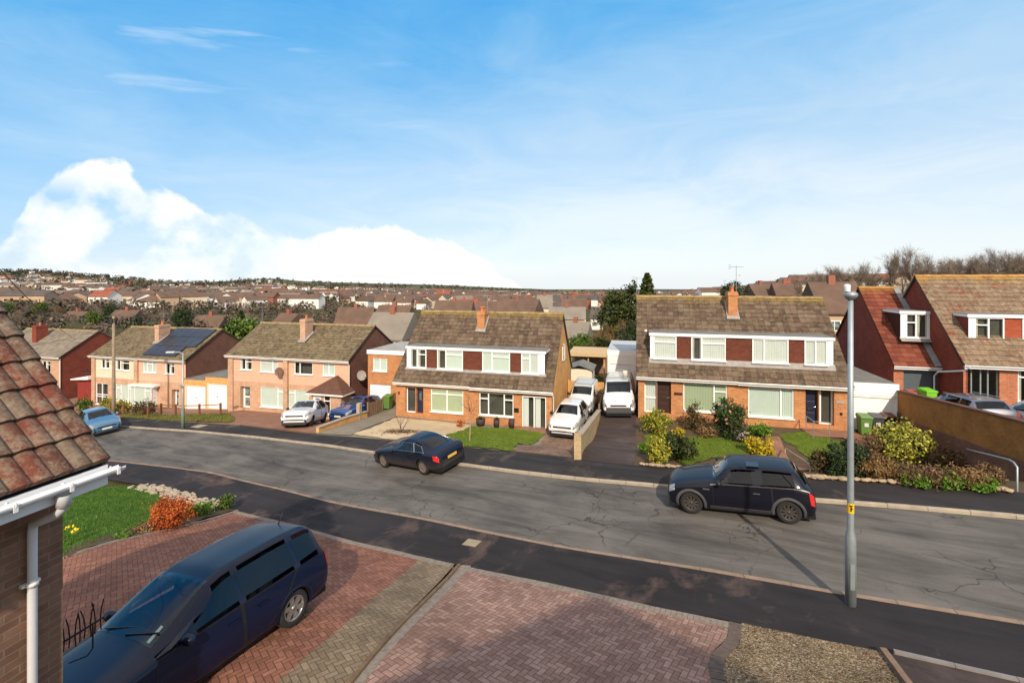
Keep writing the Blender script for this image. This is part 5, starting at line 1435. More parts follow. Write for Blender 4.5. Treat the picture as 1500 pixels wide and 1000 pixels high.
        for side in (1, -1):
            p = s.surf(a, t, side); m = MB()
            c = p + Vector((0, .12 * side, .06)); bm = bmesh.new(); bmesh.ops.create_icosphere(bm, subdivisions=3, radius=1)
            k = sp.get('mk', 1)
            m.add([c + Vector((v.co.x * .075 * k, v.co.y * .105 * k, v.co.z * .075 * k)) for v in bm.verts], [[v.index for v in f.verts] for f in bm.faces], smooth=True); bm.free()
            m.tube([p - Vector((0, .02 * side, .0)), c], .02, 6)
            m.build('wing_mirror', P.get('mirror', P['paint']), s.root)
    def put(s, c, fwd, wheelbase_pts=None):
        """stand the car on the ground at c heading along fwd"""
        f = Vector((fwd[0], fwd[1])).normalized(); l = Vector((-f.y, f.x)); hw = s.sp['W'] / 2 - .1
        def gz(q): return surface_z(q.x, q.y)
        cc = Vector((c[0], c[1])); x1, x0 = s.ax[0], s.ax[1]
        zs = {(a, b): gz(cc + f * a + l * b) for a in (x1, x0) for b in (hw, -hw)}
        fz = ((zs[(x1, hw)] + zs[(x1, -hw)]) - (zs[(x0, hw)] + zs[(x0, -hw)])) / 2 / (x1 - x0)
        lz = ((zs[(x1, hw)] + zs[(x0, hw)]) - (zs[(x1, -hw)] + zs[(x0, -hw)])) / 2 / (2 * hw)
        X = Vector((f.x, f.y, fz)).normalized(); Y = Vector((l.x, l.y, lz)); Y = (Y - X * Y.dot(X)).normalized(); Z = X.cross(Y)
        z0 = sum(zs.values()) / 4 - fz * (x1 + x0) / 2
        M4 = Matrix((X, Y, Z)).transposed().to_4x4(); k = s.sp.get('scale', 1.0)
        s.root.rotation_euler = M4.to_euler(); s.root.location = (cc.x, cc.y, z0 + .012); s.root.scale = (k, k, k * s.sp.get('kz', 1))
        return s.root
def surface_z(u, v):
    z = h(u, v)
    if vnk(u) < v < vfk(u): return z
    return z + .02
def put_by_wheels(car, fpx, rpx, left=True, rear=False):
    a, b = G(*fpx), G(*rpx); f = Vector((a.x - b.x, a.y - b.y)).normalized(); l = Vector((-f.y, f.x)) * (1 if left else -1)
    x1, x0 = car.ax; k = car.sp.get('scale', 1)
    mid = Vector(((a.x + b.x) / 2, (a.y + b.y) / 2)) - l * (car.sp['W'] / 2 - .06) * k
    c = mid - f * (x1 + x0) / 2 * k
    if rear: c = Vector((b.x, b.y)) - l * (car.sp['W'] / 2 - .06) * k - f * x0 * k
    print(car.root.name, 'wheelbase on ground', round((a - b).length, 2), 'model', x1 - x0)
    return car.put(c, f)
def put_by_nose(car, px, fwd):
    a = G(*px); f = Vector(fwd).normalized(); return car.put(Vector((a.x, a.y)) - f * car.fs[0](0) * car.sp.get('scale', 1), f)

MINI = dict(W=1.73, r=.315, axles=(1.245, -1.25), tw=.205, scale=1.0, st=[
  (1.90, .30, .58, .66, .55, .40), (1.85, .22, .66, .75, .70, .53), (1.66, .19, .76, .845, .82, .64), (1.18, .18, .865, .94, .86, .69), (.78, .18, .92, 1.0, .865, .71), (.62, .18, .945, 1.03, .865, .72),
  (.22, .18, .97, 1.335, .865, .615), (-.10, .18, .975, 1.395, .865, .60), (-.85, .18, .985, 1.405, .865, .60), (-1.38, .18, .99, 1.375, .86, .58), (-1.56, .19, .98, 1.30, .85, .59), (-1.76, .22, .93, 1.02, .82, .64), (-1.86, .24, .85, .93, .77, .62), (-1.92, .32, .72, .80, .68, .55)],
  ws=(5.05, 6.1), rg=(9.7, 11.0), sw=[[(5.35, 5.12), (7.55, 5.12), (7.6, 5.86), (6.35, 5.86)], [(7.62, 5.12), (9.35, 5.14), (9.15, 5.86), (7.67, 5.86)]],
  doors=[[(4.9, 2.2), (8.05, 2.2), (8.0, 4.9), (5.05, 4.9)]], hl=[[(.95, 4.35), (1.95, 4.6), (1.95, 5.85), (1.15, 5.75)]], tl=[[(11.2, 3.6), (12.4, 3.4), (12.2, 4.85), (11.0, 4.9)]],
  front=[([(0.0, 3.0), (.35, 3.0), (.35, 4.9), (0, 4.9)], 'grille', BLACK), ], plate=(.42, .60), mir=(5.45, 5.05),
  boxes=[((-.62, -.30, .18, .56, 1.402, 1.416), 'sunroof', GLASS_CAR)])
COUPE = dict(W=1.854, r=.335, axles=(1.42, -1.33), tw=.235, scale=.96, st=[
  (2.28, .34, .56, .62, .68, .5), (2.20, .25, .64, .70, .80, .62), (1.95, .2, .73, .79, .89, .7), (1.40, .19, .83, .90, .92, .72), (.92, .19, .88, .955, .925, .74), (.80, .19, .89, .975, .925, .74),
  (.10, .19, .915, 1.30, .925, .60), (-.25, .19, .92, 1.365, .925, .58), (-.75, .19, .925, 1.35, .925, .57), (-1.25, .19, .94, 1.24, .92, .57), (-1.80, .2, .93, 1.02, .91, .66), (-2.10, .24, .905, .985, .87, .68), (-2.26, .28, .84, .90, .80, .64), (-2.34, .36, .70, .76, .70, .56)],
  ws=(5.05, 6.15), rg=(8.05, 10.0), sw=[[(5.35, 5.12), (8.35, 5.12), (7.9, 5.88), (6.35, 5.9)], [(8.4, 5.12), (9.5, 5.16), (8.95, 5.8), (7.95, 5.88)]],
  doors=[[(4.85, 2.2), (8.2, 2.2), (8.15, 4.9), (5.1, 4.9)]], hl=[[(.5, 4.3), (2.1, 4.5), (2.1, 5.3), (.8, 5.25)]], tl=[[(11.0, 4.1), (12.6, 3.9), (12.5, 5.0), (10.9, 4.95)]],
  front=[([(0.0, 3.0), (.3, 3.0), (.3, 5.4), (0, 5.4)], 'grille', BLACK)], plate=(.45, .62), mir=(5.55, 5.05))
MPV = dict(W=1.80, r=.318, axles=(1.32, -1.38), tw=.205, scale=1.0, kz=.94, sub=11, st=[
  (2.23, .32, .60, .66, .58, .42), (2.14, .23, .72, .80, .76, .58), (1.80, .2, .84, .92, .865, .66), (1.25, .2, .94, 1.03, .895, .70), (1.00, .2, .97, 1.085, .90, .73),
  (.86, .2, .985, 1.125, .90, .73), (.02, .2, 1.01, 1.53, .90, .64), (-.35, .2, 1.02, 1.61, .90, .63), (-1.20, .2, 1.03, 1.635, .90, .63), (-1.85, .2, 1.04, 1.60, .895, .62), (-2.02, .22, 1.03, 1.52, .885, .625), (-2.15, .25, .98, 1.10, .86, .70), (-2.21, .28, .90, .98, .82, .68), (-2.25, .36, .74, .82, .74, .62)],
  ws=(5.02, 6.12), rg=(9.75, 11.0), sw=[[(4.75, 5.15), (5.3, 5.12), (5.75, 5.62), (5.5, 5.55)], [(5.4, 5.12), (7.05, 5.12), (7.05, 5.87), (6.15, 5.83)], [(7.12, 5.12), (8.35, 5.12), (8.3, 5.87), (7.12, 5.87)], [(8.43, 5.13), (9.75, 5.2), (9.55, 5.85), (8.38, 5.87)]],
  doors=[[(4.85, 2.2), (7.05, 2.2), (7.0, 4.9), (5.0, 4.9)], [(7.15, 2.2), (7.55, 2.2), (8.3, 4.9), (7.1, 4.9)]], hl=[[(.8, 4.2), (2.4, 4.5), (2.3, 5.5), (1.1, 5.4)]], tl=[[(11.0, 4.05), (12.4, 3.9), (12.0, 5.35), (10.7, 5.3)]],
  front=[([(0.0, 3.6), (.35, 3.6), (.35, 5.0), (0, 5.0)], 'grille', BLACK)], plate=(.45, .75), mir=(5.45, 5.05), mk=1.15)
SUV = dict(W=1.84, r=.345, axles=(1.32, -1.34), tw=.225, scale=1.0, st=[
  (2.20, .38, .72, .80, .66, .5), (2.12, .28, .84, .92, .82, .64), (1.85, .24, .94, 1.02, .90, .72), (1.30, .23, 1.00, 1.10, .92, .74), (1.00, .23, 1.02, 1.14, .92, .75),
  (.86, .23, 1.03, 1.17, .92, .75), (.15, .23, 1.05, 1.53, .92, .64), (-.25, .23, 1.06, 1.60, .92, .62), (-1.10, .23, 1.08, 1.60, .92, .61), (-1.70, .24, 1.12, 1.52, .91, .60), (-1.92, .25, 1.11, 1.40, .90, .62), (-2.10, .3, 1.02, 1.12, .86, .68), (-2.20, .42, .82, .9, .76, .6)],
  ws=(5.02, 6.12), rg=(9.6, 10.9), sw=[[(5.4, 5.12), (7.15, 5.12), (7.15, 5.87), (6.2, 5.83)], [(7.22, 5.12), (8.6, 5.16), (8.4, 5.87), (7.22, 5.87)], [(8.68, 5.2), (9.5, 5.45), (9.3, 5.82), (8.45, 5.87)]],
  doors=[[(4.85, 2.2), (7.15, 2.2), (7.1, 4.9), (5.0, 4.9)], [(7.25, 2.2), (7.6, 2.4), (8.4, 4.9), (7.2, 4.9)]], hl=[[(.25, 4.3), (2.2, 4.6), (2.2, 5.6), (.3, 5.5)]], tl=[[(10.9, 4.2), (11.6, 4.1), (11.4, 5.1), (10.5, 5.0)]],
  front=[([(0.02, 4.25), (.35, 4.25), (.4, 5.0), (0.02, 5.0)], 'grille', BLACK), ([(0.02, 1.3), (1.0, 1.3), (1.0, 2.3), (0.02, 2.3)], 'lower_grille', BLACK), ([(.75, 2.5), (1.25, 2.5), (1.25, 3.3), (.75, 3.3)], 'fog_lamp_surround', BLACK)], plate=(.56, .80), mir=(5.45, 5.05), mk=1.1, boxes=[((2.15, 2.212, -.56, .56, .635, .755), 'grille', BLACK, .03), ((2.15, 2.208, -.60, .60, .40, .50), 'lower_grille', BLACK, .03), ((2.19, 2.222, -.3, .3, .70, .72), 'grille_bar', CHROME)])
HATCH = dict(W=1.72, r=.305, axles=(1.22, -1.24), tw=.195, scale=1.0, st=[
  (1.95, .32, .58, .66, .60, .45), (1.88, .23, .70, .78, .74, .56), (1.62, .2, .80, .88, .83, .64), (1.15, .19, .89, .975, .855, .68), (.88, .19, .92, 1.02, .86, .70),
  (.76, .19, .93, 1.045, .86, .70), (.05, .19, .96, 1.38, .86, .60), (-.3, .19, .965, 1.44, .86, .58), (-1.0, .19, .98, 1.44, .86, .57), (-1.5, .2, .99, 1.36, .855, .56), (-1.66, .21, .98, 1.27, .85, .58), (-1.85, .24, .93, 1.02, .82, .64), (-1.95, .34, .75, .82, .70, .56)],
  ws=(5.02, 6.12), rg=(9.7, 10.95), sw=[[(5.4, 5.12), (7.25, 5.12), (7.25, 5.86), (6.2, 5.83)], [(7.32, 5.12), (9.0, 5.16), (8.8, 5.86), (7.32, 5.86)]],
  doors=[[(4.85, 2.2), (7.3, 2.2), (7.25, 4.9), (5.0, 4.9)], [(7.4, 2.2), (7.7, 2.4), (8.5, 4.9), (7.35, 4.9)]], hl=[[(.6, 4.3), (2.2, 4.6), (2.2, 5.5), (.9, 5.4)]], tl=[[(10.9, 4.1), (11.6, 4.0), (11.4, 5.1), (10.6, 5.05)]],
  front=[([(0.02, 3.2), (.4, 3.2), (.4, 4.7), (0.02, 4.7)], 'grille', BLACK), ([(0.02, 1.4), (.7, 1.4), (.7, 2.2), (0.02, 2.2)], 'lower_grille', BLACK)], plate=(.44, .75), mir=(5.45, 5.05), boxes=[((1.90, 1.962, -.5, .5, .52, .60), 'grille', BLACK, .02), ((1.90, 1.958, -.52, .52, .34, .40), 'lower_grille', BLACK, .02)])
ESTATE = dict(W=1.83, r=.325, axles=(1.38, -1.35), tw=.215, scale=1.0, st=[
  (2.30, .33, .58, .66, .66, .5), (2.22, .24, .70, .77, .80, .62), (1.92, .2, .79, .87, .88, .70), (1.35, .19, .89, .97, .91, .73), (1.0, .19, .92, 1.02, .915, .74),
  (.86, .19, .93, 1.045, .915, .74), (.12, .19, .955, 1.38, .915, .62), (-.25, .19, .96, 1.45, .915, .60), (-1.2, .19, .975, 1.45, .915, .60), (-1.95, .2, .99, 1.39, .905, .59), (-2.12, .22, .98, 1.28, .895, .61), (-2.30, .26, .93, 1.02, .86, .66), (-2.38, .36, .74, .82, .74, .6)],
  ws=(5.02, 6.12), rg=(9.6, 10.9), sw=[[(5.4, 5.12), (7.1, 5.12), (7.1, 5.87), (6.2, 5.83)], [(7.17, 5.12), (8.2, 5.12), (8.15, 5.87), (7.17, 5.87)], [(8.27, 5.13), (9.5, 5.25), (9.2, 5.84), (8.2, 5.87)]],
  doors=[[(4.85, 2.2), (7.1, 2.2), (7.05, 4.9), (5.0, 4.9)], [(7.2, 2.2), (7.6, 2.3), (8.25, 4.9), (7.15, 4.9)]], hl=[[(.5, 4.3), (2.1, 4.6), (2.1, 5.4), (.8, 5.3)]], tl=[[(10.75, 4.1), (11.7, 4.0), (11.5, 5.15), (10.4, 5.05)]],
  front=[([(0.02, 3.4), (.35, 3.4), (.35, 5.0), (0.02, 5.0)], 'grille', BLACK)], plate=(.45, .80), mir=(5.45, 5.05),
  boxes=[((-1.9, .0, .575, .61, 1.44, 1.475), 'roof_rail', METALD), ((-1.9, .0, -.61, -.575, 1.44, 1.475), 'roof_rail', METALD)])
def VANS(L, W, H, r, k=1): 
    q = L / 2; w = W / 2
    return dict(W=W, r=r, axles=(q - .92, -q + 1.0), tw=.215, scale=1.0, st=[
  (q, .36, .74, .84, w * .74, w * .62), (q - .07, .26, .92, 1.03, w * .9, w * .74), (q - .38, .24, 1.04, 1.15, w * .98, w * .80), (q - .75, .24, 1.12, 1.24, w, w * .82), (q - .92, .24, 1.14, 1.29, w, w * .83),
  (q - 1.02, .24, 1.15, 1.34, w, w * .83), (q - 1.72, .24, 1.19, H - .13, w, w * .82), (q - 2.05, .24, 1.2, H - .03, w, w * .82), (0, .24, 1.22, H, w, w * .83), (-q + .35, .24, 1.22, H, w, w * .83), (-q + .12, .25, 1.22, H - .03, w * .99, w * .82), (-q, .34, 1.2, H - .12, w * .96, w * .80)],
  ws=(5.02, 6.2), rg=None, sw=[[(5.35, 5.1), (7.25, 5.1), (7.25, 5.8), (6.2, 5.78)]], doors=[[(4.75, 2.0), (7.4, 2.0), (7.35, 4.95), (5.0, 4.95)]],
  hl=[[(.45, 3.9), (1.9, 4.3), (1.9, 5.6), (.45, 5.5)]], tl=[], front=[([(0.02, 1.0), (1.15, 1.0), (1.15, 2.75), (0.02, 2.75)], 'bumper', CLAD), ([(0.02, 4.4), (.55, 4.5), (.55, 5.3), (0.02, 5.2)], 'grille', BLACK)], plate=(.50, .9), mir=(5.5, 5.1), mk=1.35, boxes=[((q - .2, q + .03, -w * .76, w * .76, .30, .66), 'bumper_front', CLAD, .04), ((q - .05, q + .014, -w * .5, w * .5, .70, .80), 'grille', BLACK, .02)])
n_ = 'parked_car'; gk = 'cars parked at the kerb'; gd_ = 'cars parked on driveways'
c = Car(n_, 'small midnight blue hatchback with black wheels parked at the kerb before the shrubs', 'car', MINI, dict(paint=PAINT_MINI, rim=RIMD, spokes=10, lip=.075, lip_mat=CLAD, handle=CHROME, mirror=BLACK), gk)
put_by_wheels(c, (1016, 753), (1155, 768))
# belt trim, side sill
for side in (1, -1):
    m = MB(); c.patch(m, [(7.45, 5.1), (7.75, 5.1), (7.75, 5.9), (7.45, 5.9)], .0055, side, 3, 5); m.build('window_pillar', GLASS_CAR, c.root)
    m = MB(); c.patch(m, [(4.6, 4.93), (11.2, 4.93), (11.2, 5.03), (4.6, 5.03)], .006, side, 40, 1); m.build('belt_trim', CHROME, c.root)
    m = MB(); c.patch(m, [(4.25, 1.1), (7.95, 1.1), (7.95, 2.25), (4.25, 2.25)], .007, side, 30, 3); m.build('sill_cladding', CLAD, c.root)
    m = MB(); p = c.surf(11.9, 4.55, side); 
    sm = MB(); q = c.surf(3.9, 4.55, side); sm.obox(q + c.nrm(3.9, 4.55, side) * .006, (.09, 0, 0), (0, .005, 0), (0, 0, .022)); sm.build('side_scuttle', CHROME, c.root)
c = Car(n_, 'dusty dark blue coupe with chrome window trim parked at the far kerb', 'car', COUPE, dict(paint=PAINT_AUDI, rim=RIMB, spokes=10, chrome=True, handle=PAINT_AUDI), gk)
put_by_wheels(c, (557, 684), (627.5, 697))
c = Car(n_, 'dark navy people carrier on the red block driveway', 'car', MPV, dict(paint=PAINT_NAVY, rim=RIM, spokes=6, handle=PAINT_NAVY), gd_)
put_by_wheels(c, (252, 1053), (432.5, 919), True, True)
zaf = c
m = MB(); p = c.surf(8.9, 8); m.tube([p, p + Vector((-.12, 0, .2))], [.012, .004], 5); m.build('aerial', BLACK, c.root)
m = MB(); a0 = c.surf(5.22, 6.9, 1) + c.nrm(5.22, 6.9, 1) * .008
c.patch(m, [(5.10, 6.55), (5.10, 6.75), (5.36, 6.75), (5.36, 6.55)], .009, 1, 3, 3); m.build('permit_sticker', M('pale_green_paper', (.50, .62, .55, 1), .7, .15, 20), c.root)
c = Car(n_, 'white crossover car parked before the hipped brown porch', 'car', SUV, dict(paint=PAINT_WHITE, rim=RIMD, spokes=5, mirror=BLACK), gd_)
put_by_nose(c, (429, 629), (.34, -.94))
c = Car(n_, 'mid blue car half hidden by the low wall beside the porch', 'car', SUV, dict(paint=PAINT_BLUE, rim=RIM), gd_)
c.put((-20.55, 31.4), (-.08, -1))
c = Car(n_, 'light blue hatchback parked facing right beside the telegraph pole', 'car', HATCH, dict(paint=PAINT_LB, rim=RIM), gk)
c.sp['scale'] = 1.05
put_by_nose(c, (158, 636), (.93, -.36)); c.sp['scale'] = 1.0
c = Car(n_, 'white sport utility car at the front of the brown block driveway', 'car', SUV, dict(paint=PAINT_WHITE, rim=RIM, spokes=5, mirror=BLACK), gd_)
put_by_nose(c, (823, 644), (-.06, -1))
c = Car('parked_van', 'small white van with roof rack behind the white sport utility car', 'van', VANS(4.4, 1.78, 1.84, .31), dict(paint=PAINT_WHITE, rim=METALD, mirror=BLACK), 'white vans on driveways')
sv_ = put_by_nose(c, (848, 611), (-.05, -1))
def rack(root, L, W, z):
    m = MB()
    for y in (-W / 2, W / 2): m.tube([(-L / 2, y, z), (L / 2, y, z)], .018, 6)
    for k in range(7): x = -L / 2 + L * k / 6; m.tube([(x, -W / 2, z), (x, W / 2, z)], .016, 6)
    for x in (-L / 2, 0, L / 2):
        for y in (-W / 2, W / 2): m.tube([(x, y, z - .14), (x, y, z)], .016, 6)
    m.tube([(-L / 2, -W / 2, z + .12), (-L / 2, W / 2, z + .12)], .016, 6); m.tube([(L / 2, -W / 2, z + .12), (L / 2, W / 2, z + .12)], .016, 6)
    m.build('roof_rack', METAL, root)
rack(c.root, 2.3, 1.35, 1.96)
c = Car('parked_van', 'large white van with grey bumper on the black driveway', 'van', VANS(4.95, 1.92, 1.95, .34), dict(paint=PAINT_WHITE, rim=METALD, mirror=BLACK, handle=BLACK), 'white vans on driveways')
put_by_nose(c, (907, 613.5), (.0, -1)); rack(c.root, 2.6, 1.45, 2.08)
m = MB(); m.lathe([(0, 0), (.16, 0), (.16, .38), (.13, .42), (0, .42)], (.6, .45, 2.09), 'z', 16); m.build('drum', M('cream_drum', (.6, .55, .45, 1), .5, .1), c.root)
c = Car(n_, 'silver grey estate car on the drive above the brown wall', 'car', ESTATE, dict(paint=PAINT_SIL, rim=RIM), gd_)
c.put((14.9, 27.2), (0, 1))
c = Car(n_, 'white car at the right edge above the brown wall', 'car', HATCH, dict(paint=PAINT_WHITE, rim=RIM), gd_)
c.put((16.75, 25.3), (0, 1))
# ------------------------------------------------------------------ walls, fences and yards on the far side
def wall_run(name, label, pts, tops, th, mat, bottom, cope=None, cope_mat=None, cat='wall'):
    """upright wall along ground points with a height for each top corner"""
    t = thing(name, label, cat, (pts[0][0], pts[0][1], 0)); m = MB(); c = MB(); ox, oy = pts[0][:2]
    for i in range(len(pts) - 1):
        a, b = Vector(pts[i][:2]), Vector(pts[i + 1][:2]); n = Vector((-(b - a).y, (b - a).x)).normalized() * th / 2
        q = []
        for p, z in ((a, tops[i]), (b, tops[i + 1])):
            for s in (-1, 1): q.append((p.x - ox + n.x * s, p.y - oy + n.y * s, z))
        v = [(x, y, bottom) for x, y, z in q] + q
        m.add(v, [(0, 1, 3, 2), (4, 6, 7, 5), (0, 2, 6, 4), (1, 5, 7, 3), (0, 4, 5, 1), (2, 3, 7, 6)])
        if cope:
            n2 = n * (1 + .05 / th * 2); w = []
            for p, z in ((a, tops[i]), (b, tops[i + 1])):
                for dz in (.003, cope):
                    for s in (-1, 1): w.append((p.x - ox + n2.x * s, p.y - oy + n2.y * s, z + dz))
            c.add(w, [(0, 1, 5, 4), (2, 6, 7, 3), (0, 4, 6, 2), (1, 3, 7, 5), (0, 2, 3, 1), (4, 5, 7, 6)])
    m.build('wall', mat, t)
    if cope: c.build('coping', cope_mat or mat, t)
    return t
TANWALL = brick('tan_rendered_brick', (.37, .165, .045, 1), (.32, .14, .038, 1), (.30, .15, .055, 1), stain=.35)
w = wall_run('retaining_wall', 'long tan brick retaining wall rising between the white garage and upper drive', [(13.47, 29.9), (13.47, 25), (13.47, 21.5), (13.47, 18.6)], [-5.97, -5.5, -5.17, -4.95], .22, TANWALL, -9.5, .07, M('dark_red_coping', (.12, .055, .04, 1), .9, .3, 4))
m = MB(); m.prism([(-.14, 0, -8.6), (-.14, -11.2, -8.6), (-.14, -11.2, -6.35), (-.14, -6, -6.75), (-.14, -2, -7.1), (-.14, 0, -7.0)], (.03, 0, 0)); m.build('lower_brickwork', brick('purple_brown_brick', (.20, .095, .06, 1), (.15, .07, .05, 1), (.19, .12, .09, 1)), w)
BLOCK = brick('sandy_block', (.46, .35, .20, 1), (.40, .29, .16, 1), (.36, .27, .16, 1), .42, .2, .012)
vf0 = vfb(-2.3)
w = wall_run('garden_wall', 'low sandy block wall between the two driveways with the white vehicles', [(-2.33, vf0 + .1), (-2.33, vf0 + 3), (-2.33, 25.5), (-2.33, 29.5)], [h(-2.5, vf0) + .88] + [lerp(h(-2.5, vf0) + .88, h(-2.5, 29.5) + 1.45, (q - vf0) / (29.5 - vf0)) for q in (vf0 + 3, 25.5, 29.5)], .16, BLOCK, -10.5, .05, CONC)
MB().box(-.14, .14, -.16, .14, -9.2, h(-2.5, vf0) + 1.0).build('end_pillar', BLOCK, w)
def panel_fence(label, pts, hgt, mat, n_boards=14, base=None, name='timber_fence', post=True):
    t = thing(name, label, 'fence', (pts[0][0], pts[0][1], h(*pts[0]) if base is None else base)); bz = t.location.z
    o = Vector(pts[0])
    for a, b in zip(pts, pts[1:]):
        a, b = Vector(a), Vector(b); L = (b - a).length; d = (b - a) / L; nrm = Vector((-d.y, d.x)); N = max(1, round(L / 1.8))
        for k in range(N):
            p, q = a + (b - a) * k / N, a + (b - a) * (k + 1) / N; m = MB(); nb = max(3, int((q - p).length / .13))
            for j in range(nb):
                c = p.lerp(q, (j + .5) / nb); z = (h(c.x, c.y) if base is None else base) - bz; e = d * ((q - p).length / nb / 2 - .004)
                m.obox((c.x - o.x, c.y - o.y, z + hgt / 2 - .1 + R.uniform(-.01, .01)), (e.x, e.y, 0), (nrm.x * .012 * (1 if j % 2 else 1.6), nrm.y * .012 * (1 if j % 2 else 1.6), 0), (0, 0, hgt / 2 + .1))
            m.build('panel', mat, t)
            if post: MB().box(p.x - o.x - .05, p.x - o.x + .05, p.y - o.y - .05, p.y - o.y + .05, (h(p.x, p.y) if base is None else base) - bz - .3, (h(p.x, p.y) if base is None else base) - bz + hgt + .08).build('post', mat, t)
    return t
panel_fence('dark brown fence along the left side of the black driveway', [(-2.33, 29.6), (-2.33, 40)], 1.55, WOOD)
panel_fence('orange timber gate fence behind the small white van', [(-5.2, 36.3), (-2.5, 36.3)], 1.75, WOODO, name='timber_gate')
panel_fence('dark timber fence at the foot of the brick extension', [(-18.5, 29.6), (-18.5, 33.5)], 1.25, WOOD)
v0 = vfb(-18.5)
w = wall_run('garden_wall', 'low sandy brick wall between the concrete drive and the blue car', [(-18.5, v0 + .25), (-18.5, v0 + 3), (-18.5, 29.4)], [h(-18.4, v0 + .25) + .30, h(-18.4, v0 + 3) + .34, h(-18.4, 29.4) + .36], .18, BR_YEL, -12.2, .06, CONC)
MB().box(-.12, .12, 4.2, 4.5, -12, h(-18.4, 29) + 1.15).build('pillar', CONC, w)
# white garage at the head of the black drive, shed and carport behind
t = garage('tall white garage at the end of the black driveway', -2.2, -.16, 35.6, -8.4, 3.12, 0, 2.2, .2, 1.84, WHITEP, WHITE, 6, .3, None, M('pale_grey_roof', (.42, .44, .45, 1), .7, .1))
x0, z1 = on_v(831, 540, 39.5); x1, z0 = on_v(867, 557, 39.5)
t = thing('garden_shed', 'cream shed with dark felt roof behind the orange timber gate', 'shed', (x0, 39.5, -9.4)); W = x1 - x0; H = z1 + 9.4
m = MB()
for k in range(12): m.box(0, W, 0 + .008 * (k % 2), 2.5, H * k / 12 + .001, H * (k + 1) / 12)
m.build('wall', M('cream_shed_board', (.66, .60, .48, 1), .8, .1, 4), t)
m = MB(); m.prism([(-.15, -.15, H + .0), (W / 2, -.15, H + .42), (W + .15, -.15, H + .0), (W + .15, -.15, H - .08), (W / 2, -.15, H + .34), (-.15, -.15, H - .08)], (0, 2.8, 0)); m.build('roof', FELT, t)
x0, z1 = on_v(836, 519, 46); x1, _ = on_v(886, 519, 46)
t = thing('carport', 'open timber carport with pale flat roof in the back garden', 'carport', (x0, 46, -10)); W = x1 - x0; H = z1 + 10
MB().box(-.2, W + .2, -.3, 4, H - .1, H + .25).build('flat_roof', M('pale_timber_fascia', (.50, .36, .19, 1), .8, .15, 3), t)
for x in (0, W / 2, W - .12): MB().box(x, x + .12, 0, .12, -1, H - .101).build('post', WOODO, t)
MB().box(-.1, W + .1, 3.6, 3.7, -1, H - .102).build('back_wall', WOOD, t)
# post-and-rail before the pink houses
t = thing('rail_fence', 'low timber post and rail fence on the grass strip', 'fence', tuple(G(217, 612)))
prev = None; o = t.location
fp = [((162, 608), 590), ((181, 607), 591), ((217, 612), 596), ((236, 607), 590.5), ((257, 608), 592), ((292, 608), 591.5), ((323, 607), 590)]
POSTM = M('red_brown_post', (.20, .075, .035, 1), .85, .25, 4)
for (px, py), ty in fp:
    g = G(px, py); dd = ray(px, ty); k = g.y / dd[1]; zt = dd[2] * k
    MB().box(g.x - o.x - .06, g.x - o.x + .06, g.y - o.y - .06, g.y - o.y + .06, g.z - o.z - .3, zt - o.z).build('post', POSTM, t)
    p = Vector((g.x - o.x, g.y - o.y, zt - o.z - .12))
    if prev is not None and px != 217: MB().tube([prev, p], .035, 6).build('rail', POSTM, t)
    prev = p
# ------------------------------------------------------------------ bins
def wheelie(label, px, lid_mat, body_mat, rz=0.0, pos=None, sticker=True, k=1.0):
    g = G(*px) if pos is None else Vector(pos)
    t = thing('wheelie_bin', label, 'bin', tuple(g + Vector((0, 0, .03))), rz, 'wheelie bins')
    m = MB(); a, b, c, d = .22, .25, .27, .31
    m.add([(-a, -b, .06), (a, -b, .06), (a, b, .06), (-a, b, .06), (-c, -d, .95), (c, -d, .95), (c, d, .95), (-c, d, .95)], [(3, 2, 1, 0), (4, 5, 6, 7), (0, 1, 5, 4), (1, 2, 6, 5), (2, 3, 7, 6), (3, 0, 4, 7)])
    m.box(-c - .02, c + .02, -d - .02, d + .02, .90, .952)
    m.build('body', body_mat, t, bevel=.015)
    m = MB(); m.add([(-.3, -.36, .955), (.3, -.36, .955), (.3, .33, .955), (-.3, .33, .955), (-.27, -.33, 1.0), (.27, -.33, 1.0), (.26, .28, 1.07), (-.26, .28, 1.07)], [(3, 2, 1, 0), (4, 5, 6, 7), (0, 1, 5, 4), (1, 2, 6, 5), (2, 3, 7, 6), (3, 0, 4, 7)]); m.tube([(-.24, .36, .98), (.24, .36, .98)], .02, 6)
    m.build('lid', lid_mat, t, bevel=.012)
    for s in (-1, 1):
        w = MB(); w.lathe([(0, -.025), (.1, -.025), (.1, .025), (0, .025)], (s * .24, .24, .1), 'x', 14); w.build('wheel', BLACK, t)
    if sticker: MB().obox((0, -.285, .62), (.1, 0, 0), (0, .004, .0003), (0, -.006, .13)).build('sticker', PLATE, t)
    return t
wheelie('green wheelie bin with white sticker before the white garage', (1266, 637), GREENBIN, GREENBIN)
wheelie('dark grey wheelie bin between the green and brown bins', (1283, 636.5), GREYBIN, GREYBIN)
wheelie('dark red-brown wheelie bin nearest the tan wall', (1301, 636), REDBIN, BLACK)
wheelie('dark wheelie bin beside the extension, left of a green one', (556.5, 602), GREYBIN, GREYBIN, sticker=False)
wheelie('green-lidded wheelie bin in the shade beside the extension', (568.5, 599), GREENBIN, GREENBIN, sticker=False)
q = at_depth(1358.5, 570, 25.2); wheelie('lime green wheelie bin above the tan wall', None, LIMEBIN, LIMEBIN, .2, (q.x, q.y, q.z - 1.05), False)
q = at_depth(1337, 572.5, 25.8); wheelie('reddish wheelie bin before the slate grey garage door', None, M('red_lid', (.32, .09, .06, 1), .5), REDBIN, .1, (q.x, q.y, q.z - 1.05), False)
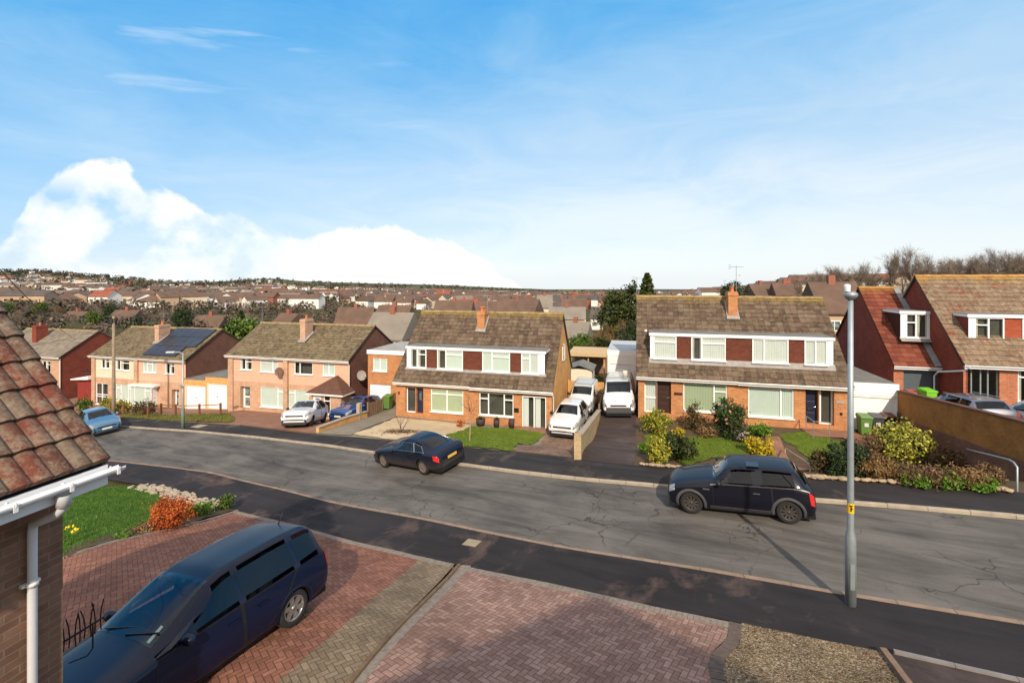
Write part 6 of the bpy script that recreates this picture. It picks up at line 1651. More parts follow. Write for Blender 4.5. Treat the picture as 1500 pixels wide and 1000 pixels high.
# planters on the gravel-garden house
def planter(label, px, s, hgt, plant=True):
    g = G(*px); t = thing('planter', label, 'planter', tuple(g + Vector((0, 0, .04))), 0, 'dark planters under the window')
    m = MB(); m.lathe([(0, 0), (s * .8, 0), (s, hgt), (s * .88, hgt), (s * .85, hgt * .9), (0, hgt * .9)], (0, 0, 0), 'z', 14); m.build('pot', TERRA, t)
    if plant:
        m = MB(); r = random.Random(px[0])
        for k in range(90):
            a, e, L = r.uniform(0, 6.28), r.uniform(.2, 1.5), r.uniform(.1, .32)
            d = Vector((math.cos(a) * math.cos(e), math.sin(a) * math.cos(e), math.sin(e))); p = Vector((0, 0, hgt * .9)); q = Vector((-d.y, d.x, 0)) * .02
            m.add([p, p + d * L * .5 + q, p + d * L, p + d * L * .5 - q], [(0, 1, 2, 3)], tint=r.random())
        m.build('plant', LF_DARK, t)
LF_DARK = leafmat('dark_leaf', [(.0, (.012, .022, .007)), (.5, (.03, .055, .012)), (1, (.07, .11, .025))])
planter('wide dark planter under the left end of the window', (704, 623), .32, .42); planter('dark planter in the middle under the window', (727.5, 626), .2, .5); planter('tall dark pot nearest the glazed porch', (749.5, 627), .2, .55, False)
# ------------------------------------------------------------------ handrails
def rail(name, label, pts, r=.022, posts=(), mat=METAL):
    t = thing(name, label, 'handrail', tuple(pts[0])); o = Vector(pts[0])
    m = MB(); m.tube([Vector(p) - o for p in pts], r, 8); m.build('rail', mat, t)
    for p in posts:
        m = MB(); p = Vector(p); m.tube([Vector((p.x, p.y, h(p.x, p.y) - .1)) - o, p - o], r, 8); m.build('post', mat, t)
    return t
def above(px, py, ty):
    g = G(px, py); d = ray(px, ty); return Vector((g.x, g.y, d[2] * g.y / d[1]))
pe = above(1490, 719, 684); p1 = above(1485, 716, 677); p2 = above(1478, 711, 673); p3 = above(1414, 677, 657); p4 = above(1372, 664, 652)
rail('handrail', 'long galvanised handrail curving down at the pavement by the tan wall', [Vector((pe.x, pe.y, h(pe.x, pe.y) - .1)), pe, p1, p2, p3, p4], .026, [p3])
a, b = above(1187, 690, 680), above(1150, 664, 656)
rail('handrail', 'wooden rail beside the steps through the garden', [b, a], .028, [a, b], M('pale_rail_timber', (.42, .33, .22, 1), .8))
a, b, c_ = above(1192, 643, 617), above(1181, 632, 609), above(1215, 640, 619)
rail('handrail', 'short steel handrail at the navy front door steps', [b, a, c_], .02, [b, a, c_])
# ------------------------------------------------------------------ lamp posts, pole and wires
g = G(1246, 885); g = Vector((g.x, g.y, h(g.x, g.y) + .1))
t = thing('street_lamp', 'tall galvanised street lamp with yellow sign on the near pavement', 'street lamp', tuple(g)); H = -g.z - (437 - CY) / F_PX * (g.y * CS - g.x * SN)
m = MB(); m.lathe([(0, -.2), (.098, -.2), (.095, 1.22), (.085, 1.30), (.060, 1.42), (.055, 3.2), (.046, H), (0, H)], (0, 0, 0), 'z', 20); m.build('post', METAL, t)
m = MB(); m.box(-.04, .04, -.100, -.093, .25, .75); m.build('access_door', METAL, t)
m = MB(); m.lathe([(.0, -.02), (.07, -.02), (.11, .03), (.125, .06), (.12, .10), (.085, .13), (.06, .14), (0, .14)], (0, 0, H), 'z', 22); hd = m.build('lamp_head', METAL, t)
m = MB(); m.lathe([(.055, .14), (.06, .25), (.05, .28), (0, .29)], (-.06, 0, H), 'z', 16); m.build('photocell', M('pale_plastic', (.62, .66, .68, 1), .4), hd)
zs = -g.z - (743 - CY) / F_PX * (g.y * CS - g.x * SN)
m = MB(); m.lathe([(.0605, -.10), (.0605, .10)], (0, 0, zs), 'z', 20); sg = m.build('sign', YELLOW, t)
m = MB()
for dx, dz, ax, az in ((0, -.0, .012, .058), (.0, .055, .034, .010), (.022, .0, .012, .012)):
    vs = []
    for i in range(5):
        a = -math.pi / 2 - .22 + (dx + ax * (i / 2 - 1)) / .061
        vs += [(.0622 * math.cos(a), .0622 * math.sin(a), zs + dz - az), (.0622 * math.cos(a), .0622 * math.sin(a), zs + dz + az)]
    m.add(vs, [(2 * i, 2 * i + 2, 2 * i + 3, 2 * i + 1) for i in range(4)])
m.build('sign_mark', BLACK, sg)
z2 = -g.z - (779 - CY) / F_PX * (g.y * CS - g.x * SN); MB().lathe([(.062, -.02), (.068, -.02), (.068, .02), (.062, .02)], (0, 0, z2), 'z', 18).build('band', METAL, t)
g = G(268, 627); g = Vector((g.x, g.y, h(g.x, g.y) + .1)); Y = g.y * CS - g.x * SN
t = thing('street_lamp', 'slim grey street lamp with green base before the white garage doors', 'street lamp', tuple(g)); H = -g.z - (517 - CY) / F_PX * Y
m = MB(); m.lathe([(0, -.2), (.105, -.2), (.105, 1.3), (.07, 1.42), (0, 1.42)], (0, 0, 0), 'z', 14); m.build('base', LAMPGREEN, t)
m = MB(); m.lathe([(.065, 1.3), (.045, H), (0, H)], (0, 0, 0), 'z', 12); m.tube([(0, 0, H - .1), (-.1, -.1, H + .06), (-.5, -.25, H + .08)], .03, 6); m.build('post', METAL, t)
m = MB(); m.obox((-.68, -.34, H + .08), (.24, .11, .0), (-.05, .10, 0), (0, 0, .055)); m.build('lamp_head', M('pale_lamp_head', (.5, .5, .48, 1), .5), t, bevel=.03)
z2 = -g.z - (564 - CY) / F_PX * Y; m = MB(); m.lathe([(0, -.02), (.17, -.02), (.17, .0), (0, .0)], (.05, -.07, z2), 'y', 16); m.build('round_sign', METALD, t)
g = G(166.5, 609); Y = g.y * CS - g.x * SN
t = thing('telegraph_pole', 'old timber telegraph pole standing behind the light blue hatchback', 'pole', tuple(g)); H = -g.z - (463 - CY) / F_PX * Y
m = MB(); m.lathe([(0, -.3), (.135, -.3), (.125, 1.5), (.095, H), (0, H + .03)], (0, 0, 0), 'z', 12); m.build('post', POLE, t)
m = MB()
for k in range(5): a = k * 1.25; m.obox((.17 * math.cos(a), .17 * math.sin(a), H - .35 - .1 * (k % 2)), (.05, 0, 0), (0, .05, 0), (0, 0, .18))
m.build('junction_box', M('black_bracket', (.03, .035, .035, 1), .5), t); MB().lathe([(.14, 0), (.16, 0), (.16, .06), (.14, .06)], (0, 0, 2.3), 'z', 12).build('band', METALD, t)
top = g + Vector((0, 0, H - .2))
def cable(label, a, b, sag, r=.011, seg=20):
    a, b = Vector(a), Vector(b); pts = []
    for i in range(seg + 1):
        f = i / seg; p = a.lerp(b, f); pts.append(p - a - Vector((0, 0, sag * 4 * f * (1 - f))))
    m = MB(); m.tube(pts, r, 5, cap=False); o = m.build('overhead_cable', BLACK, loc=tuple(a)); tag(o, label, 'cable', 'overhead cables')
cable('dark cable dropping from the upper left edge to the grey roof', at_depth(-60, 330, 9), at_depth(112, 497, 49), .35, .014)
for k, (q, l) in enumerate([((on_v(200, 527, 34.9)[0], 34.9, -7.7), 'cream house'), ((on_v(418, 524, 33.3)[0], 33.3, -6.7), 'pink house with the dish'), ((-9.2, 3.6, -1.0), 'tiled roof on the left'), ((-63, 38, -8.8), 'red brick house')]):
    cable('thin overhead cable from the telegraph pole to the ' + l, top, q, .5, .007)
# ------------------------------------------------------------------ aerials
def yagi(label, base, hgt, heading, n=8, L=.9, r=.012, name='tv_aerial', el=.16):
    t = thing(name, label, 'aerial', tuple(base), heading); m = MB(); m.tube([(0, 0, 0), (0, 0, hgt)], r * 1.3, 6); m.build('mast', METAL, t)
    m = MB(); z = hgt - .08; m.tube([(-L / 2, 0, z), (L / 2, 0, z)], r, 6)
    for k in range(n): x = -L / 2 + L * k / (n - 1); m.tube([(x, -el, z), (x, el, z)], r * .6, 5)
    m.tube([(-L / 2, -el, z + .12), (-L / 2, el, z + .12)], r * .6, 5); m.tube([(-L / 2, -el, z - .12), (-L / 2, el, z - .12)], r * .6, 5); m.tube([(-L / 2, 0, z - .13), (-L / 2, 0, z + .13)], r * .6, 5)
    m.build('antenna', METAL, t)
vq = 28.9 + 3.8; q = on_v(1078.5, 432, vq); hq = on_v(1078.5, 389, vq)[1] - q[1]
yagi('tall television aerial on the right orange chimney', (q[0], vq, q[1]), hq, .4)
vq = 33.6; q = on_v(933, 470, vq); hq = on_v(933, 406, vq)[1] - q[1]
yagi('television aerial on a long mast at the left gable of the orange house', (q[0], vq, q[1]), hq, 1.1)
vq = 29.38 + 3.8; q = on_v(714, 460, vq); yagi('thin aerial beside the left orange chimney', (q[0], vq, q[1]), on_v(714, 432, vq)[1] - q[1], .2, 5, .6)
vq = 34.9; q = on_v(384, 472, 37); yagi('aerial mast at the left end of the pink house roof', (q[0], 37, q[1] - .1), on_v(384, 447, 37)[1] - q[1], .9, 6, .7)
vq = 38.5; q = on_v(240, 478, vq); yagi('aerial on the chimney beside the solar panels', (q[0], vq, q[1]), on_v(240, 458, vq)[1] - q[1], .5, 6, .8)

# ------------------------------------------------------------------ neighbour's house on the near left (its eaves and corner are in view)
N = thing('neighbour_house', 'nearest house at the left edge with weathered red roof tiles and white gutter', 'house', (-5.48, 3.34, -6.6))
ez = -1.79 + 6.6; ph = rad(44); Wn = 4.6; Ln = 11.0
m = MB(); m.quad((0, 0, -.8), (0, 0, ez + .1), (0, -Ln, ez + .1), (0, -Ln, -.8)); m.build('side_wall', BR_NEAR, N)
m = MB(); rz = math.tan(ph) * (Wn / 2 + .39)
m.add([(0, 0, -2.5), (-Wn, 0, -2.5), (-Wn, 0, ez + .25), (-Wn / 2, 0, ez + rz - .25), (0, 0, ez + .25)], [(0, 1, 2, 3, 4)]); m.add([(0, -Ln, -.8), (-Wn, -Ln, -.8), (-Wn, -Ln, ez + .25), (-Wn / 2, -Ln, ez + rz - .25), (0, -Ln, ez + .25)], [(0, 1, 2, 3, 4)])
m.quad((-Wn, 0, -2.5), (-Wn, 0, ez), (-Wn, -Ln, ez), (-Wn, -Ln, -.8)); m.build('gable_wall', BR_NEAR, N)
for z0, x in ((.9, -2.9), (.9, -6.2), (3.4, -3.6)):
    pass
m = MB(); Ls = (Wn / 2 + .39) / math.cos(ph); nS = round(Ls / .345); gS = Ls / nS; nU = int((Ln + .3) / .155)
ROLL = lambda f: .036 * max(0, math.cos((f - .5) * math.pi)) ** 1.6 + .008 * math.cos(f * 2 * math.pi)
tile_slope(m, (.39, .15, ez), (0, -1, 0), (-math.cos(ph), 0, math.sin(ph)), nU, nS, .155, gS, ROLL, 8, .034)
# undersides of the first tiles at the verge, bedded on mortar
rf = m.build('roof', ROOF_N, N)
m = MB()
for k in range(nS * 2):
    s0, s1 = Ls * k / nS / 2, Ls * (k + 1) / nS / 2; a = Vector((.39, .145, ez)) + Vector((-math.cos(ph), 0, math.sin(ph))) * s0; b = Vector((.39, .145, ez)) + Vector((-math.cos(ph), 0, math.sin(ph))) * s1
    nn = Vector((math.sin(ph), 0, math.cos(ph))); j = R.uniform(-.006, .006)
    m.add([a - nn * .06 + Vector((0, j, 0)), b - nn * .06 + Vector((0, j, 0)), b + nn * .02, a + nn * .02, a - nn * .06 + Vector((0, -.2, 0)), b - nn * .06 + Vector((0, -.2, 0))], [(0, 1, 2, 3), (0, 4, 5, 1)])
m.build('verge_mortar', M('verge_mortar', (.17, .14, .11, 1), .95, .3, 8, .5), rf)
m = MB(); tile_slope(m, (-Wn - .39, -Ln - .15, ez), (0, 1, 0), (math.cos(ph), 0, math.sin(ph)), nU // 2, nS, (Ln + .3) / (nU // 2), gS, lambda f: 0, 1); m.build('rear_slope', ROOF_N, N)
m = MB()
m.add([(.36, .12, ez - .05), (.36, -Ln, ez - .05), (-Wn / 2, -Ln, ez + rz - .08), (-Wn / 2, .12, ez + rz - .08)], [(0, 1, 2, 3)]); m.build('roof_felt', BLACK, N)
# gutter with brackets, fascia, soffit, outlet and downpipe
def half_gutter(m, x, y0, y1, z, r=.058):
    sec = [(math.cos(a) * r, math.sin(a) * r) for a in [math.pi + math.pi * k / 10 for k in range(11)]]; sec += [(q[0] * .9, q[1] * .9 + .003) for q in reversed(sec)]; k = len(sec)
    vs = [(x + q[0], y, z + q[1]) for y in (y0, y1) for q in sec]
    m.add(vs, [(i, (i + 1) % k, k + (i + 1) % k, k + i) for i in range(k)] + [tuple(range(k)), tuple(range(2 * k - 1, k - 1, -1))], smooth=False)
gx_, gz_ = .455, ez - .075
m = MB(); half_gutter(m, gx_, .23, -Ln, gz_, .052)
gt = m.build('gutter', WHITE, N)
for k in range(9):
    y = .16 - k * .40; b = MB()
    pts = [(gx_ - .058, y, gz_ + .01)] + [(gx_ + math.cos(a) * .058, y, gz_ + math.sin(a) * .058) for a in [math.pi + math.pi * i / 8 for i in range(9)]] + [(gx_ + .05, y, gz_ + .02)]
    b.tube(pts, .008, 5)
    b.obox((gx_ + .056, y, gz_ - .02), (.004, 0, 0), (0, .015, 0), (0, 0, .035)); b.build('gutter_bracket', WHITE, gt)
MB().box(.37, .392, -Ln, .14, ez - .235, ez - .04).build('fascia', WHITE, N); MB().box(.0, .372, -Ln, .12, ez - .235, ez - .222).build('soffit', WHITEP, N)
m = MB(); oy = -.27
m.lathe([(.048, -.05), (.048, -.15), (.056, -.15), (.056, -.05)], (gx_, oy, gz_ - .03), 'z', 14); m.tube([(gx_, oy, gz_ - .12), (gx_ - .01, oy, gz_ - .20), (gx_ - .10, oy, gz_ - .28), (.06, oy, gz_ - .40), (.05, oy, gz_ - .48), (.05, oy, -.5)], .036, 14)
dp = m.build('downpipe', M('greyed_white_upvc', (.60, .60, .61, 1), .4, .08, 3), N)
for z in (gz_ - .95, gz_ - 2.6): b = MB(); b.lathe([(.038, -.02), (.046, -.02), (.046, .02), (.038, .02)], (.05, oy, z), 'z', 14); b.obox((.02, oy, z), (.02, 0, 0), (0, .07, 0), (0, 0, .012)); b.build('pipe_clip', WHITEP, dp)
# spiky wall aerial just past the corner
q0, q1 = at_depth(92, 940, 5.2), at_depth(152, 903, 5.5)
t = thing('wall_aerial', 'black spiky aerial with upright rods fixed past the near brick corner', 'aerial', tuple(q0)); bm_ = q1 - q0; m = MB(); m.tube([Vector((-.25, -.25, 0)), Vector((0, 0, 0)), bm_], .012, 6); m.build('boom', BLACK, t)
m = MB(); rr = random.Random(4)
for k in range(8):
    f = (k + .3) / 8; p = bm_ * f; L = .16 + .03 * rr.random(); tl = Vector((rr.uniform(-.04, .03), rr.uniform(-.03, .03), 0)); m.tube([p + tl * .3 - Vector((0, 0, L * .7)), p, p + tl * .4 + Vector((0, 0, L * .7)), p + tl * 1.3 + Vector((0, 0, L * 1.25))], .007, 5)
m.build('rods', BLACK, t); m = MB(); p = bm_ * .72; m.tube([p, p - Vector((.0, 0, .28)), p - Vector((.05, .02, .36)), p - Vector((.22, .1, .42))], .008, 5); m.build('stay', BLACK, t)
# ------------------------------------------------------------------ the house the photograph is taken from (behind the eye; it shades the drives)
O = thing('own_house', 'gabled house behind the viewpoint', 'house', (-2.35, -.45, -6.5)); Wo, Lo, eo = 10.3, 10.0, 4.7; ro = 2.7
m = MB(); m.add([(0, 0, -1), (Wo, 0, -1), (Wo, 0, eo + .2), (Wo / 2, 0, eo + ro), (0, 0, eo + .2)], [(0, 1, 2, 3, 4)]); m.add([(0, -Lo, -1), (Wo, -Lo, -1), (Wo, -Lo, eo + .2), (Wo / 2, -Lo, eo + ro), (0, -Lo, eo + .2)], [(4, 3, 2, 1, 0)])
m.quad((0, 0, -1), (0, 0, eo + .2), (0, -Lo, eo + .2), (0, -Lo, -1)); m.quad((Wo, 0, -1), (Wo, -Lo, -1), (Wo, -Lo, eo + .2), (Wo, 0, eo + .2)); m.build('wall', BR_NEAR, O)
m = MB(); pr = math.atan2(ro, Wo / 2); Lr = math.hypot(Wo / 2 + .35, (Wo / 2 + .35) * ro / (Wo / 2)); nS = 16
tile_slope(m, (-.35, .12, eo), (0, -1, 0), (math.cos(pr), 0, math.sin(pr)), 30, nS, (Lo + .24) / 30, Lr / nS, lambda f: 0, 1); tile_slope(m, (Wo + .35, .12, eo), (0, -1, 0), (-math.cos(pr), 0, math.sin(pr)), 30, nS, (Lo + .24) / 30, Lr / nS, lambda f: 0, 1)
m.build('roof', ROOF_N, O)
MB().box(5.2, 6.1, -4, -3.0, eo + ro - 1, eo + ro + 1.3).build('chimney', BR_NEAR, O)
window(O, 1.6, 3.6, 5.0, 6.2, -.06, (.5,), None, P_DARK); window(O, 6.2, 8.6, .9, 2.2, -.06, (.5,), None, P_DARK)
# ------------------------------------------------------------------ plants
LF_EUO = leafmat('lime_yellow_leaf', [(.0, (.05, .07, .01)), (.4, (.17, .19, .02)), (.75, (.36, .32, .03)), (1, (.46, .30, .04))])
LF_VAR = leafmat('yellow_variegated_leaf', [(.0, (.05, .07, .012)), (.4, (.20, .21, .03)), (.7, (.42, .38, .05)), (1, (.55, .50, .10))])
LF_GOLD = leafmat('bright_gold_leaf', [(.0, (.16, .14, .01)), (.4, (.40, .30, .01)), (1, (.62, .45, .02))])
LF_MID = leafmat('mid_green_leaf', [(.0, (.02, .04, .006)), (.5, (.06, .105, .013)), (1, (.13, .19, .03))])
LF_FRESH = leafmat('fresh_green_leaf', [(.0, (.03, .07, .006)), (.5, (.08, .17, .012)), (1, (.16, .27, .03))])
LF_CON = leafmat('olive_conifer_leaf', [(.0, (.014, .022, .006)), (.5, (.04, .055, .012)), (1, (.09, .10, .022))])
LF_BRONZE = leafmat('bronze_leaf', [(.0, (.035, .025, .01)), (.5, (.085, .06, .02)), (1, (.15, .10, .04))])
LF_BROWN = leafmat('dead_brown_stem', [(.0, (.07, .038, .016)), (.5, (.15, .085, .04)), (1, (.26, .17, .09))])
LF_TAWNY = leafmat('tawny_stem', [(.0, (.10, .05, .018)), (.5, (.20, .115, .045)), (1, (.32, .21, .09))])
LF_RED = leafmat('orange_red_leaf', [(.0, (.16, .025, .008)), (.45, (.38, .065, .012)), (.8, (.52, .13, .02)), (1, (.45, .22, .04))])
LF_PALE = leafmat('pale_flower', [(.0, (.16, .13, .12)), (1, (.50, .42, .42))])
LF_TWIG = leafmat('bare_twig', [(.0, (.09, .068, .052)), (.5, (.18, .135, .105)), (1, (.30, .235, .18))], .9)
LF_HEDGE = leafmat('dark_hedge_leaf', [(.0, (.010, .020, .008)), (.5, (.024, .044, .014)), (1, (.06, .09, .025))])
PETAL = leafmat('pink_petal', [(.0, (.45, .14, .14)), (1, (.62, .28, .26))])
def rdir(r):
    while True:
        v = Vector((r.uniform(-1, 1), r.uniform(-1, 1), r.uniform(-1, 1)))
        if .01 < v.length_squared <= 1: return v.normalized()
def leaf(m, p, n, size, asp, r, tint):
    a = n.cross(rdir(r))
    if a.length < 1e-4: return
    a.normalize(); b = n.cross(a).normalized()
    L, Wd = size * asp * .5, size * .5
    m.add([p - a * L, p + b * Wd, p + a * L, p - b * Wd], [(0, 1, 2, 3)], tint=tint)
def cloud(rx, ry, rz, n, size, seed, clumps=26, asp=1.6, hollow=.55, box=False, fuzz=.30, z0=None):
    """leaves gathered in clumps through an ellipsoid (or box) standing on Z=0"""
    r = random.Random(seed); m = MB(); cz = rz if z0 is None else z0
    C = []
    for k in range(clumps):
        d = rdir(r); q = r.uniform(hollow, .92)
        if box: d = Vector([max(-1, min(1, c * 1.6)) for c in d])
        C.append((Vector((d.x * rx * q, d.y * ry * q, cz + d.z * rz * q)), r.uniform(.55, 1.15), r.uniform(-.22, .22)))
    s = (rx * ry * rz) ** (1 / 3)
    for k in range(n):
        if r.random() < .16:
            d = rdir(r); q = r.uniform(.3, .97)
            if box: d = Vector([max(-1, min(1, c * 1.7)) for c in d])
            p = Vector((d.x * rx * q, d.y * ry * q, cz + d.z * rz * q)); tc = 0; out = d
        else:
            c, w, tc = r.choice(C); off = rdir(r) * abs(r.gauss(0, fuzz * w)) * s
            p = c + off; out = (p - Vector((0, 0, cz * .7)))
            if out.length > 1e-5: out.normalize()
        if p.z < .01: p.z = r.uniform(.01, .1)
        nn = (out * .6 + rdir(r)).normalized()
        leaf(m, p, nn, size * r.uniform(.6, 1.35), asp, r, min(1, max(.0, .5 + tc + r.gauss(0, .2))) + .0001)
    return m
def stems(m_or_none, rx, ry, hgt, n, seed, r0=.012):
    r = random.Random(seed); m = MB()
    for k in range(n):
        a = r.uniform(0, 6.28); q = r.uniform(.2, .8); e = Vector((rx * q * math.cos(a), ry * q * math.sin(a), hgt * r.uniform(.5, .85)))
        m.tube([Vector((e.x * .12, e.y * .12, -.05)), e * .5 + Vector((r.uniform(-.05, .05), r.uniform(-.05, .05), .04)), e], [r0, r0 * .7, r0 * .3], 5, smooth=True, tint=.4)
    return m
def shrub(name, label, px, wpx, hpx, mat, n, size, seed, cat='shrub', clumps=24, asp=1.6, box=False, depth=.9, hollow=.5, flowers=None, stem=None, fuzz=.3, lift=0.0, group=None):
    g = G(*px); Y = g.y * CS - g.x * SN; rx = wpx / 2 / F_PX * Y * .92; rz = hpx / 2 / F_PX * Y * .96
    t = thing(name, label, cat, (g.x, g.y + rx * depth * .5, h(g.x, g.y + rx * depth * .5)), 0, group)
    cloud(rx, rx * depth, rz, n, size, seed, clumps, asp, hollow, box, fuzz).build('foliage', mat, t)
    stems(None, rx, rx * depth, rz * 2, 9, seed).build('stems', stem or BARK, t)
    if flowers:
        r = random.Random(seed + 1); m = MB()
        for k in range(flowers[1]):
            d = rdir(r); d.y = -abs(d.y); d.z = abs(d.z) * r.choice((1, 1, -.4)); p = Vector((d.x * rx, d.y * rx * depth, rz + d.z * rz)) * .98
            for j in range(6): leaf(m, p + rdir(r) * .04, (d + rdir(r) * .6).normalized(), flowers[2], 1.1, r, r.random() * .99 + .0001)
        m.build('flowers', flowers[0], t)
    return t
shrub('shrub', 'lime and orange evergreen shrub below the glazed side panel at the left', (961, 640), 50, 38, LF_EUO, 2600, .075, 11)
shrub('shrub', 'dark bronze rounded shrub under the green-blind window', (1018, 633), 36, 42, LF_BRONZE, 2300, .06, 12, clumps=16)
shrub('camellia_bush', 'large dark camellia with a few pink flowers between the two windows', (1070, 645), 58, 62, LF_DARK, 4200, .08, 13, flowers=(PETAL, 9, .10), clumps=34)
shrub('conifer_shrub', 'dense dark green dwarf conifer on the lawn', (999, 676), 48, 42, LF_CON, 3600, .06, 14, asp=2.4)
shrub('conifer_shrub', 'lime green dwarf conifer left of the dark one', (963, 680), 40, 38, LF_EUO, 2600, .055, 15, asp=2.2)
shrub('shrub', 'small golden shrub behind the dark dwarf conifer', (994, 643), 22, 18, LF_GOLD, 700, .06, 16)
shrub('shrub', 'bright golden shrub in the middle of the garden', (1115, 669), 44, 29, LF_GOLD, 2200, .06, 17, asp=2.2)
shrub('heather_plant', 'dark heather with pale flowers beside the golden shrub', (1088, 651), 24, 24, LF_HEDGE, 900, .05, 18, flowers=(LF_PALE, 26, .05))
shrub('shrub', 'fresh green plants under the white-blind window', (1118, 640), 46, 17, LF_FRESH, 1500, .07, 19)
shrub('shrub', 'low reddish shrub beneath the bronze one', (1036, 642), 34, 17, LF_TAWNY, 900, .06, 20)
shrub('shrub', 'bushy green plant at the left end of the lawn', (948, 664), 26, 18, LF_FRESH, 1000, .06, 21)
shrub('hedge', 'clipped dark box-shaped hedge by the pavement', (1245, 699), 58, 48, LF_HEDGE, 6500, .05, 22, 'hedge', 60, 1.5, True, .75, .6, fuzz=.2)
shrub('shrub', 'dull brown shrub left of the clipped hedge', (1204, 693), 34, 33, LF_BRONZE, 1700, .06, 23)
shrub('variegated_bush', 'big yellow variegated bush below the wheelie bins', (1329, 678), 84, 54, LF_VAR, 5200, .09, 24, clumps=44)
shrub('shrub', 'tawny dry shrub right of the clipped hedge', (1288, 705), 50, 38, LF_TAWNY, 5000, .032, 25, asp=4, clumps=50)
shrub('shrub', 'brown twiggy shrub at the left foot of the yellow bush', (1283, 671), 36, 34, LF_BROWN, 3200, .03, 26, asp=4, clumps=40)
for k, (px, py, w_, h_, mt, lb) in enumerate([(1335, 711, 50, 23, LF_BROWN, 'dry brown plants before the yellow bush'), (1382, 714, 56, 25, LF_BROWN, 'dry brown plants in the middle of the border'), (1430, 716, 56, 24, LF_TAWNY, 'dry tawny plants near the handrail'), (1400, 690, 70, 30, LF_BROWN, 'brown twiggy plants below the tan wall'), (1455, 706, 40, 22, LF_BROWN, 'brown plants at the end of the border')]):
    shrub('border_plant', lb, (px, py), w_, h_, mt, 4200, .030, 30 + k, asp=4.5, fuzz=.30, clumps=44)
for k, (px, py, w_, h_) in enumerate([(1345, 714, 50, 17), (1392, 717, 66, 19), (1442, 720, 58, 16)]):
    shrub('ground_cover', ['low green plants at the left end of the stone edging', 'low green plants along the middle of the stone edging', 'low green plants at the right end of the stone edging'][k], (px, py), w_, h_, LF_FRESH, 1300, .06, 40 + k)
# pink houses
shrub('shrub', 'yellow-green shrub before the cream house door', (151, 606), 26, 22, LF_EUO, 1100, .09, 50); shrub('shrub', 'lime shrub behind the telegraph pole', (167, 607), 36, 20, LF_EUO, 1300, .09, 51)
shrub('shrub', 'dull brown shrub under the bay window', (203, 608), 40, 20, LF_BRONZE, 1300, .09, 52); shrub('shrub', 'dark green bush beside the red gate', (116, 604), 28, 22, LF_MID, 1100, .09, 53)
shrub('shrub', 'small reddish plant at the edge of the gravel garden', (673, 626), 14, 12, LF_RED, 400, .05, 54)
# near lawn
shrub('red_shrub', 'rounded orange-red shrub on the edge of the lush lawn', (236, 777), 70, 50, LF_RED, 6500, .035, 60, clumps=40, fuzz=.26)
shrub('shrub', 'small dark green bush at the corner by the pale stones', (326, 747), 26, 24, LF_MID, 1500, .045, 61)
shrub('ground_cover', 'low green plants between red shrub and pale stones', (285, 757), 50, 18, LF_FRESH, 1500, .045, 62); shrub('ground_cover', 'small leafy plant in the border near the car', (175, 790), 26, 9, LF_FRESH, 500, .045, 63)
shrub('ground_cover', 'dry orange stems at the foot of the red shrub', (208, 780), 50, 12, LF_TAWNY, 700, .04, 65)
# daffodils
for k, (px, py) in enumerate([(100, 789), (108, 795)]):
    g = G(px, py); t = thing('daffodil', ['yellow daffodil clump nearest the brick corner', 'smaller yellow daffodil clump on the lawn edge'][k], 'flower', tuple(g + Vector((0, 0, .02)))); m = MB(); r = random.Random(k)
    for j in range(16): a = r.uniform(0, 6.28); m.tube([(0, 0, 0), (.05 * math.cos(a), .05 * math.sin(a), .2), (.1 * math.cos(a), .1 * math.sin(a), .3)], [.006, .005, .002], 4, tint=.6)
    m.build('leaves', LF_FRESH, t); m = MB()
    for j in range(5):
        c = Vector((r.uniform(-.08, .08), r.uniform(-.08, .08), r.uniform(.28, .36)))
        for q in range(7): leaf(m, c + rdir(r) * .02, (rdir(r) + Vector((0, -1, .5))).normalized(), .05, 1.4, r, r.random() * .9 + .01)
    m.build('flowers', leafmat('daffodil_petal', [(0, (.6, .45, .02)), (1, (.75, .62, .05))]), t)
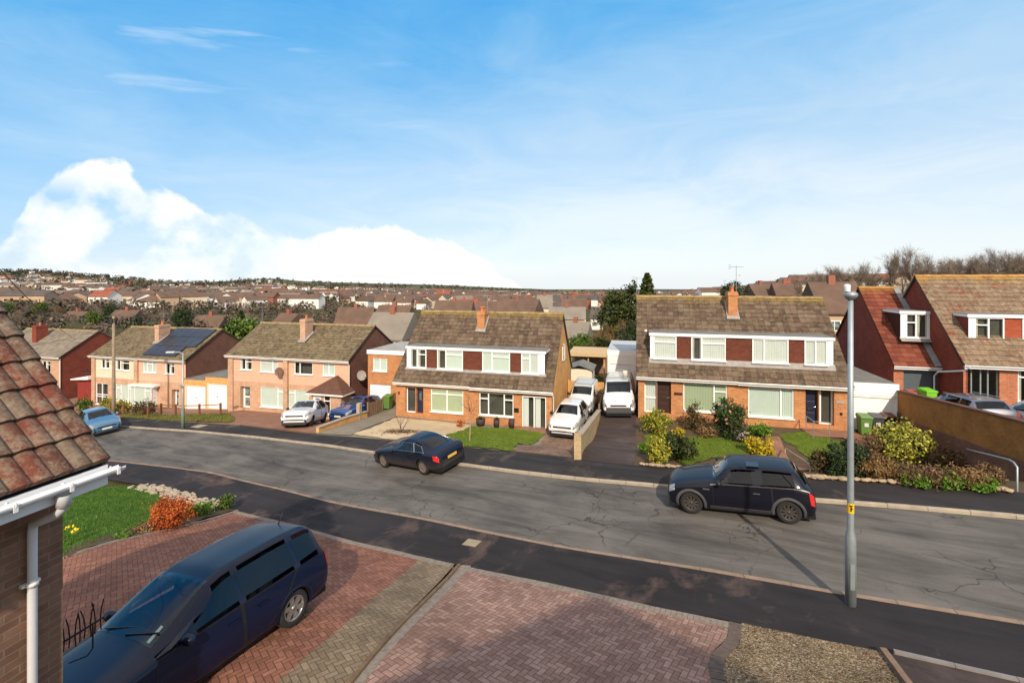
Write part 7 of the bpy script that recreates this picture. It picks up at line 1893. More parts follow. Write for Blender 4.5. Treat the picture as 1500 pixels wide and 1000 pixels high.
# ------------------------------------------------------------------ trees
def branch(m, p, d, L, r0, depth, rnd, tips, spread=.55, ratio=.72, up=.12):
    n = 3; pts, rs = [p.copy()], [r0]
    for i in range(n):
        d = (d + rdir(rnd) * .16 + Vector((0, 0, up * .3))).normalized(); p = p + d * L / n; pts.append(p.copy()); rs.append(r0 * (1 - .4 * (i + 1) / n))
    m.tube(pts, rs, 5 if depth > 2 else 4 if depth > 1 else 3, cap=False, tint=.35 + rnd.random() * .2)
    if depth == 0: tips.append((p, d)); return
    for k in range(rnd.choice((2, 3, 3)) if depth > 1 else 4):
        nd = (d + rdir(rnd) * spread + Vector((0, 0, up))).normalized(); q = pts[-1] if k < 2 else pts[rnd.randint(1, n)]
        branch(m, q, nd, L * ratio * rnd.uniform(.8, 1.15), rs[-1] * .7, depth - 1, rnd, tips, spread, ratio, up)
def bare_tree(hgt, seed, twig=2200, spread=.6, depth=4, trunk_mat=BARK):
    """a leafless tree: trunk mesh, limb-and-twig crown mesh"""
    rnd = random.Random(seed); t = MB(); t.tube([(0, 0, -.4), (rnd.uniform(-.1, .1), 0, hgt * .12), (0, rnd.uniform(-.1, .1), hgt * .26)], [hgt * .032, hgt * .026, hgt * .022], 8)
    c = MB(); tips = []
    for k in range(5):
        a = k * 1.257 + rnd.uniform(-.3, .3); d = Vector((math.cos(a) * .55, math.sin(a) * .55, .9)).normalized(); branch(c, Vector((0, 0, hgt * rnd.uniform(.2, .27))), d, hgt * .25, hgt * .014, depth - 1, rnd, tips, spread)
    for k in range(twig):
        p, d = rnd.choice(tips); p = p - d * rnd.uniform(0, hgt * .16) + rdir(rnd) * hgt * .02; dd = (d + rdir(rnd) * .8 + Vector((0, 0, .15))).normalized(); L = hgt * rnd.uniform(.05, .11); w_ = hgt * .0014
        s_ = dd.cross(rdir(rnd)).normalized() * w_; c.add([p - s_, p + s_, p + dd * L], [(0, 1, 2)], tint=rnd.random() * .98 + .01)
    return t, c
def conifer(hgt, rad0, seed, n=4200, size=.28):
    rnd = random.Random(seed); t = MB(); t.tube([(0, 0, -.4), (0, 0, hgt * .5), (0, 0, hgt * .96)], [hgt * .022, hgt * .014, .02], 7); c = MB()
    tiers = [(i / 26, rnd.uniform(.8, 1.2)) for i in range(27)]
    for k in range(n):
        f, w_ = rnd.choice(tiers); f2 = min(.99, max(.02, f + rnd.uniform(-.02, .02))); rr = rad0 * (1 - f2) ** .8 * w_ + .12; q = rr * math.sqrt(rnd.uniform(.12, 1)); a = int(rnd.uniform(0, 13)) / 13 * 6.283 + f * 9 + rnd.gauss(0, .16)
        p = Vector((q * math.cos(a), q * math.sin(a), hgt * (.10 + .9 * f2) - q * .28)); d = Vector((math.cos(a), math.sin(a), rnd.uniform(-.1, .5))).normalized()
        leaf(c, p, (rdir(rnd) * .8 + Vector((0, 0, .7))).normalized(), size * rnd.uniform(.6, 1.2), 1.9, rnd, min(1, max(.01, .3 + .4 * q / (rr + .01) + rnd.gauss(0, .2))))
    return t, c
def leafy(hgt, rx, seed, n=4200, size=.3, clumps=40):
    t = MB(); t.tube([(0, 0, -.4), (.1, .05, hgt * .3), (0, 0, hgt * .6)], [hgt * .035, hgt * .028, hgt * .012], 7)
    r = random.Random(seed)
    for k in range(5): a = k * 1.3; t.tube([(0, 0, hgt * .3), (rx * .3 * math.cos(a), rx * .3 * math.sin(a), hgt * .5), (rx * .7 * math.cos(a), rx * .7 * math.sin(a), hgt * .7)], [hgt * .016, hgt * .011, hgt * .004], 5)
    return t, cloud(rx, rx, hgt * .42, n, size, seed, clumps, 1.5, .45, False, .24, hgt * .57)
PROTO = {}
def tree_at(kind, name, label, pos, k, rz, group):
    if kind not in PROTO: PROTO[kind] = KINDS_T[kind]()
    tm, cm, mat, bk = PROTO[kind]
    t = thing(name, label, 'tree', pos, rz, group); t.scale = (k, k, k)
    if isinstance(tm, MB):
        a = tm.build('trunk', bk, t); b = cm.build('crown', mat, t); PROTO[kind] = (a, b, mat, bk)
    else:
        for o in (tm, cm): c = o.copy(); c.parent = t; COL.objects.link(c)
    return t
KINDS_T = {
 'conifer': lambda: (*conifer(10, 2.6, 71), LF_CON, BARK), 'pine': lambda: (*leafy(10, 2.7, 72, 5200, .26, 46), LF_CON, BARK), 'broad': lambda: (*leafy(8, 3.4, 73, 5000, .3, 42), LF_MID, BARK),
 'bare': lambda: (*bare_tree(10, 74, 3200), LF_TWIG, BARK), 'bare2': lambda: (*bare_tree(10, 75, 3600, .75), LF_TWIG, BARK), 'tan': lambda: (*bare_tree(7, 76, 2600, .7), LF_TAWNY, BARKP), 'brown': lambda: (*bare_tree(8, 77, 3600, .8), LF_TWIG, BARK),
 'olive': lambda: (*leafy(6, 2.6, 78, 4200, .2, 36), LF_CON, BARK), 'round': lambda: (*leafy(9, 3.0, 79, 6500, .22, 60), LF_HEDGE, BARK), 'redbush': lambda: (*leafy(5, 2.6, 80, 2000, .25, 26), leafmat('russet_leaf', [(0, (.09, .02, .012)), (1, (.2, .05, .03))]), BARK)}
def tree_px(kind, H0, name, label, px, ybase, ytop, Y, rz=0, group='trees behind the houses'):
    p = at_depth(px, ybase, Y); z = h(p.x, p.y); top = -(ytop - CY) / F_PX * Y
    return tree_at(kind, name, label, (p.x, p.y, z), (top - z) / H0, rz, group)
tree_px('pine', 10, 'pine_tree', 'dark pine left of the long aerial mast behind the right orange house', 915, 500, 413, 62, .3)
tree_px('conifer', 10, 'conifer_tree', 'pointed dark conifer rising behind the left end of the right orange roof', 948, 480, 400, 74, .8)
tree_px('pine', 10, 'pine_tree', 'lower dark pine at the left of the conifer pair', 899, 500, 424, 70, 2.1)
tree_px('tan', 7, 'bare_tree', 'pale tan bare tree in the gap between the orange pairs', 909, 520, 458, 54, 1); tree_px('olive', 6, 'garden_tree', 'olive green garden tree behind the carport', 885, 530, 488, 58, .4)
tree_px('broad', 8, 'garden_tree', 'green leafy tree above the carport roof', 850, 530, 487, 56, 2); tree_px('tan', 7, 'bare_tree', 'tan bare tree behind the tall white garage', 878, 530, 478, 60, 3); tree_px('round', 9, 'garden_tree', 'dark green tree against the left edge of the right orange house', 925, 520, 470, 50, 4)
tree_px('broad', 8, 'garden_tree', 'bushy green tree behind the pink house left gable', 357, 510, 462, 58, .7); tree_px('conifer', 10, 'conifer_tree', 'thin dark conifer behind the gap of the pink houses', 353, 500, 455, 66, 2)
tree_px('round', 9, 'evergreen_tree', 'round dark evergreen behind the solar panel roof', 268, 490, 449, 82, 1); tree_px('round', 9, 'evergreen_tree', 'round dark tree topping the right orange roof by the chimney aerial', 1074, 440, 411, 120, 1)
for k, (px, yt, Y, kd) in enumerate([(1188, 398, 95, 'bare2'), (1218, 394, 100, 'bare'), (1244, 391, 92, 'bare2'), (1268, 390, 100, 'bare'), (1290, 397, 95, 'bare2'), (1322, 369, 84, 'bare'), (1346, 377, 90, 'bare2'), (1368, 379, 84, 'bare'), (1394, 380, 92, 'bare2'), (1418, 379, 86, 'bare'), (1442, 373, 90, 'bare2'), (1466, 370, 84, 'bare'), (1490, 371, 88, 'bare2'), (1515, 368, 84, 'bare')]):
    lb = ['domed brown leafless tree at the left end of the skyline row', 'leafless tree second from the left in the skyline row', 'leafless tree just left of the street lamp top', 'leafless tree with a raised tip right of the street lamp top', 'low leafless tree above the red roof', 'tall spreading leafless tree over the valley between red and faded roofs', 'leafless tree above the left end of the faded roof', 'third leafless tree above the faded roof', 'leafless tree over the left ridge lichen patch', 'leafless tree over the middle of the faded roof', 'dense leafless tree right of the faded roof middle', 'tall dense leafless tree near the right edge', 'leafless tree at the right edge of the skyline row', 'leafless tree cut by the right edge of the view'][k]
    tree_px(kd, 7.2 if kd == 'brown' else 8.6, 'bare_tree', lb, px, 440, yt, Y, k * 1.3, 'leafless trees along the right skyline')
# sapling and dead shrub before the left orange house
g = G(688, 646); t = thing('sapling', 'slender bare sapling with a pale trunk on the square lawn', 'tree', tuple(g)); rnd = random.Random(5); m = MB(); m.tube([(0, 0, -.1), (.03, 0, .8), (0, .02, 1.45)], [.035, .03, .024], 7); m.build('trunk', BARKP, t)
m = MB(); tips = []
for k in range(5): a = k * 1.26; branch(m, Vector((0, .02, 1.3 + .04 * k)), Vector((math.cos(a) * .6, math.sin(a) * .6, .8)).normalized(), .55, .014, 2, rnd, tips, .6)
m.build('crown', BARK, t)
g = G(588, 633); t = thing('dead_shrub', 'small dead shrub with brown litter on the cream gravel', 'shrub', tuple(g)); m = MB(); rnd = random.Random(6); tips = []
for k in range(6): a = k * 1.05; branch(m, Vector((0, 0, .05)), Vector((math.cos(a) * .4, math.sin(a) * .4, .9)).normalized(), .5, .018, 2, rnd, tips, .6)
m.build('stems', BARK, t); m = MB()
for k in range(700): a, q = rnd.uniform(0, 6.28), abs(rnd.gauss(0, .55)); leaf(m, Vector((q * 1.3 * math.cos(a), q * .6 * math.sin(a), h(g.x + q * 1.3 * math.cos(a), g.y + q * .6 * math.sin(a)) - g.z + .05 + rnd.random() * .05)), (Vector((0, 0, 1)) + rdir(rnd) * .6).normalized(), .07, 1.6, rnd, rnd.random() * .9 + .01)
m.build('leaf_litter', LF_BROWN, t)
# ------------------------------------------------------------------ the town across the valley
FW = [M('white_far_render', (.72, .70, .66, 1), .9, .1, .3), M('cream_far_render', (.60, .50, .38, 1), .9, .1, .3), M('pale_far_brick', (.46, .32, .22, 1), .9, .15, .3), M('red_far_brick', (.26, .10, .065, 1), .9, .2, .3), M('pink_far_render', (.52, .36, .28, 1), .9, .1, .3)]
FR = [M('brown_far_roof', (.12, .075, .055, 1), .95, .3, .4), M('slate_far_roof', (.085, .073, .066, 1), .95, .3, .4), M('red_far_roof', (.24, .075, .045, 1), .95, .3, .4), M('grey_far_roof', (.20, .175, .145, 1), .95, .2, .4)]
WN = ['white', 'cream', 'tan brick', 'red brick', 'pink']; RN = ['brown', 'slate', 'red', 'grey']
def town_house(w, d, hh, rh, wm, rm, windows=True, chim=True, hip=False, side_gable=False):
    t = bpy.data.objects.new('town_house', None)
    COL.objects.link(t); m = MB(); m.box(-w / 2, w / 2, -d / 2, d / 2, -4, hh)
    o = .35
    if not hip: m.add([(-w / 2, -d / 2, hh), (-w / 2, d / 2, hh), (-w / 2, 0, hh + rh), (w / 2, -d / 2, hh), (w / 2, d / 2, hh), (w / 2, 0, hh + rh)], [(0, 1, 2), (3, 5, 4)])
    m.build('wall', FW[wm], t)
    r = MB(); hx = w / 2 - (d / 2 if hip else -o)
    z_ = hh - o * rh / (d / 2)
    r.add([(-w / 2 - o, -d / 2 - o, z_), (w / 2 + o, -d / 2 - o, z_), (w / 2 + o, d / 2 + o, z_), (-w / 2 - o, d / 2 + o, z_), (-hx, 0, hh + rh + .12), (hx, 0, hh + rh + .12), (-w / 2 - o, -d / 2 - o, z_ - .2), (w / 2 + o, -d / 2 - o, z_ - .2), (w / 2 + o, d / 2 + o, z_ - .2), (-w / 2 - o, d / 2 + o, z_ - .2)],
          [(0, 1, 5, 4), (2, 3, 4, 5), (1, 2, 5), (3, 0, 4), (6, 7, 1, 0), (7, 8, 2, 1), (8, 9, 3, 2), (9, 6, 0, 3), (9, 8, 7, 6)])
    rr = r.build('roof', FR[rm], t)
    if chim: MB().box(-.5, .3, -.4, .4, hh + rh - 1, hh + rh + 1.0).build('chimney', FW[3] if wm != 0 else FW[2], rr)
    if windows:
        for fl in ((.9, 2.2), (3.3, 4.5)) if hh > 4 else ((.9, 2.2),):
            for k in range(max(2, int(w / 3.2))):
                x = -w / 2 + w * (k + .5) / max(2, int(w / 3.2)); q = MB(); q.box(x - .75, x + .75, -d / 2 - .04, -d / 2 + .02, fl[0], fl[1]); f = q.build('window', WHITE, t); q = MB(); q.box(x - .63, x - .04, -d / 2 - .05, -d / 2 - .03, fl[0] + .12, fl[1] - .12); q.box(x + .04, x + .63, -d / 2 - .05, -d / 2 - .03, fl[0] + .12, fl[1] - .12); q.build('pane', P_GREY, f)
    return t
def name_house(t, label, group='houses of the valley town'):
    t['label'] = label; t['category'] = 'house'; t['group'] = group
CUSTOM = [  # px0, px1, eave y, base y, depth, wall, roof, roof height, label
 (824, 858, 450, 462, 165, 1, 0, 3.0, 'cream house with broad brown roof left of the dark pine'), (806, 856, 464, 474, 128, 4, 3, 2.6, 'pink-walled house with two small windows above the carport'), (868, 890, 463, 480, 135, 0, 1, 2.6, 'pale two storey house beside the dark pine'),
 (826, 862, 490, 505, 96, 3, 3, 2.6, 'low grey-roofed house just beyond the carport trees'), (788, 808, 448, 462, 150, 1, 3, 3.4, 'small cream house behind the left orange roof right end'),
 (556, 602, 466, 482, 112, 3, 0, 3.0, 'red brick house with white windows behind the extension'), (548, 606, 489, 505, 72, 2, 3, 3.2, 'pale grey-roofed house close behind the extension'), (498, 546, 470, 484, 120, 3, 0, 3.4, 'dark gabled house behind the pink roof'),
 (640, 692, 457, 470, 125, 3, 0, 3.0, 'brown-roofed house behind the left orange chimney'), (728, 790, 455, 470, 130, 3, 0, 3.2, 'long brown-roofed house over the left orange ridge'), (1190, 1246, 452, 476, 62, 2, 0, 3.4, 'brown-roofed house between the right orange pair and the red gable'),
 (1098, 1130, 431, 442, 130, 3, 0, 2.8, 'dark red house over the right orange ridge'), (1134, 1166, 430, 442, 125, 3, 0, 2.8, 'dark red house left of the skyline trees'), (880, 900, 452, 466, 190, 0, 2, 3.0, 'white house with red roof behind the pine'),
 (408, 440, 478, 492, 110, 2, 0, 3.0, 'brown-roofed house over the left part of the pink house roof'), (345, 380, 480, 492, 130, 1, 3, 2.8, 'cream house behind the bushy green tree'), (290, 330, 478, 492, 120, 3, 0, 2.8, 'red brick house behind the solar roof'), (660, 700, 448, 458, 210, 3, 2, 3, 'red-roofed house above the left orange chimney'), (170, 205, 470, 484, 125, 2, 0, 2.8, 'tan house behind the telegraph pole'), (95, 135, 470, 482, 140, 3, 0, 2.8, 'red house behind the grey roof')]
for px0, px1, ye, yb, Y, wm, rm, rh, lb in CUSTOM:
    p = at_depth((px0 + px1) / 2, yb, Y); z = h(p.x, p.y); ze = -(ye - CY) / F_PX * Y; w_ = (px1 - px0) / F_PX * Y; z = min(z, ze - 2.4)
    t = town_house(w_, 7.5, ze - z, rh, wm, rm, True, True); t.location = (p.x, p.y, z); t.rotation_euler = (0, 0, YAW * .4 + R.uniform(-.25, .25)); name_house(t, lb)
for px0, px1, ye, yb, Y, wm, rm, rh, lb in [(-20, 22, 426, 431.5, 560, 0, 0, 1.6, 'long white terrace at the far left end of the town'), (26, 58, 427, 432, 565, 0, 0, 1.6, 'white terrace second from the left in the far white row'), (62, 98, 428, 433, 570, 1, 0, 1.6, 'cream terrace ending the far white row on the left'),
  (156, 176, 425, 432, 600, 0, 2, 3.5, 'bright white gabled house above the telegraph pole'), (178, 198, 426, 432, 600, 0, 1, 3.5, 'bright white gabled house right of its white neighbour'), (118, 137, 434, 440, 450, 0, 2, 2.4, 'white bungalow below the far white row'), (78, 95, 411, 415, 1100, 1, 0, 4, 'pale mansion among the woods on the left hill'),
  (246, 292, 438, 444, 420, 0, 0, 2, 'white terrace above the round evergreen'), (310, 335, 440, 447, 400, 0, 1, 2.4, 'white house with slate roof right of the round evergreen'), (330, 366, 424, 429, 640, 1, 1, 2.2, 'pale terrace with slate roof in the middle distance'), (470, 495, 427, 433, 600, 0, 0, 2.2, 'white house above the right end of the pink roof'), (590, 604, 431, 438, 420, 0, 0, 2.4, 'narrow white house left of the left orange roof ridge'), (640, 660, 430, 436, 480, 0, 2, 2.4, 'white house above the left orange ridge')]:
    p = at_depth((px0 + px1) / 2, yb, Y); z = h(p.x, p.y); ze = -(ye - CY) / F_PX * Y; z = min(z, ze - 4)
    t = town_house((px1 - px0) / F_PX * Y, 8, ze - z, rh, wm, rm, False, True); t.location = (p.x, p.y, z); t.rotation_euler = (0, 0, YAW + R.uniform(-.15, .15)); name_house(t, lb)
PROT = {}
def proto(kind):
    if kind not in PROT:
        wm, rm, sh, near = kind; w_, d_, hh, rh, hip = [(9, 7.5, 5.0, 2.8, False), (13, 8, 5.0, 3.0, False), (8.5, 9, 2.7, 3.2, False), (30, 8, 5.2, 3.0, False), (10, 9, 4.8, 2.8, True)][sh]
        t = town_house(w_, d_, hh, rh, wm, rm, near, True, hip); t['proto'] = 1; PROT[kind] = t
        return t
    return copy_tree(PROT[kind])
rr = random.Random(21)
SHN = ['small', 'broad', 'low', 'long terraced', 'hip-roofed']
def r_for_y(y):
    tab = sorted((b, a) for a, b in FARY); return interp(tab, y)
occupied = []
def far_spot(px, r):
    a = math.atan((px - CX) / F_PX) - YAW
    return r * math.sin(a) , r * math.cos(a)
count = 0
while count < 205:
    px = rr.uniform(-20, 1120); y = rr.uniform(424, 474) if px < 840 else rr.uniform(428, 446); r = r_for_y(y) * rr.uniform(.92, 1.08)
    if (px > 940 and r < 120) or (px < 520 and r < 330) or (px < 600 and r < 170): continue
    ori = rr.choice((.1, .5, -.4, 1.2)) ; n = rr.randint(2, 6); wm = rr.choices(range(5), (5, 3, 3, 4, 2))[0]; rm = rr.choices(range(4), (6, 3, 1, 1.5))[0]; sh = rr.choices(range(5), (4, 4, 2, 2 if r > 450 else 0, 2))[0]
    u0, v0_ = far_spot(px, r)
    for k in range(n):
        st = 34 if sh == 3 else 14; u, v = u0 + math.cos(ori + YAW * 0) * st * (k - n / 2), v0_ + math.sin(ori) * st * (k - n / 2)
        rr_ = math.hypot(u, v)
        if rr_ < 95 or v < 60 or (u < -60 and rr_ < 310) or any((u - a) ** 2 + (v - b) ** 2 < 150 for a, b in occupied): continue
        occupied.append((u, v)); near = rr_ < 300
        t = proto((wm, rm, sh, near)); t.location = (u, v, h(u, v)); t.rotation_euler = (0, 0, ori + rr.choice((0, 0, 0, math.pi / 2)) * (sh != 3)); s = rr.uniform(.9, 1.12) * (.78 if u < -50 and rr_ < 330 else 1); t.scale = (s, s, s)
        name_house(t, f'{SHN[sh]} {WN[wm]} house with {RN[rm]} roof ' + ('in the near part of the valley town' if near else 'far off in the valley town'))
        count += 1
        if count >= 205: break
for t in PROT.values():
    if 'label' not in t: bpy.data.objects.remove(t)
# individual trees among the houses
LBT = {'brown': 'brown leafless tree crown among the valley houses', 'bare': 'grey-brown bare tree among the valley houses', 'round': 'dark evergreen tree among the valley houses', 'broad': 'green leafy tree among the valley houses', 'redbush': 'russet tree among the valley houses', 'tan': 'tan bare tree among the valley houses'}
ct = 0
while ct < 250:
    px = rr.uniform(-20, 1150); y = rr.uniform(426, 482) if px < 840 else rr.uniform(430, 448); r = r_for_y(y) * rr.uniform(.9, 1.1); u, v = far_spot(px, r)
    if r < 75 or v < 62 or (px < 520 and r < 120) or any((u - a) ** 2 + (v - b) ** 2 < 40 for a, b in occupied): continue
    kd = rr.choices(('brown', 'bare', 'round', 'broad', 'redbush', 'tan'), (7, 6, 2, 1.5, 1, 3))[0]
    k = rr.uniform(.55, 1.1) * (.62 if px < 520 and r < 300 else 1)
    if kd == 'bare' : k *= .85
    tree_at(kd, 'town_tree', LBT[kd], (u, v, h(u, v) - .5), k, rr.uniform(0, 6), 'trees among the valley houses'); ct += 1
# farther than that single houses and trees run together
m = MB(); cols = []
for k in range(3600):
    px = rr.uniform(-260, 1500); y = rr.uniform(407, 447); 
    r = interp([(404, 1900), (410, 1500), (416, 1250), (424, 950), (430, 720), (437, 500), (447, 330)], y) * rr.uniform(.85, 1.15)
    u, v = far_spot(px, r); z = zfar(u, v); 
    if r > 1300: z += mnoise.noise(Vector((u * .004, v * .004, 0))) * 4
    if mnoise.noise(Vector((u * .006, v * .006, 3))) < -.12 or (r > 1350 and px > 420) or (r > 1200 and rr.random() < .75): continue
    w_, d_, hh, rh = rr.uniform(7, 13) if rr.random() < .75 else rr.uniform(22, 50), 8, rr.uniform(5, 7.5), rr.uniform(1.8, 2.8); a = rr.choice((.1, .5, -.4, 1.2)) + rr.uniform(-.1, .1); ca, sa = math.cos(a), math.sin(a)
    P = lambda x, y_, zz: (u + x * ca - y_ * sa, v + x * sa + y_ * ca, z + zz)
    wm = rr.choices((0, 1, 2, 3), (9, 4, 2, 2))[0]; rm = 4 + rr.choices((0, 1, 2, 3), (6, 4, 1, 1))[0]
    vs = [P(x, y_, zz) for zz in (-3, hh) for x, y_ in ((-w_ / 2, -d_ / 2), (w_ / 2, -d_ / 2), (w_ / 2, d_ / 2), (-w_ / 2, d_ / 2))] + [P(-w_ / 2, 0, hh + rh), P(w_ / 2, 0, hh + rh)]
    m.add(vs, [(0, 1, 5, 4), (1, 2, 6, 5), (2, 3, 7, 6), (3, 0, 4, 7), (5, 6, 9), (7, 4, 8)], wm)
    m.add([P(-w_ / 2 - .4, -d_ / 2 - .4, hh - .25), P(w_ / 2 + .4, -d_ / 2 - .4, hh - .25), P(w_ / 2 + .4, 0, hh + rh + .1), P(-w_ / 2 - .4, 0, hh + rh + .1), P(w_ / 2 + .4, d_ / 2 + .4, hh - .25), P(-w_ / 2 - .4, d_ / 2 + .4, hh - .25)], [(0, 1, 2, 3), (3, 2, 4, 5)], rm)
o = m.build('distant_town', FW[:4] + FR); setting(o, 'far-off roofs and pale walls of the town on the hillside', 'town', 'stuff')
m = MB()
for k in range(4600):
    hill = rr.random() < .40
    px = rr.uniform(-260, 1500); y = rr.uniform(396, 410) if hill else rr.uniform(406, 458); r = interp([(396, 2500), (404, 1900), (410, 1500), (416, 1250), (424, 950), (430, 700), (446, 330), (462, 215)], y) * rr.uniform(.85, 1.15)
    if hill and px > 340: r = rr.uniform(1300, 2300)
    if r < 330 and px > 600: continue
    u, v = far_spot(px, r); z = zfar(u, v)
    if mnoise.noise(Vector((u * .005, v * .005, 7))) < -.15 or r > 2650: continue
    s = rr.uniform(3.0, 6.5) * (1.25 if r > 1000 else 1) * (.62 if r < 420 else 1); tn = min(.98, max(.02, rr.gauss(.45 if r < 1500 else .25, .2))); grn = rr.random() < (.16 if r < 1500 else .45)
    n = 70 if r < 420 else 34 if r < 800 else 20
    for j in range(n):
        d = rdir(rr); p = Vector((u, v, z + s * .85)) + Vector((d.x * s, d.y * s, d.z * s * .85)) * rr.uniform(.5, 1)
        nn = (d + rdir(rr) * .6).normalized(); a = nn.cross(rdir(rr)).normalized(); b = nn.cross(a); q = s * rr.uniform(.18, .34) * (.55 if r < 420 else 1)
        m.add([p - a * q, p + b * q, p + a * q, p - b * q], [(0, 1, 2, 3)], 1 if grn else 0, tint=min(.99, max(.01, tn + rr.gauss(0, .15))))
for k in range(620):                        # scrub and gardens just below the houses
    px = rr.uniform(-60, 700); y = rr.uniform(446, 496); r = r_for_y(y) * rr.uniform(.95, 1.1); u, v = far_spot(px, r)
    if v < 60 or r < 80 or any((u - a) ** 2 + (v - b) ** 2 < 60 for a, b in occupied) or any(abs(math.hypot(u, v) - Y) < 14 and a - 14 < px < b + 14 for a, b, _, _, Y, *_r in CUSTOM): continue
    s = rr.uniform(.8, 2.0); tn = min(.98, max(.02, rr.gauss(.5, .22))); mi_ = 1 if rr.random() < .25 else 0; zb = h(u, v)
    for j in range(46):
        d = rdir(rr); p = Vector((u, v, zb + s * .7)) + Vector((d.x * s, d.y * s, d.z * s * .85)) * rr.uniform(.4, 1); nn = (d + rdir(rr)).normalized(); a = nn.cross(rdir(rr)).normalized(); b = nn.cross(a); q = s * rr.uniform(.09, .2)
        m.add([p - a * q * 1.5, p + b * q, p + a * q * 1.5, p - b * q], [(0, 1, 2, 3)], mi_, tint=min(.99, max(.01, tn + rr.gauss(0, .15))))
o = m.build('distant_woods', [leafmat('winter_wood', [(0, (.055, .040, .028)), (.5, (.105, .076, .055)), (1, (.17, .13, .095))]), leafmat('distant_evergreen', [(0, (.018, .028, .014)), (1, (.05, .065, .03))])]); setting(o, 'brown winter woods and gardens running across the valley and hills', 'woods', 'stuff')
# ------------------------------------------------------------------ daylight, sky and camera
AZ, EL = rad(19), rad(35)
d = Vector((-math.sin(AZ) * math.cos(EL), math.cos(AZ) * math.cos(EL), -math.sin(EL)))
sun = bpy.data.lights.new('sun', 'SUN'); sun.energy = 4.5; sun.angle = rad(1.0); sun.color = (1, .87, .70)
so = bpy.data.objects.new('sun', sun); COL.objects.link(so); so.rotation_euler = d.to_track_quat('-Z', 'Y').to_euler(); so.location = (5, -10, 30)
W = bpy.data.worlds.new('World'); S.world = W; W.use_nodes = True
t = W.node_tree; nd = t.nodes; bg = nd['Background']
class WT(NT):
    def __init__(s, tree): s.t = tree
w = WT(t)
sky = w.n('TexSky', sky_type='NISHITA', sun_disc=False, sun_elevation=EL, sun_rotation=rad(161), air_density=1.0, dust_density=.6, ozone_density=2.2, altitude=60)
dirv = w.n('TexCoord').outputs['Generated']
sp = w.n('SeparateXYZ'); w.set(sp.inputs[0], dirv)
x, y, z = sp.outputs
BGS = .1
# the blue deepens to the left (north-west) and upwards; whitens towards the horizon
hor = w.math('SQRT', w.math('ADD', w.math('MULTIPLY', x, x), w.math('MULTIPLY', y, y)))
elev = w.math('DIVIDE', z, hor)                                     # tangent of elevation
lean = w.math('DIVIDE', w.math('ADD', w.math('MULTIPLY', x, CS), w.math('MULTIPLY', y, SN)), hor)   # sine of the bearing from the middle of the street view
fac = w.math('ADD', w.math('ADD', elev, w.math('MULTIPLY', lean, -.14)), w.math('MULTIPLY', w.math('MULTIPLY', lean, lean), .12))
wob = w.n('Mapping'); w.set(wob.inputs[0], dirv); wob.inputs['Scale'].default_value = (2.0, 2.0, 7.0); wob.inputs['Rotation'].default_value = (0, rad(10), 0)
veil = w.noise(wob.outputs[0], 1.6, 7, .62, .6)
col = w.ramp(w.math('ADD', fac, w.math('MULTIPLY_ADD', veil, -.36, .17)), [(.0, (8.6, 9.2, 9.6)), (.08, (7.9, 8.9, 9.6)), (.20, (5.6, 7.6, 9.5)), (.36, (3.5, 6.4, 9.4)), (.54, (1.4, 4.9, 9.0)), (.72, (.2, 3.6, 8.6)), (1.0, (.05, 2.8, 8.0))])
blue = w.mix(.80, sky.outputs[0], col)
# clouds: direction-space noise. cumulus bank low on the left, thin streaks above it
az = w.math('ARCTAN2', w.math('ADD', w.math('MULTIPLY', x, CS), w.math('MULTIPLY', y, SN)), w.math('SUBTRACT', w.math('MULTIPLY', y, CS), w.math('MULTIPLY', x, SN)))  # 0 = straight down the view
cv = w.n('CombineXYZ'); w.set(cv.inputs[0], az); w.set(cv.inputs[1], elev)
n1 = w.noise(cv.outputs[0], 7.0, 9, .58, .35)
n0 = w.noise(cv.outputs[0], 9.0, 5, .55)
top = w.n('FloatCurve'); w.set(top.inputs[1], w.math('MULTIPLY_ADD', az, .5, .5))
cpts = [(-1.0, -.03), (-.85, .0), (-.815, .05), (-.797, .111), (-.774, .153), (-.724, .178), (-.686, .170), (-.662, .126), (-.636, .122), (-.546, .093), (-.447, .069), (-.373, .092), (-.268, .084), (-.158, .060), (-.072, .022), (.0, -.012), (.05, -.08), (.3, -.2), (1.0, -.2)]
cm = top.mapping.curves[0]
while len(cm.points) < len(cpts): cm.points.new(.5, .5)
for p, (a, b) in zip(cm.points, cpts): p.location = (a * .5 + .5, b + .3); p.handle_type = 'VECTOR'
top.mapping.use_clip = False; top.mapping.update()
edge = w.math('SUBTRACT', w.math('SUBTRACT', top.outputs[0], .3), elev)
dens = w.math('ADD', w.math('MULTIPLY', edge, 22.0), w.math('MULTIPLY_ADD', n1, 3.6, -1.35))
cl = w.ramp(dens, [(.0, (0, 0, 0)), (.28, (1, 1, 1))])
# holes of blue inside the tall left tower
hole = w.ramp(w.math('ADD', w.math('MULTIPLY', n0, .75), w.math('MULTIPLY', n1, .35)), [(.50, (1, 1, 1)), (.62, (0, 0, 0))])
left = w.ramp(w.math('MULTIPLY_ADD', az, -1.0, 0.0), [(.36, (0, 0, 0)), (.50, (1, 1, 1))])
low = w.ramp(w.math('MULTIPLY', elev, 1.0), [(.13, (1, 1, 1)), (.17, (0, 0, 0))])
cut = w.math('MULTIPLY', w.math('MULTIPLY', w.math('SUBTRACT', 1.0, hole), left), low)
cl2 = w.math('MULTIPLY', cl, w.math('SUBTRACT', 1.0, w.math('MULTIPLY', cut, .95)))
sv = w.n('CombineXYZ'); w.set(sv.inputs[0], w.math('MULTIPLY', az, 2.2)); w.set(sv.inputs[1], w.math('MULTIPLY_ADD', elev, 17.0, w.math('MULTIPLY', az, -2.2)))
n2 = w.noise(sv.outputs[0], 1.15, 6, .55, .3)
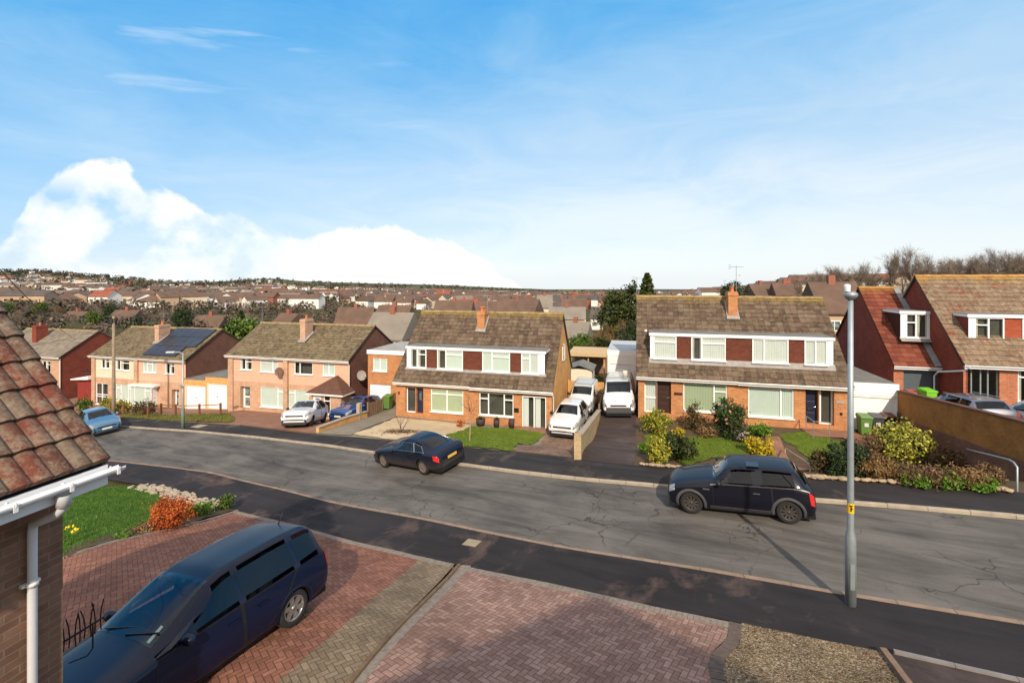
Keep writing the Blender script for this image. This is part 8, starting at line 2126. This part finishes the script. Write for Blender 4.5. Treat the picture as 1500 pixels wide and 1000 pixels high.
streak = w.math('MULTIPLY', w.ramp(n2, [(.60, (0, 0, 0)), (.72, (1, 1, 1))]), w.ramp(w.math('MULTIPLY_ADD', az, -1.0, .0), [(.10, (0, 0, 0)), (.5, (1, 1, 1))]))
streak = w.math('MULTIPLY', streak, w.ramp(elev, [(.16, (0, 0, 0)), (.30, (1, 1, 1))]))
c1 = w.mix(w.math('MULTIPLY', streak, .42), blue, (7.4, 8.4, 9.4, 1))
under = w.ramp(w.math('ADD', w.math('MULTIPLY', n1, .8), w.math('MULTIPLY', n0, .4)), [(.42, (7.6, 8.3, 9.3)), (.62, (9.9, 9.9, 9.8))])
c2 = w.mix(w.math('MULTIPLY', cl2, .95), c1, under)
# unseen warm-white cloud added behind the viewer and overhead as fill for the shade
back = w.math('MAXIMUM', w.ramp(w.math('ADD', w.math('MULTIPLY', y, -.9), w.math('MULTIPLY', z, .55)), [(.12, (0, 0, 0)), (.75, (1, 1, 1))]), w.math('MULTIPLY', w.ramp(z, [(.53, (0, 0, 0)), (.70, (1, 1, 1))]), .8))
bn = w.noise(dirv, 2.2, 6, .6)
c2 = w.mix(w.math('MULTIPLY', back, w.ramp(bn, [(.30, (.45, .45, .45)), (.62, (1, 1, 1))])), c2, (11.0, 9.9, 8.6, 1))
w.t.links.new(c2, bg.inputs[0]); bg.inputs[1].default_value = BGS
cam = bpy.data.cameras.new('camera'); co = bpy.data.objects.new('camera', cam); COL.objects.link(co)
co.location = (0, 0, 0); co.rotation_euler = (rad(90), 0, YAW)
cam.sensor_width = 36; cam.lens = 36 * F_PX / 1500; cam.shift_y = -(500 - CY) / 1500; cam.clip_start = .05; cam.clip_end = 6000
S.camera = co
S.view_settings.view_transform = 'Standard'; S.view_settings.look = 'None'; S.view_settings.exposure = 0.16; S.view_settings.gamma = 1
S.render.engine = 'CYCLES'
S.cycles.max_bounces = 5; S.cycles.diffuse_bounces = 3; S.cycles.glossy_bounces = 3; S.cycles.use_denoising = True
bpy.context.view_layer.update()
